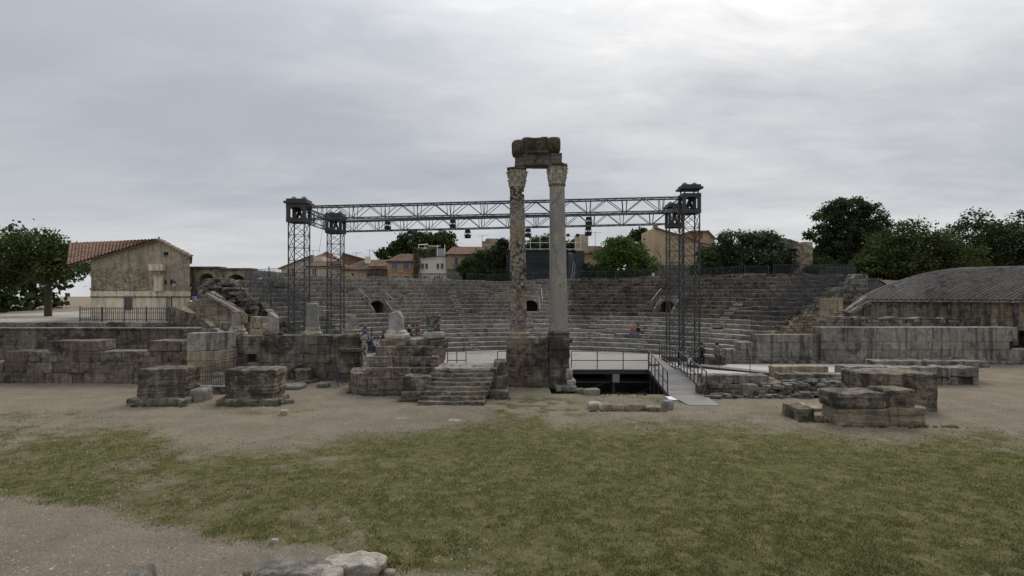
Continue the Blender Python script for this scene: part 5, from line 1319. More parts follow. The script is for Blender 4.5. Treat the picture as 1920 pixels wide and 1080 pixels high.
def mast_head(parent, x0, y0, w, z0, z1, lift, rot=0.0):
    """hollow cube frame with openings, then the pulley deck"""
    B = MB(); h = w / 2; e_ = w * .17
    for sx in (-1, 1):
        for sy in (-1, 1): B.box(x0 + sx * h - (e_ if sx > 0 else 0), x0 + sx * h + (0 if sx > 0 else e_), y0 + sy * h - (e_ if sy > 0 else 0), y0 + sy * h + (0 if sy > 0 else e_), z0, z1)
    for z_ in (z0 - .003, z1 - e_ * 1.1):
        for s in (-1, 1):
            B.box(x0 - h - .01, x0 + h + .01, min(y0 + s * h, y0 + s * (h - e_)) - .004, max(y0 + s * h, y0 + s * (h - e_)) + .004, z_, z_ + e_ * 1.15)
            B.box(min(x0 + s * h, x0 + s * (h - e_)) - .006, max(x0 + s * h, x0 + s * (h - e_)) + .006, y0 - h + e_ + .01, y0 + h - e_ - .01, z_ + .002, z_ + e_ * 1.14)
    # corner gussets make the openings eight sided
    for s in (-1, 1):
        for cx_ in (-1, 1):
            for (zc_, sz) in ((z0 + e_, 1), (z1 - e_ * 1.1, -1)):
                xx = x0 + cx_ * (h - e_); g = w * .16; yy = y0 + s * (h - .03)
                B.prism([(xx, zc_), (xx - cx_ * g, zc_), (xx, zc_ + sz * g)], yy - .03, yy + .03)
    B.build('head_frame', M['steel'], parent)
    B = MB(); B.box(x0 - w * .28, x0 + w * .28, y0 - w * .22, y0 + w * .22, z0 + .2, z0 + .34).tube((x0 - .2, y0, z0 + .3), (x0 + .12, y0, z1 - .2), .12).tube((x0 + .22, y0, z0 + .3), (x0 - .05, y0, z1 - .2), .09).build('hoist', M['black'], parent)
    zt = z1 + lift
    if lift > .1:
        B = MB()
        for sx in (-1, 1):
            for sy in (-1, 1): B.tube((x0 + sx * h * .75, y0 + sy * h * .75, z1), (x0 + sx * h * .75, y0 + sy * h * .75, zt), .05)
        B.build('stub_posts', M['steel'], parent)
    MB().box(x0 - w * .60, x0 + w * .60, y0 - w * .60, y0 + w * .60, zt, zt + w * .11).box(x0 - w * .5, x0 + w * .5, y0 - w * .5, y0 + w * .5, zt + w * .112, zt + w * .24).build('top_plate', M['steel'], parent)
    for s in (-1, 1):
        MB().tube((x0 + s * w * .27, y0 - .06, zt + w * .27), (x0 + s * w * .27, y0 + .06, zt + w * .27), w * .15, n=16).build('sheave', M['steel_light'], parent)
    for s in (-1, 1):
        B = MB()
        for z_ in (z0 + .1, z1 - .15): B.tube((x0 + s * h, y0, z_), (x0 + s * (h + .09), y0, z_), .05)
        B.build('roller', M['steel'], parent)
masts = {}
for key, px, Y, w, hw, py_b, py_t, lift, lab in (('FL', 561, 42.0, 1.14, 1.38, 418, 384, .02, 'lattice mast at the left end of the near truss'), ('BL', 629.5, 50.3, 1.14, 1.42, 438, 409, .02, 'lattice mast at the left end of the far truss'),
        ('FR', 1292.5, 37.8, 1.02, 1.17, 400, 364, .30, 'lattice mast at the right end of the near truss, the tallest'), ('BR', 1264.5, 44.7, 1.0, 1.18, 427, 393, .12, 'lattice mast at the right end of the far truss')):
    x0 = PX(px, Y); T = thing('lattice_mast', lab, 'lighting mast', (x0, Y, 0), 'steel lattice masts holding the lighting trusses'); masts[key] = (x0, Y)
    zb, zt = PZ(py_b, Y), PZ(py_t, Y)
    if key[0] == 'F' and key == 'FR': zb, zt = PZ(401, Y), PZ(365, Y)
    lattice(T, (x0, Y), w, 0 if Y < 46 else -.7, zb, .86)
    mast_head(T, x0, Y, hw, zb, zt, lift)
    MB().box(x0 - .8, x0 + .8, Y - .8, Y + .8, -.72, .06).build('foot_plate', M['steel'], T)
ZT, TRH = 11.15, .88
def truss(label, a, b_, shorten, dz=0., w=.8):
    a, b_ = Vector((*a, ZT + dz)), Vector((*b_, ZT + dz)); d = (b_ - a).normalized(); a = a + d * shorten; b_ = b_ - d * shorten
    side = Vector((-d.y, d.x, 0)); T = thing('lighting_truss', label, 'truss', tuple(a), 'lighting trusses spanning between the masts'); L = (b_ - a).length
    ch = [(s, v) for s in (-1, 1) for v in (0, -1)]
    for s, v in ch: MB().tube(a + side * (s * w / 2) + Vector((0, 0, v * TRH)), b_ + side * (s * w / 2) + Vector((0, 0, v * TRH)), .055 if v == 0 else .043, n=6).build('chord', M['steel'], T)
    n = max(1, round(L / 2.32)); B = MB(); P = L / n; r = .025
    for s in (-1, 1):
        o_ = side * (s * w / 2); dn = Vector((0, 0, -TRH))
        for i in range(n):
            u = a + d * (P * i)
            B.tube(u + o_, u + d * (P * .47) + o_ + dn, r, n=5); B.tube(u + d * (P * .53) + o_ + dn, u + d * P + o_, r, n=5)
            B.tube(u + d * (P * .43) + o_, u + d * (P * .46) + o_ + dn, r, n=5); B.tube(u + d * (P * .57) + o_, u + d * (P * .54) + o_ + dn, r, n=5)
    for i in range(2 * n + 1):
        u = a + d * (P * .5 * i)
        for v in (0, -1):
            B.tube(u - side * w / 2 + Vector((0, 0, v * TRH)), u + side * w / 2 + Vector((0, 0, v * TRH)), r * .6, n=4)
            if i < 2 * n: B.tube(u - side * w / 2 * (1 if i % 2 else -1) + Vector((0, 0, v * TRH)), u + d * (P * .5) + side * w / 2 * (1 if i % 2 else -1) + Vector((0, 0, v * TRH)), r * .45, n=4)
    B.build('web_bars', M['steel'], T)
    return a, b_, T
tf = truss('long steel truss spanning in front, between the two nearest masts', masts['FL'], masts['FR'], .6)
tb = truss('long steel truss spanning behind, between the two far masts', masts['BL'], masts['BR'], .6)
ts = truss('short side truss joining the two left masts', masts['FL'], masts['BL'], .7)
tt_ = truss('short side truss joining the two right masts', masts['FR'], masts['BR'], .6)
# cable hanging from the left side truss
props(MB().tube((PX(605, 46), 46, 10.2), (PX(598, 46), 46, PZ(476, 46)), .012, n=4).build('hanging_cable', M['black'], None), 'thin cable hanging from the left side truss', 'cable')
def loose_cable(label, t0, t1, v, seed):
    a, b_, _ = tb; lr = random.Random(seed); B = MB(); last = None
    for i in range(25):
        f_ = t0 + (t1 - t0) * i / 24; p = a.lerp(b_, f_) + Vector((0, -.42, -TRH * v - .10 * abs(math.sin(i * .8)) - .03)); 
        if last: B.tube(last, p, .014, n=4)
        last = p
    props(B.build('power_cable', M['black'], None), label, 'cable', 'power cables strapped along the far truss')
loose_cable('black cable looping along the left half of the far truss', .02, .48, 1, 1)
loose_cable('black cable looping along the right half of the far truss', .55, .98, 1, 2)
lights = [(727, 423, 'b', 'stage light inside the far truss above the dark pines'), (769, 441, 'b', 'stage light hung under the far truss before the pines'), (849, 420, 'b', 'stage light inside the far truss above the tiled house'),
          (877, 439, 'b', 'stage light hung under the far truss over the stone house'), (990, 437, 'b', 'stage light hung under the truss between the two columns'), (1104, 415, 'b', 'stage light inside the far truss right of the columns'), (1103, 434, 'b', 'stage light hung under the far truss right of the columns')]
for px, py, w_, lab in lights:
    a, b_, _ = tb
    t_ = .5
    for _k in range(20):
        p = a.lerp(b_, t_); t_ += (px - (960 + 1080 * p.x / p.y)) / 1080 * p.y / (b_.x - a.x)
    p = a.lerp(b_, t_); z = PZ(py, p.y); T = thing('stage_light', lab, 'stage light', (p.x, p.y, z - .35), 'black stage lights hung on the far truss')
    zc = ZT - TRH
    MB().tube((p.x, p.y, zc), (p.x, p.y, z + .1), .02).box(p.x - .26, p.x + .26, p.y - .025, p.y + .025, z + .1, z + .14).box(p.x - .28, p.x - .25, p.y - .02, p.y + .02, z - .15, z + .12).box(p.x + .25, p.x + .28, p.y - .02, p.y + .02, z - .15, z + .12).build('yoke', M['black'], T)
    V, F = rbox((.22, .2, .13), (3, 3, 3), .05); MB().add(V + np.array((p.x, p.y, z + .22)), F).build('hood', M['black'], T)
    V, F = rbox((.25, .25, .15), (3, 3, 3), .06); MB().add(V + np.array((p.x, p.y, z - .19)), F).build('body', M['black'], T)
    MB().tube((p.x, p.y - .1, z - .03), (p.x, p.y - .1, z + .08), .14, n=12).build('lens', M['lamp_glass'], T)

# ================================================================ HOUSES BEYOND
def tile_roof(name, parent, c00, c10, c11, c01, mat='tile', sp=.24, rows=None, thick=.08):
    """eave c00->c10, ridge c01->c11; rounded tile channels running up the slope"""
    c00, c10, c11, c01 = map(lambda v: np.array(v, float), (c00, c10, c11, c01))
    W = np.linalg.norm(c10 - c00); n = max(3, int(W / sp)); H = np.linalg.norm(c01 - c00); rows = rows or max(2, int(H / .45))
    nrm = np.cross(c10 - c00, c01 - c00); nrm /= np.linalg.norm(nrm)
    if nrm[2] < 0: nrm = -nrm
    sub = 4; m_ = n * sub; V = []
    for j in range(rows):
        for (tt, lift) in ((j / rows, .045), ((j + 1) / rows, .0)):
            for i in range(m_ + 1):
                s = i / m_; ph = (i % sub) / sub; b_ = .10 * abs(math.sin(math.pi * i / sub)) if True else 0
                p = (c00 * (1 - s) + c10 * s) * (1 - tt) + (c01 * (1 - s) + c11 * s) * tt
                V.append(p + nrm * (b_ + lift + (_h(np.int64(i // sub), np.int64(j), np.int64(3), 5) - .5) * .03))
    F = []; k = m_ + 1
    for j in range(rows):
        a = j * 2 * k
        for i in range(m_): F.append((a + i, a + i + 1, a + k + i + 1, a + k + i))
        if j < rows - 1:
            for i in range(m_): F.append((a + k + i, a + k + i + 1, a + 2 * k + i + 1, a + 2 * k + i))
    B = MB().add(np.array(V), F)
    lo = -nrm * thick
    B.add([c00 + lo, c10 + lo, c11 + lo, c01 + lo, c00, c10, c11, c01], [(0, 1, 2, 3), (0, 4, 5, 1), (1, 5, 6, 2), (3, 2, 6, 7), (0, 3, 7, 4)])
    return B.build(name, M[mat], parent)
def window(parent, px, py, w, h, Y, frame='white_paint', shutters=None, sill=True, panes=2, arch=False, ang=0):
    x, z = PX(px, Y), PZ(py, Y); B = MB(); t_ = .06
    B.box(x - w/2 - t_, x - w/2, Y - .06, Y + .03, z - h/2 - t_, z + h/2 + t_).box(x + w/2, x + w/2 + t_, Y - .06, Y + .03, z - h/2 - t_, z + h/2 + t_)
    B.box(x - w/2, x + w/2, Y - .058, Y + .03, z + h/2, z + h/2 + t_).box(x - w/2, x + w/2, Y - .058, Y + .03, z - h/2 - t_, z - h/2)
    for i in range(1, panes): B.box(x - w/2 + w*i/panes - .025, x - w/2 + w*i/panes + .025, Y - .05, Y + .02, z - h/2 + .001, z + h/2 - .001)
    f = B.build('window', M[frame], parent)
    MB().box(x - w/2 + .002, x + w/2 - .002, Y - .02, Y + .02, z - h/2 + .002, z + h/2 - .002).build('pane', M['glass'], f)
    if sill: MB().box(x - w/2 - .12, x + w/2 + .12, Y - .16, Y - .005, z - h/2 - t_ - .09, z - h/2 - t_ - .003).build('sill', M['wall_pale'], f)
    if arch:
        B = MB(); n = 8
        for i in range(n):
            a, b_ = math.pi * i / n, math.pi * (i + 1) / n; r = w / 2 + t_; zz = z + h/2 + t_ - .02
            B.prism([(x + r*math.cos(a), zz + r*.45*math.sin(a)), (x + r*math.cos(b_), zz + r*.45*math.sin(b_)), (x + (r+.12)*math.cos(b_), zz + (r+.12)*.5*math.sin(b_)), (x + (r+.12)*math.cos(a), zz + (r+.12)*.5*math.sin(a))][::-1], Y - .07, Y - .004)
        B.build('arch_trim', M['house_pale'], f)
        MB().prism([(x + (w/2+t_)*math.cos(a), z + h/2 + t_ - .02 + (w/2+t_)*.45*math.sin(a)) for a in np.linspace(0, math.pi, 9)][::-1], Y - .03, Y - .002).build('fanlight', M['glass'], f)
    if shutters:
        for s in (-1, 1):
            x0 = x + s * (w/2 + t_ + .03); x1 = x0 + s * w * .52; sh = MB(); a, b_ = min(x0, x1), max(x0, x1)
            sh.box(a, b_, Y - .07, Y - .03, z - h/2 - .02, z + h/2 + .02)
            for q in range(int(h / .12)): sh.box(a + .04, b_ - .04, Y - .085, Y - .072, z - h/2 + .05 + q * .12, z - h/2 + .11 + q * .12)
            sh.build('shutter', M[shutters], parent)
    return f
def house(label, px0, px1, Y, py_e, mat, depth=8, roof=None, cat='house', name='house', zb=4.0):
    x0, x1 = PX(px0, Y), PX(px1, Y); ze = PZ(py_e, Y)
    T = thing(name, label, cat, ((x0 + x1) / 2, Y, zb))
    MB().box(x0, x1, Y, Y + depth, zb, ze).build('wall', M[mat], T)
    if roof:
        py_r, mat_r, hipl, hipr, run = roof; zr = PZ(py_r, Y + run); o_ = .35
        r0, r1 = x0 + hipl, x1 - hipr
        tile_roof('roof', T, (x0 - .25, Y - o_, ze + .02), (x1 + .25, Y - o_, ze + .02), (r1, Y + run, zr), (r0, Y + run, zr), mat_r)
        tile_roof('roof', T, (x1 + .25, Y + 2 * run + o_, ze + .02), (x0 - .25, Y + 2 * run + o_, ze + .02), (r0, Y + run + .01, zr), (r1, Y + run + .01, zr), mat_r, sp=.6)
        for (xe, xr, sg) in ((x0 - .25, r0, -1), (x1 + .25, r1, 1)):
            if abs(xr - xe) > .5:
                a, b_ = ((xe, Y + 2*run + o_, ze + .02), (xe, Y - o_, ze + .02)) if sg < 0 else ((xe, Y - o_, ze + .02), (xe, Y + 2*run + o_, ze + .02))
                tile_roof('roof', T, a, b_, (xr, Y + run, zr), (xr, Y + run + .01, zr), mat_r, sp=.5)
            else:
                MB().add([(xe - sg*.25, Y, ze), (xe - sg*.25, Y + 2*run, ze), (xe - sg*.25, Y + run, zr - .05)], [(0, 1, 2) if sg > 0 else (0, 2, 1)]).build('gable', M[mat], T)
    return T
def antenna(label, px, pyb, pyt, Y):
    x = PX(px, Y); T = thing('tv_antenna', label, 'antenna', (x, Y, PZ(pyb, Y)), 'rooftop antennas')
    zt = PZ(pyt, Y); MB().tube((x, Y, PZ(pyb, Y)), (x, Y, zt), .03).build('mast', M['steel'], T)
    B = MB().tube((x - .6, Y, zt - .1), (x + .9, Y, zt - .05), .018)
    for k in range(6): B.tube((x - .5 + k * .25, Y - .2, zt - .1 + k * .01), (x - .5 + k * .25, Y + .2, zt - .1 + k * .01), .012)
    B.build('elements', M['steel'], T)
H = house('pale gabled house with long slope, leftmost beyond the tiers', 528, 605, 86, 503, 'house_pale', 7)
x0, xm = PX(524, 86), PX(583, 86)
MB().prism([(x0 + .3, PZ(503, 86)), (PX(605, 86), PZ(503, 86)), (PX(605, 86), PZ(481, 86)), (xm, PZ(481, 86))], 86.002, 93).build('gable', M['house_pale'], H)
tile_roof('roof', H, (x0 - .1, 93.4, PZ(504, 86)), (x0 - .1, 85.6, PZ(504, 86)), (xm, 85.6, PZ(480, 86)), (xm, 93.4, PZ(480, 86)), 'tile_brown', sp=.4)
MB().box(PX(580, 85.8), PX(586, 85.8), 85.8, 86.8, PZ(495, 85.8), PZ(478, 85.8)).build('chimney', M['house_brick'], H)
H = house('low pale house with brown tiled roof behind the left lattice masts', 577, 640, 83, 500.5, 'house_pale', 8, (490.5, 'tile_brown', .3, 1.5, 3)); window(H, 589, 510, .55, .95, 83)
H = house('orange brown upper house rising behind the low pale house', 590, 618, 90, 484, 'house_brick', 8, (475, 'tile', .9, .9, 2.2)); MB().box(PX(604, 90), PX(609, 90), 91, 92, PZ(480, 91), PZ(472, 91)).build('chimney', M['house_brick'], H)
H = house('brick coloured house with long low gable behind the second mast', 642, 683, 90, 487, 'house_brick', 8)
MB().prism([(PX(638, 90), PZ(487, 90)), (PX(686, 90), PZ(487, 90)), (PX(662, 90), PZ(479, 90)), (PX(642, 90), PZ(475, 90))], 89.9, 97).build('gable', M['house_brick'], H)
B = MB(); B.beam((PX(642, 89.5), 89.5, PZ(474, 89.5)), (PX(688, 89.5), 89.5, PZ(487, 89.5)), .8, .12); B.build('verge', M['tile'], H)
H = house('tan low house with wide brown tiled roof and one small window', 641, 727, 82, 507, 'house_tan', 9, (488, 'tile_brown', 2.2, .4, 4.0)); window(H, 662, 515, .42, .52, 82, sill=False)
MB().box(PX(684, 84), PX(692, 84), 84, 85, PZ(494, 84), PZ(481, 84)).build('chimney', M['house_white'], H)
tile_roof('roof', H, (PX(690, 80.8), 80.8, PZ(500, 80.8)), (PX(726, 80.8), 80.8, PZ(500, 80.8)), (PX(724, 83), 83, PZ(489, 83)), (PX(700, 83), 83, PZ(489, 83)), 'tile', sp=.26)
H = house('orange house with hipped tile roof and arched windows with grey shutters', 727, 777, 79, 491, 'house_orange', 7, (477, 'tile_brown', 1.3, .3, 2.6))
for px in (740, 762): window(H, px, 499, .62, .88, 79, 'shutter_blue', 'shutter', arch=True)
for px in (740, 762): window(H, px, 524, .8, .5, 79, 'shutter_blue', 'shutter', arch=True, sill=False)
MB().box(PX(727, 79) - .04, PX(777, 79), 78.9, 78.998, PZ(493.5, 79), PZ(491, 79)).build('eave_band', M['house_brick'], H)
H = house('flat topped white house with two pairs of grey windows', 785, 837, 78, 481, 'house_white', 8)
for px in (792.5, 800, 821, 829): window(H, px, 499, .36, .74, 78, 'white_paint', panes=1, sill=False)
MB().box(PX(784, 78), PX(838, 78), 77.85, 78.2, PZ(481, 78), PZ(479.5, 78)).build('cornice', M['wall_pale'], H)
MB().box(PX(786, 78), PX(837, 78), 77.93, 77.998, PZ(514.5, 78), PZ(513, 78)).build('string_course', M['wall_pale'], H)
for px in (797, 822): window(H, px, 521.5, .5, .6, 78, 'white_paint', 'shutter', sill=False)
T = thing('roof_pergola', 'pale pergola and glass screen on the white house terrace', 'pergola', (PX(808, 81), 81, PZ(480, 81)))
for px in (785, 797, 820, 834): MB().tube((PX(px, 81), 81, PZ(480, 81)), (PX(px, 81), 81, PZ(459, 81)), .05).build('post', M['white_paint'], T)
MB().beam((PX(784, 81), 81, PZ(459, 81)), (PX(802, 81), 81, PZ(458, 81)), .5, .12).beam((PX(802, 81), 81, PZ(461, 81)), (PX(826, 81), 81, PZ(461.5, 81)), .12, .08).build('beam', M['white_paint'], T)
MB().box(PX(784, 82), PX(811, 82), 82, 85, PZ(480, 82), PZ(464, 82)).build('back_wall', M['house_pale'], T)
MB().box(PX(819, 81), PX(835, 81), 81.1, 81.2, PZ(480, 81), PZ(466, 81)).build('screen', M['shutter'], T)
H = house('ochre stone house with red striped tile roof and dark window', 838, 908, 77, 478, 'house_ochre', 8, (463.5, 'tile', .6, .2, 3.0))
window(H, 856, 490, .38, .95, 77, 'wall_pale', sill=True, panes=1)
MB().box(PX(847.5, 77), PX(852, 77), 76.9, 76.97, PZ(497, 77), PZ(483, 77)).build('shutter', M['shutter'], H)
MB().box(PX(837, 76.8), PX(868, 76.8), 76.8, 76.998, PZ(531, 76.8), PZ(506, 76.8)).build('lower_wall', M['rubble'], H)
MB().box(PX(836, 76.8), PX(869, 76.8), 76.7, 76.999, PZ(506, 76.8), PZ(504.5, 76.8)).build('ledge', M['wall_pale'], H)
T = thing('ruined_tower', 'ruined square stone tower behind the tiled ochre house', 'tower', (PX(922, 84), 84, 5))
masonry(T, straight((PX(904, 84), 84), (PX(938, 84), 84)), 2.6, courses(4.5, PZ(447, 84), 22), M['rubble_warm'], avg=.5, joined='tower_stones', seg=(2, 2, 2), r=.03, amp=.03, seed=131, top=lambda u: PZ(452 if u < .5 else 445 if u < .9 else 447 if u < 2.3 else 455, 84))
antenna('thin rooftop antenna left of the ruined tower', 904, 463, 441, 83); antenna('rooftop antenna above the brown tiled roof', 693, 490, 468, 84); antenna('rooftop antenna above the leftmost gabled house', 587, 480, 469, 85); antenna('small rooftop antenna behind the second lattice mast', 668, 480, 473, 90)
antenna('rooftop antenna left of the bright green tree', 1116, 475, 435, 85)
H = house('old stone house with short tile roof left of the bright green tree', 1090, 1135, 86, 475, 'house_ochre', 7, (462, 'tile_brown', .3, .3, 2.5)); MB().box(PX(1080, 86), PX(1102, 86), 85.5, 88, PZ(475, 86), PZ(440, 86)).build('stair_tower', M['rubble_warm'], H)
MB().tube((PX(1116, 85), 85, PZ(475, 85)), (PX(1116, 85), 85, PZ(466, 85)), .35, n=10).build('chimney', M['house_brick'], H)
H = house('tall tan gabled house behind the two right lattice masts', 1227, 1308, 80, 458, 'house_tan', 9, zb=5.0)
MB().prism([(PX(1227, 80), PZ(458, 80)), (PX(1308, 80), PZ(458, 80)), (PX(1308, 80), PZ(452, 80)), (PX(1231, 80), PZ(427, 80)), (PX(1227, 80), PZ(427, 80))], 80.001, 88).build('gable', M['house_tan'], H)
MB().beam((PX(1227, 79.9), 79.9, PZ(426.5, 79.9)), (PX(1309, 79.9), 79.9, PZ(452, 79.9)), .6, .14).build('verge', M['tile'], H)
MB().box(PX(1228, 79.8), PX(1312, 79.8), 79.7, 79.998, PZ(520, 79.8), PZ(497, 79.8)).build('lower_wall', M['rubble'], H)
MB().box(PX(1230, 80), PX(1237, 80), 81, 82, PZ(428, 80), PZ(421, 80)).build('chimney', M['house_brick'], H)
H = house('tan house with brown flat roof edge right of the tall gabled house', 1296, 1326, 84, 434, 'house_brick', 8)
MB().prism([(PX(1318, 83.8), 5), (PX(1340, 83.8), 5), (PX(1340, 83.8), PZ(448, 83.8)), (PX(1326, 83.8), PZ(433, 83.8)), (PX(1318, 83.8), PZ(433, 83.8))], 83.8, 92).build('side_wing', M['house_tan'], H)
MB().box(PX(1294, 83.6), PX(1328, 83.6), 83.4, 92, PZ(435, 83.6), PZ(432.5, 83.6)).build('flat_roof', M['tile_brown'], H)
MB().beam((PX(1326, 83.5), 83.5, PZ(432, 83.5)), (PX(1342, 83.5), 83.5, PZ(449, 83.5)), .6, .12).build('verge', M['tile'], H)
tile_roof('roof', H, (PX(1306, 80.5), 80.5, PZ(454, 80.5)), (PX(1330, 80.5), 80.5, PZ(459, 80.5)), (PX(1326, 82.5), 82.5, PZ(452, 82.5)), (PX(1306, 82.5), 82.5, PZ(447, 82.5)), 'tile')
T = thing('ruined_tower', 'tall ruined stone tower between the flowering tree and big oak', 'tower', (PX(1505, 68), 68, 5))
masonry(T, straight((PX(1488, 68), 68), (PX(1524, 68), 68)), 2.6, courses(5, PZ(453, 68), 22), M['rubble_warm'], avg=.42, joined='tower_stones', seg=(2, 2, 2), r=.02, amp=.03, seed=132, top=lambda u: PZ(453.5 + 1.5 * math.sin(u * 3), 68),
        hole=lambda u, z: abs(u - .2) < .1 and PZ(476, 68) < z < PZ(465, 68))
T = thing('ruined_wall', 'sloping ruined stone wall descending to the tall ruined tower', 'wall', (PX(1460, 74), 74, 5))
masonry(T, straight((PX(1430, 74), 74), (PX(1512, 74), 74)), 2, courses(5, PZ(437, 74), 20), M['rubble'], avg=.5, joined='wall_stones', seg=(2, 2, 2), r=.03, amp=.05, seed=133, top=lambda u: PZ(float(np.interp(u, [0, 1.2, 1.8, 2.4, 3.2, 4.2, 5.6], [441, 437, 440, 446, 447, 452, 455])), 74))
MB().tube((PX(1450, 74), 74.5, PZ(440, 74)), (PX(1450, 74), 74.5, PZ(430, 74)), .12, n=8).build('chimney_pipe', M['steel'], T)
H = house('distant house with red tile roof showing behind the big oak', 1626, 1668, 90, 440, 'house_ochre', 7, (428, 'tile', .4, 3.0, 3))
# black control booth behind the tiers
T = thing('control_booth', 'black slatted booth standing above the tiers behind the columns', 'booth', (PX(1022, 73), 73, 6))
x0, x1 = PX(949, 73), PX(1066, 73); zt, zb = PZ(470.5, 73), 5.9
MB().box(x0 + .1, x1 - .1, 73.12, 77, zb, zt - .05).build('body', M['booth'], T)
MB().box(PX(1079, 73), PX(1096, 73), 73, 77, zb, zt).build('side_block', M['booth'], T)
z_ = zb
while z_ < zt - .1:
    MB().box(x0, x1, 73.0, 73.11, z_, min(z_ + .23, zt)).build('slat', M['booth'], T); z_ += .25
for k, (a, b_) in enumerate(((x0, x1),)): MB().box(a - .1, b_ + .1, 72.9, 77.1, zt, zt + .12).build('roof', M['booth'], T)
MB().box(PX(1064, 73.4), PX(1080, 73.4), 73.4, 73.5, zb, PZ(475, 73.4)).build('door', M['glass'], T)
MB().box(PX(1064, 73.2), PX(1080, 73.2), 73.05, 77, zt, zt + .1).build('lintel', M['booth'], T)
R_b = thing('roof_railing', 'pale tubular railing on the roof of the black booth', 'railing', (PX(1022, 73), 73.3, zt + .12))
for px in (955, 975, 994.5, 1012.5, 1030, 1048, 1079.5, 1089):
    MB().tube((PX(px, 73.2), 73.2, zt + .1), (PX(px, 73.2), 73.2, PZ(442, 73.2)), .035, n=6).build('post', M['white_paint'], R_b)
for py in (443, 455, 467):
    MB().tube((PX(955, 73.2), 73.2, PZ(py, 73.2)), (PX(1089, 73.2), 73.2, PZ(py, 73.2)), .028, n=6).build('rail', M['white_paint'], R_b)
T = thing('floodlight', None, None, (0, 0, 0)); bpy.data.objects.remove(T)
for k, (px, lab) in enumerate(((992, 'small black floodlight on the booth railing between the columns'), (1005, 'second small floodlight on the booth railing'), (1026, 'third small floodlight on the booth railing'), (1065, 'small black floodlight on the booth roof right of the columns'), (1083, 'small floodlight at the right end of the booth railing'))):
    z_ = PZ(441 if px > 1060 or px < 995 else 458, 73.1)
    T = thing('floodlight', lab, 'floodlight', (PX(px, 73.1), 73.1, z_), 'small floodlights on the booth railing')
    V, F = rbox((.22, .13, .17), (3, 3, 3), .05); MB().add(V + np.array((PX(px, 73.0), 73.0, z_)), F).build('housing', M['black'], T)
    MB().box(PX(px, 73.1) - .03, PX(px, 73.1) + .03, 73.05, 73.2, z_ - .4, z_ - .15).build('bracket', M['black'], T)
# ladder stairs at the booth door
T = thing('steel_steps', 'light metal steps leading up to the booth door', 'steps', (PX(1075, 71), 71, 6))
for s in (0, 1): MB().tube((PX(1071 + 5 * s, 71), 71 + s * .6, 6.4), (PX(1078 + 5 * s, 71), 72.6 + s * .6, 9.0), .03).build('rail', M['steel_light'], T)
for k in range(7): MB().box(PX(1066, 71) + k * .1, PX(1074, 71) + k * .1, 71 + k * .24, 71.25 + k * .24, 6.4 + k * .2, 6.44 + k * .2).build('tread', M['steel_light'], T)
props(MB().box(PX(1218, 72), PX(1222, 72), 70.6, 71.1, 6.9, 7.45).box(PX(1222, 72), PX(1234, 72), 70.6, 70.7, 6.85, 6.98).build('white_box', M['white_paint'], None), 'small white box on the top wall right of the bright green tree', 'box')

# ---- big gabled house, left
DH = 50.0
BH = thing('gabled_house', 'big old gabled house with stained grey upper wall and cream base', 'house', (PX(270, DH), DH, 2))
xl, xr, xa_ = PX(170, DH), PX(356.5, DH), PX(298, DH)
SK = xr * 12 / DH
def skew(o_):
    me = o_.data; k = WL[o_.name]
    for v in me.vertices:
        dy = v.co.y + k.y - DH
        if dy > .3: v.co.x += SK * dy / 12
    return o_
skew(MB().box(xl, xr, DH, DH + 12, 2.0, PZ(558, DH)).build('cream_base', M['render_cream'], BH))
skew(MB().prism([(xl, PZ(557.9, DH)), (xr - .05, PZ(557.9, DH)), (xr - .05, PZ(480.5, DH)), (xa_, PZ(450, DH)), (xl, PZ(486.6, DH))], DH + .04, DH + 11.9).build('upper_wall', M['render_grey'], BH))
MB().box(xl, xr + .03, DH - .08, DH + .06, PZ(557.5, DH), PZ(555.5, DH)).build('string_course', M['wall_pale'], BH)
MB().box(xl, xr + .02, DH - .03, DH + .05, PZ(555.4, DH), PZ(546, DH)).build('band', M['render_cream'], BH)
MB().beam((xa_, DH - .1, PZ(448.8, DH)), (xr + .12, DH - .1, PZ(481, DH)), .4, .12).build('verge', M['wall_pale'], BH)
skew(tile_roof('roof', BH, (xr + .15, DH - .25, PZ(481, DH)), (xr + .15, DH + 12, PZ(481, DH)), (xa_, DH + 12, PZ(449, DH)), (xa_, DH - .25, PZ(449, DH)), 'tile', sp=.4))
tile_roof('roof', BH, (PX(130, DH), DH - .3, PZ(499, DH)), (xa_ - .05, DH - .3, PZ(450.5, DH)), (xa_ * (DH + 5) / DH - .1, DH + 5, PZ(449.2, DH + 5)), (PX(130, DH + 5), DH + 5, PZ(456, DH + 5)), 'tile', sp=.3)
MB().tube((xa_, DH, PZ(449, DH)), (xa_, DH, PZ(444, DH)), .05).box(xa_ - .1, xa_ + .1, DH - .04, DH + .04, PZ(446.6, DH), PZ(445.8, DH)).build('finial', M['steel'], BH)
f = MB().box(PX(307, DH), PX(315, DH), DH - .01, DH + .035, PZ(479, DH), PZ(472.5, DH)).build('attic_opening', M['black'], BH)
MB().box(PX(306, DH), PX(316, DH), DH - .06, DH + .03, PZ(480.5, DH), PZ(479.05, DH)).build('sill', M['wall_pale'], f)
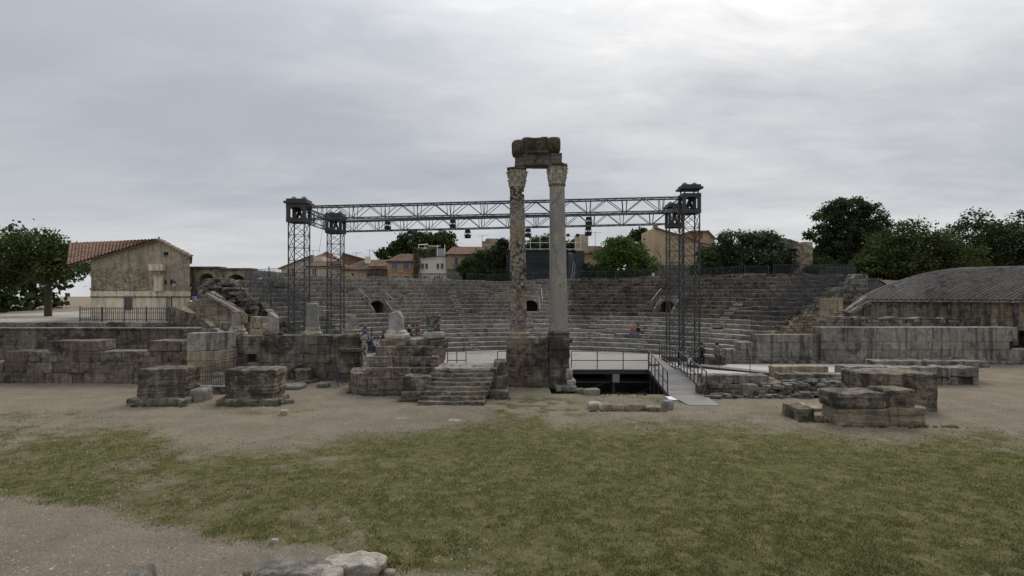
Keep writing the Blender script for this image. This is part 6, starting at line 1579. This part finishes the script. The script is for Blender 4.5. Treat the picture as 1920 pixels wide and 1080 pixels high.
# built-up stone bay with corbels
MB().box(PX(291, DH), PX(308, DH), DH - .25, DH + .03, PZ(546, DH), PZ(508, DH)).build('chimney_breast', M['render_cream'], BH)
MB().box(PX(286, DH), PX(311.5, DH), DH - .55, DH + .03, PZ(507.9, DH), PZ(496, DH)).build('corbelled_bay', M['render_cream'], BH)
MB().prism([(PX(288, DH), PZ(508, DH)), (PX(311, DH), PZ(508, DH)), (PX(306, DH), PZ(515, DH)), (PX(293, DH), PZ(515, DH))][::-1], DH - .45, DH - .26).build('corbel', M['wall_warm'], BH)
for (a, b_, c2, d2) in ((286.5, 290, 535, 524), (309, 312, 533, 525)):
    MB().box(PX(a, DH), PX(b_, DH), DH - .005, DH + .035, PZ(c2, DH), PZ(d2, DH)).build('slot_window', M['black'], BH)
q = MB(); lr = random.Random(3)
for k in range(420):
    px, py = lr.uniform(172, 276), lr.uniform(507, 544)
    if py < 505 + (284 - px) * .02: continue
    a, F = rock((PX(px, DH), DH + .03, PZ(py, DH)), (lr.uniform(.2, .45), .12, lr.uniform(.12, .22)), seg=(2, 2, 2), r=.03, amp=.03, freq=5, s=k); q.add(a, F)
props(q.build('exposed_rubble', M['wall_warm'], BH), kind='stuff')
window(BH, 241, 568, .6, 1.1, DH, 'house_brick', sill=False)
def lantern(label, px, py, Y, arm):
    T = thing('wall_lantern', label, 'lantern', (PX(px, Y), Y - .5, PZ(py, Y)), 'iron wall lanterns'); x, z = PX(px, Y), PZ(py, Y); y = Y - .45
    B = MB().tube((x + arm, Y - .05, z + .35), (x, y, z + .42), .022).tube((x + arm, Y - .05, z + .12), (x + arm * .4, y + .1, z + .38), .016).box(x + arm - .06, x + arm + .06, Y - .08, Y + .0, z, z + .45)
    B.build('bracket', M['black'], T)
    V, F = lathe([(.07, -.25), (.17, .12), (.19, .14), (.1, .26), (.03, .34)], 6, (x, y, z)); MB().add(V, F).build('lamp_head', M['black'], T)
    V, F = lathe([(.075, -.2), (.16, .1)], 6, (x, y - .03, z)); MB().add(V, F).build('glass', M['lamp_glass'], T)
lantern('iron lantern on a bracket on the big gabled house wall', 332.5, 534, DH, -.5)
lantern('iron lantern on the arcade wall beside the arch', 362, 540, 56.5, -.2)
# arcade wall
AW = thing('arcade_wall', 'old stone wall with round arches between the big house and tiers', 'wall', (PX(430, 57), 57, 2)); Y0 = 57.0; Y1 = 64.0
def arch_bay(xa, xb, cx, w, zs, ztop, zb):
    B = MB(); B.box(xa, cx - w, Y0, Y1, zb, zs).box(cx + w, xb, Y0, Y1, zb, zs); n = 14
    B.prism([(xa, zs), (cx - w, zs), (cx - w, zs + .001), (cx - w, ztop), (xa, ztop)], Y0, Y1); B.prism([(cx + w, zs), (xb, zs), (xb, ztop), (cx + w, ztop)], Y0, Y1)
    for i in range(n):
        a, b_ = math.pi * (1 - i / n), math.pi * (1 - (i + 1) / n); p, q_ = (cx + w * math.cos(a), zs + w * math.sin(a)), (cx + w * math.cos(b_), zs + w * math.sin(b_))
        B.prism([p, q_, (q_[0], ztop), (p[0], ztop)], Y0, Y1)
    B.build('arch_bay', M['wall_pale'], AW)
    for i in range(13):
        a, b_ = math.pi * (1 - i / 13) - .01, math.pi * (1 - (i + 1) / 13) + .01; r0, r1 = w * .99, w + .34
        MB().prism([(cx + r0*math.cos(a), zs + r0*math.sin(a)), (cx + r0*math.cos(b_), zs + r0*math.sin(b_)), (cx + r1*math.cos(b_), zs + r1*math.sin(b_)), (cx + r1*math.cos(a), zs + r1*math.sin(a))], Y0 - .08, Y0 + .3).build('voussoir', M['wall_warm'], AW)
zt = PZ(503, Y0)
arch_bay(PX(350, Y0), PX(412, Y0), PX(388, Y0), 15.5 / 1080 * Y0, PZ(528, Y0), zt, 2.0)
arch_bay(PX(412.1, Y0), PX(470, Y0), PX(443, Y0), 18 / 1080 * Y0, PZ(532, Y0), zt - .12, 2.0)
arch_bay(PX(470.1, Y0), PX(505, Y0), PX(490, Y0), 10 / 1080 * Y0, PZ(535, Y0), zt - .3, 2.0)
MB().box(PX(349, Y0), PX(412, Y0), Y0 - .2, Y0 + 1.4, zt, zt + .17).build('cornice', M['wall'], AW)
MB().box(PX(412.1, Y0), PX(472, Y0), Y0 - .2, Y0 + 1.4, zt - .119, zt + .02).build('cornice', M['wall'], AW)
# parking sign
T = thing('parking_sign', 'square blue parking sign with white letter P on a post', 'sign', (PX(366, 49), 48, 2)); x, z, y = PX(366.5, 48), PZ(562, 48), 48
MB().tube((x, y + .04, 2.0), (x, y + .04, z + .25), .03).build('post', M['steel'], T)
MB().box(x - .25, x + .25, y - .01, y + .01, z - .25, z + .25).build('sign_plate', M['sign_blue'], T)
MB().box(x - .27, x + .27, y - .005, y + .012, z - .27, z + .27).build('sign_border', M['white_paint'], T)
fc = bpy.data.curves.new('letter', 'FONT'); fc.body = 'P'; fc.size = .48; fc.extrude = .004; fc.align_x = 'CENTER'; fc.align_y = 'CENTER'; fc.materials.append(M['white_paint'])
fo = bpy.data.objects.new('letter', fc); C.objects.link(fo); fm = bpy.data.meshes.new_from_object(fo); bpy.data.objects.remove(fo)
fo = bpy.data.objects.new('letter', fm); C.objects.link(fo); fo.rotation_euler = (R_(90), 0, 0); place(fo, (x, y - .016, z), T)
# white van glimpsed behind the sign
T = thing('parked_van', 'white van parked in the street behind the parking sign', 'van', (PX(362, 52), 52, 2.4))
V, F = rbox((.9, 2.2, .75), (6, 8, 6), .25); MB().add(V + np.array((PX(358, 52), 53, 3.5)), F).build('body', M['white_paint'], T)
MB().box(PX(358, 52) - .72, PX(358, 52) + .72, 50.78, 50.83, 3.6, 4.0).build('windscreen', M['glass'], T)
for s in (-1, 1): MB().tube((PX(358, 52) + s * .7, 51.5, 2.75), (PX(358, 52) + s * .92, 51.5, 2.75), .33, n=14).build('wheel', M['black'], T)
# street terrace those stand on
o = MB().hexa([(-60, 44.9, 1.9), (-22.6, 44.9, 1.9), (-26, 56, 1.9), (-60, 95, 1.9), (-60, 44.9, 2.45), (-22.6, 44.9, 2.45), (-26, 56, 2.45), (-60, 95, 2.45)]).build('street', M['paving'], None); props(o, kind='structure')

# ================================================================ TREES
def tree(label, px, Y, blobs, n, leaf, lsize=.28, mat='leaf_dark', zb=6.0, trunk=.3, seed=0, name='tree', cat='tree', clump=.16, group=None, tips=.0, limbs=7):
    """blobs: (px, py, rx, rz) in picture-derived metres-about-trunk, ry = rx"""
    lr = np.random.default_rng(seed); x0 = PX(px, Y); T = thing(name, label, cat, (x0, Y, zb), group)
    bl = [(PX(a, Y), Y + dy, PZ(b_, Y), rx * Y / 1080, rz * Y / 1080) for (a, b_, rx, rz, dy) in blobs]
    vol = np.array([b_[3] ** 2 * b_[4] for b_ in bl]); vol = vol ** .75; vol /= vol.sum(); Vs = []
    cents = []
    for b_, f_ in zip(bl, vol):
        k = int(n * f_); nc = max(14, k // 62)
        d = lr.normal(size=(nc, 3)); d /= np.linalg.norm(d, axis=1)[:, None]
        rad = (.45 + .55 * lr.random(nc) ** .5) * (1 + .16 * (fbm(d * 2.2 + seed, 3, seed) - .5) * 2)
        c = d * rad[:, None] * np.array([b_[3], b_[3] * .9, b_[4]]) + np.array([b_[0], b_[1], b_[2]])
        cents.append(c[:: max(1, nc // 4)])
        pick = lr.integers(0, nc, k); sz = clump * 1.15 * min(b_[3], b_[4] * 1.3, 2.4) + .08
        P = c[pick] + lr.normal(size=(k, 3)) * sz * np.array([1, 1, .65]); Vs.append(P)
    P = np.concatenate(Vs); k = len(P)
    a = lr.normal(size=(k, 3)); a /= np.linalg.norm(a, axis=1)[:, None]; b2 = np.cross(a, lr.normal(size=(k, 3))); b2 /= np.linalg.norm(b2, axis=1)[:, None]
    s = lsize * (.5 + .8 * lr.random(k))[:, None]
    V = np.stack([P - a * s * .6, P + b2 * s * .34, P + a * s * .6, P - b2 * s * .34], 1).reshape(-1, 3)
    MB().add(V, np.arange(4 * k).reshape(-1, 4)).build('crown', M[mat], T)
    B = MB(); zc = min(b_[2] for b_ in bl); top = max(bl, key=lambda q: q[3] * q[4])
    fork = np.array([x0, Y, zb + (top[2] - zb) * .5]); B.tube((x0, Y, zb - .4), fork, trunk, trunk * .7, n=9); B.build('trunk', M['bark'], T)
    cc = np.concatenate(cents); lr2 = random.Random(seed); B = MB()
    for q in range(min(limbs * 3, len(cc))):
        e_ = cc[lr2.randrange(len(cc))]; m_ = fork + (e_ - fork) * .5 + np.array([lr2.uniform(-.4, .4), lr2.uniform(-.4, .4), .3])
        B.tube(fork, m_, trunk * .4, trunk * .22, n=5); B.tube(m_, e_, trunk * .22, trunk * .05, n=5)
    B.build('limbs', M['bark'], T)
    return T
tree('dark rounded pines rising behind the orange and white houses', 780, 98, [(728, 478, 17, 20, 0), (748, 462, 20, 22, 2), (775, 455, 26, 22, 0), (806, 452, 26, 20, 3), (832, 456, 22, 20, 0), (842, 470, 14, 14, 1), (760, 475, 30, 16, 4), (800, 472, 34, 14, 3)], 15000, 0, .5, 'leaf_dark', 4, .45, 1)
tree('dark bushy laurel in front of the ochre house', 886, 73.5, [(884, 502, 20, 20, 0), (905, 492, 18, 24, 1), (870, 508, 12, 14, 0), (895, 512, 22, 14, -.5)], 8000, 0, .26, 'leaf_dark', 6, .16, 2)
tree('dark green tree against the left side of the black booth', 935, 74.5, [(930, 488, 24, 26, 1), (945, 470, 15, 20, 1), (918, 505, 18, 18, 0), (950, 500, 12, 24, 0), (941, 455, 9, 10, 1)], 8500, 0, .27, 'leaf_dark', 6, .2, 3)
tree('dark tree behind the booth railing between the columns', 1015, 92, [(1000, 462, 20, 14, 0), (1025, 456, 22, 15, 0), (1045, 462, 20, 14, 0), (985, 470, 12, 12, 0), (1068, 458, 16, 14, 1)], 6500, 0, .4, 'leaf_olive', 5, .3, 4)
tree('bright green spreading tree right of the columns', 1165, 74, [(1165, 470, 34, 24, 0), (1145, 478, 28, 22, 0), (1190, 476, 28, 24, 0), (1135, 495, 22, 18, -1), (1200, 498, 28, 18, -1), (1165, 500, 38, 20, 0), (1160, 455, 20, 12, 0), (1215, 505, 14, 12, -1)], 17000, 0, .26, 'leaf_bright', 6, .22, 5, clump=.13)
tree('dark airy tree showing above the bright green tree', 1208, 92, [(1200, 442, 18, 11, 0), (1218, 452, 17, 14, 0), (1185, 452, 12, 10, 0), (1210, 468, 20, 16, 0)], 5000, 0, .42, 'leaf_dark', 5, .3, 6)
tree('grey green shrubs between the booth and the bright green tree', 1108, 73, [(1106, 505, 12, 16, 0), (1098, 515, 9, 9, 0), (1122, 508, 12, 14, 1)], 4200, 0, .24, 'leaf_flower', 6.2, .1, 7, name='shrub', cat='shrub')
tree('wide dark tree with pale blossom right of the lattice masts', 1405, 69, [(1345, 480, 32, 22, 0), (1380, 460, 34, 26, 0), (1425, 462, 38, 26, 0), (1460, 478, 26, 22, 0), (1400, 486, 50, 18, -1), (1335, 492, 22, 14, -1), (1475, 490, 16, 14, -1), (1355, 458, 18, 16, 0), (1440, 450, 16, 10, 0)], 21000, 0, .27, 'leaf_flower', 6, .3, 8, clump=.13)
tree('tall broad dark oak towering at the right of the scene', 1590, 76, [(1590, 400, 44, 28, 0), (1560, 415, 34, 26, 0), (1625, 405, 34, 22, 0), (1600, 440, 52, 30, 0), (1545, 440, 28, 18, 0), (1640, 430, 26, 22, 0), (1580, 470, 50, 28, 0), (1610, 390, 24, 16, 0), (1652, 412, 12, 8, 0), (1518, 442, 14, 8, 0), (1570, 385, 20, 12, 0), (1565, 490, 40, 20, -1)], 26000, 0, .30, 'leaf_dark', 5.6, .5, 9, clump=.11)
tree('mid green bushy tree at the far right edge over the vaults', 1680, 64, [(1665, 470, 42, 34, 0), (1700, 450, 44, 34, 0), (1640, 495, 38, 26, 0), (1690, 500, 60, 30, 0), (1745, 470, 50, 40, 0), (1615, 500, 26, 20, -1), (1790, 490, 50, 36, 0)], 26000, 0, .26, 'leaf_olive', 3, .35, 10, clump=.13)
tree('low dark shrubs behind the tall fence left of the oak', 1545, 70, [(1540, 500, 22, 14, 0), (1565, 505, 20, 14, 0), (1535, 488, 14, 12, 1), (1590, 512, 20, 14, 0)], 5000, 0, .25, 'leaf_dark', 6, .1, 11, name='shrub', cat='shrub')
tree('dark broad trees beyond the right edge behind the ribbed roof', 1850, 70, [(1830, 440, 50, 40, 0), (1880, 470, 60, 40, 0), (1810, 490, 40, 30, 0), (1930, 450, 60, 50, 0)], 16000, 0, .32, 'leaf_dark', 3, .4, 12)
tree('dark trees standing left of the big gabled house', 90, 62, [(60, 470, 60, 45, 0), (120, 500, 50, 35, 0), (0, 500, 60, 40, 0)], 14000, 0, .32, 'leaf_olive', 2, .4, 13)
tree('bushy green shrub below the two lattice masts at right', 1325, 74, [(1322, 480, 14, 16, 0), (1318, 500, 16, 14, 0)], 3000, 0, .25, 'leaf_flower', 6, .1, 14, name='shrub', cat='shrub')
# climbing ivy on the white house
def ivy(label, rects, Y, n, mat, seed, name='ivy', cat='ivy'):
    lr = np.random.default_rng(seed); Ps = []
    tot = sum((b_ - a) * (d2 - c2) for a, b_, c2, d2, _ in rects)
    for a, b_, c2, d2, th in rects:
        k = int(n * (b_ - a) * (d2 - c2) / tot); Ps.append(np.column_stack([PX(a, Y) + (PX(b_, Y) - PX(a, Y)) * lr.random(k), Y - .05 - th * lr.random(k) ** 2, PZ(d2, Y) + (PZ(c2, Y) - PZ(d2, Y)) * lr.random(k)]))
    P = np.concatenate(Ps); P += n3(P, .8, .45, 2, seed); k = len(P)
    a = lr.normal(size=(k, 3)); a /= np.linalg.norm(a, axis=1)[:, None]; b2 = np.cross(a, lr.normal(size=(k, 3))); b2 /= np.linalg.norm(b2, axis=1)[:, None]; s = .2 * (.5 + lr.random(k))[:, None]
    V = np.stack([P - a*s*.5, P + b2*s*.4, P + a*s*.5, P - b2*s*.4], 1).reshape(-1, 3)
    o = MB().add(V, np.arange(4*k).reshape(-1, 4)).build(name, M[mat], None); props(o, label, cat)
ivy('pale green ivy column climbing between the orange and white houses', [(776, 786, 466, 528, .5)], 77.9, 5200, 'leaf_ivy', 1)
ivy('pale green hedge along the white house roof edge', [(783, 819, 467, 480, .9)], 78.6, 4200, 'leaf_ivy', 2, 'roof_hedge', 'hedge')
def hedge(label, pts, n, mat, seed, Y=72.2, th=2.0, name='hedge', cat='hedge', s0=.24):
    lr = np.random.default_rng(seed); xs = np.array([p[0] for p in pts]); px = xs[0] + (xs[-1] - xs[0]) * lr.random(n)
    top = np.interp(px, xs, [p[1] for p in pts]) + 5 * (fbm(np.column_stack([px * .12, px * 0, px * 0]), 3, seed) - .5) * 2
    y = Y + th * lr.random(n); py = top + (542 - top) * lr.random(n) ** 1.2; P = np.column_stack([(px - 960) / 1080 * Y, y, EYE - (py - 552) / 1080 * Y]); k = n
    a = lr.normal(size=(k, 3)); a /= np.linalg.norm(a, axis=1)[:, None]; b2 = np.cross(a, lr.normal(size=(k, 3))); b2 /= np.linalg.norm(b2, axis=1)[:, None]; s = s0 * (.5 + lr.random(k))[:, None]
    V = np.stack([P - a*s*.6, P + b2*s*.4, P + a*s*.6, P - b2*s*.4], 1).reshape(-1, 3)
    o = MB().add(V, np.arange(4*k).reshape(-1, 4)).build(name, M[mat], None); props(o, label, cat)
hedge('dark hedge behind the dark green fence left of the booth', [(866, 512), (900, 508), (955, 506)], 6000, 'leaf_dark', 1)
hedge('mixed green hedge behind the fence right of the booth', [(1092, 508), (1150, 506), (1232, 510)], 8000, 'leaf_olive', 2)
hedge('dark hedge behind the grey fence below the flowering tree', [(1300, 497), (1400, 490), (1488, 492)], 12000, 'leaf_dark', 3, Y=67)
hedge('dark hedge behind the tall fence beneath the oak', [(1520, 500), (1560, 498), (1625, 505)], 7000, 'leaf_dark', 4, Y=66)
hedge('tall dark shrubbery mass under the crown of the oak', [(1518, 478), (1560, 455), (1640, 470)], 12000, 'leaf_dark', 5, Y=80, s0=.34)
def woods(x0, x1, y, n, seed):
    lr = np.random.default_rng(seed); x = x0 + (x1 - x0) * lr.random(n); yy = y + 25 * lr.random(n); h = 9 + 6 * fbm(np.column_stack([x * .08, yy * .05, x * 0]), 3, seed)
    P = np.column_stack([x, yy, h * (1 - lr.random(n) ** 2)]); a = lr.normal(size=(n, 3)); a /= np.linalg.norm(a, axis=1)[:, None]; b2 = np.cross(a, lr.normal(size=(n, 3))); b2 /= np.linalg.norm(b2, axis=1)[:, None]; s = 1.3
    V = np.stack([P - a*s*.6, P + b2*s*.5, P + a*s*.6, P - b2*s*.5], 1).reshape(-1, 3); return V
V = np.concatenate([woods(-200, -98, 105, 16000, 1), woods(75, 210, 105, 14000, 2)]); o = MB().add(V, np.arange(len(V)).reshape(-1, 4)).build('woods', M['leaf_dark'], None)
props(o, 'far dark woods at both sides beyond the theatre', 'woods', kind='stuff')
def bare(label, px, Y, pyt, pyb, spread, seed, mat='twig', n=60, leaves=0):
    lr = random.Random(seed); x0 = PX(px, Y); z0 = PZ(pyb, Y); h = PZ(pyt, Y) - z0; T = thing('bare_shrub', label, 'bare shrub', (x0, Y, z0)); B = MB()
    def br(p, d, L, r, dep):
        e_ = p + d * L; B.tube(p, e_, r, r * .6, n=4)
        if dep: 
            for k in range(3): br(p.lerp(e_, lr.uniform(.5, 1)), (d + Vector((lr.uniform(-1, 1), lr.uniform(-.6, .6), lr.uniform(-.3, .7))) * .7).normalized(), L * lr.uniform(.5, .8), r * .6, dep - 1)
    for k in range(n): br(Vector((x0 + lr.uniform(-spread, spread), Y + lr.uniform(-.4, .4), z0)), Vector((lr.uniform(-.7, .7), lr.uniform(-.4, .4), 1)).normalized(), h * lr.uniform(.25, .45), .035, 3)
    B.build('branches', M[mat], T)
bare('tangled reddish bare climber in front of the tan house', 704, 80, 494, 528, 1.5, 1, n=34)
bare('leafless tree spreading before the tall tan gabled house', 1250, 77, 440, 525, .5, 2, 'bark', n=5)

# ================================================================ PEOPLE
def person(label, loc, top, legs, hair, face=0.0, pose='sit', group=None, seed=0, drop=.4, scale=1.0):
    lr = random.Random(seed)
    T = thing('person', label, 'person', loc, group)
    j = lambda *a: Vector(a)
    fl = -drop
    V = [j(0, .02, .12), j(0, 0, .32), j(0, -.03, .52), j(0, -.05, .62), j(0, -.07, .70), j(0, -.09, .83)]
    Rr = [.15, .14, .155, .075, .06, .10]
    E = [(0, 1), (1, 2), (2, 3), (3, 4), (4, 5)]
    lean = lr.uniform(-.03, .03)
    for s in (-1, 1):
        b = len(V)
        V += [j(s*.17, -.03, .54), j(s*.23, -.12, .33), j(s*.14 + lean, -.34, .22), j(s*.10 + lean, -.42, .2)]; Rr += [.062, .05, .038, .036]
        E += [(2, b), (b, b+1), (b+1, b+2), (b+2, b+3)]
        b = len(V)
        V += [j(s*.1, -.08, .09), j(s*.13, -.46, .10), j(s*.12, -.44, fl + .10), j(s*.13, -.58, fl + .05)]; Rr += [.10, .075, .05, .045]
        E += [(0, b), (b, b+1), (b+1, b+2), (b+2, b+3)]
    me = bpy.data.meshes.new('body'); me.from_pydata([v[:] for v in V], E, []); ob = bpy.data.objects.new('body', me); C.objects.link(ob)
    md = ob.modifiers.new('s', 'SKIN')
    for k, sv in enumerate(me.skin_vertices[0].data): sv.radius = (Rr[k], Rr[k] * (.8 if k in (1, 2) else 1)); sv.use_root = (k == 0)
    md2 = ob.modifiers.new('u', 'SUBSURF'); md2.levels = 1; md2.render_levels = 1
    dg = bpy.context.evaluated_depsgraph_get(); me2 = bpy.data.meshes.new_from_object(ob.evaluated_get(dg)); bpy.data.objects.remove(ob)
    for mm in (M[top], M[legs], M['skin'], M['black']): me2.materials.append(mm)
    for p in me2.polygons:
        c = p.center
        if c.z > .66: k = 2
        elif c.z < fl + .1: k = 3
        elif c.y < -.36 and c.z > .155: k = 2
        elif c.z < .16 or (c.y < -.2 and c.z < .17): k = 1
        else: k = 0
        p.material_index = k; p.use_smooth = True
    ob = bpy.data.objects.new('body', me2); C.objects.link(ob); place(ob, loc, T)
    V, F = rbox((.085, .095, .07), (4, 4, 4), .05); hb = MB().add(V * 1.15 + np.array((0, -.065, .885)), F).build('hair', M[hair], None, smooth=True, loc=(0, 0, 0)); place(hb, loc, T)
    # nose and brow make the head face forward
    nb = MB().tube((0, -.185, .83), (0, -.215, .80), .014, .02, n=6).build('nose', M['skin'], None, loc=(0, 0, 0)); place(nb, loc, T)
    for c in T.children: c.rotation_euler = (0, 0, 0)
    T.rotation_euler = (0, 0, face); T.scale = (scale,) * 3
def on_row(px, n, back=0.14):
    """seat point on tier n at picture column px"""
    t_ = (px - 960) / 1080; R = rowR(n) + back; a = 1 + t_ * t_; b_ = -2 * (t_ * CX + CY); c = CX * CX + CY * CY - R * R
    Y = (-b_ + math.sqrt(b_ * b_ - 4 * a * c)) / (2 * a); return (t_ * Y, Y, rowZ(n) + .0)
def facing(p): return math.atan2(p[1] - CY, p[0] - CX) - math.pi / 2
p = on_row(1187, 3); person('person in red pink top sitting on the rows beside one in black', p, 'cloth_pink', 'denim', 'hair_fair', facing(p), seed=1)
p = on_row(1197, 3); person('person in black jacket and blue jeans sitting on the rows', p, 'cloth_black', 'denim', 'hair_dark', facing(p), seed=2)
p = on_row(766.5, 3); person('grey haired person in black sitting on rows between podium stumps', p, 'cloth_black', 'cloth_black', 'hair_grey', facing(p), seed=3)
p = on_row(782, 3); person('person in red top sitting on rows between podium stumps', p, 'cloth_red', 'cloth_grey', 'hair_dark', facing(p), seed=4)
gp = [(683.5, 3, 'cloth_blue', 'denim', 'hair_dark', 'person in blue sitting highest in the left group'), (689, 1, 'cloth_black', 'cloth_black', 'hair_dark', 'person in black sitting at the left edge of the group'),
      (694.5, 1, 'cloth_black', 'cloth_black', 'hair_grey', 'pale haired person in black in the middle of the left group'), (702, 1, 'cloth_white', 'cloth_lilac', 'hair_dark', 'person in white top in the left group'),
      (708, 1, 'cloth_lilac', 'cloth_white', 'hair_dark', 'person in lilac sitting by the podium in the left group'), (719, 2, 'cloth_black', 'cloth_white', 'hair_dark', 'person in black half hidden behind the podium')]
for k, (px, n, a, b_, c2, lab) in enumerate(gp):
    p = on_row(px, n); person(lab, p, a, b_, c2, facing(p), seed=10 + k, group='visitors sitting together at the left')
T = thing('low_plinth', 'dark stone plinth used as a seat right of the tallest mast', 'plinth', (12.9, 38.6, 0)); stone_obj('block', M['wall'], T, (13.3, 38.9, .3), (2.2, .6, .62), seg=(6, 4, 4), r=.04, amp=.02)
person('person in black sitting on the plinth behind the ramp railing', (12.75, 38.75, .6), 'cloth_black', 'cloth_black', 'hair_dark', -.3, seed=20, drop=.55)
person('person in grey sitting on the plinth beside the ashlar wall', (13.75, 38.75, .6), 'cloth_grey', 'cloth_brown', 'hair_dark', .2, seed=21, drop=.55)
props(MB().add(*rock((8.95, 36.4, .34), (.6, .35, .12), seg=(4, 3, 2), r=.05, amp=.03, freq=4)).build('cloth_bundle', M['cloth_red'], None), 'dark red cloth bundle lying on the stage at the ramp head', 'cloth')
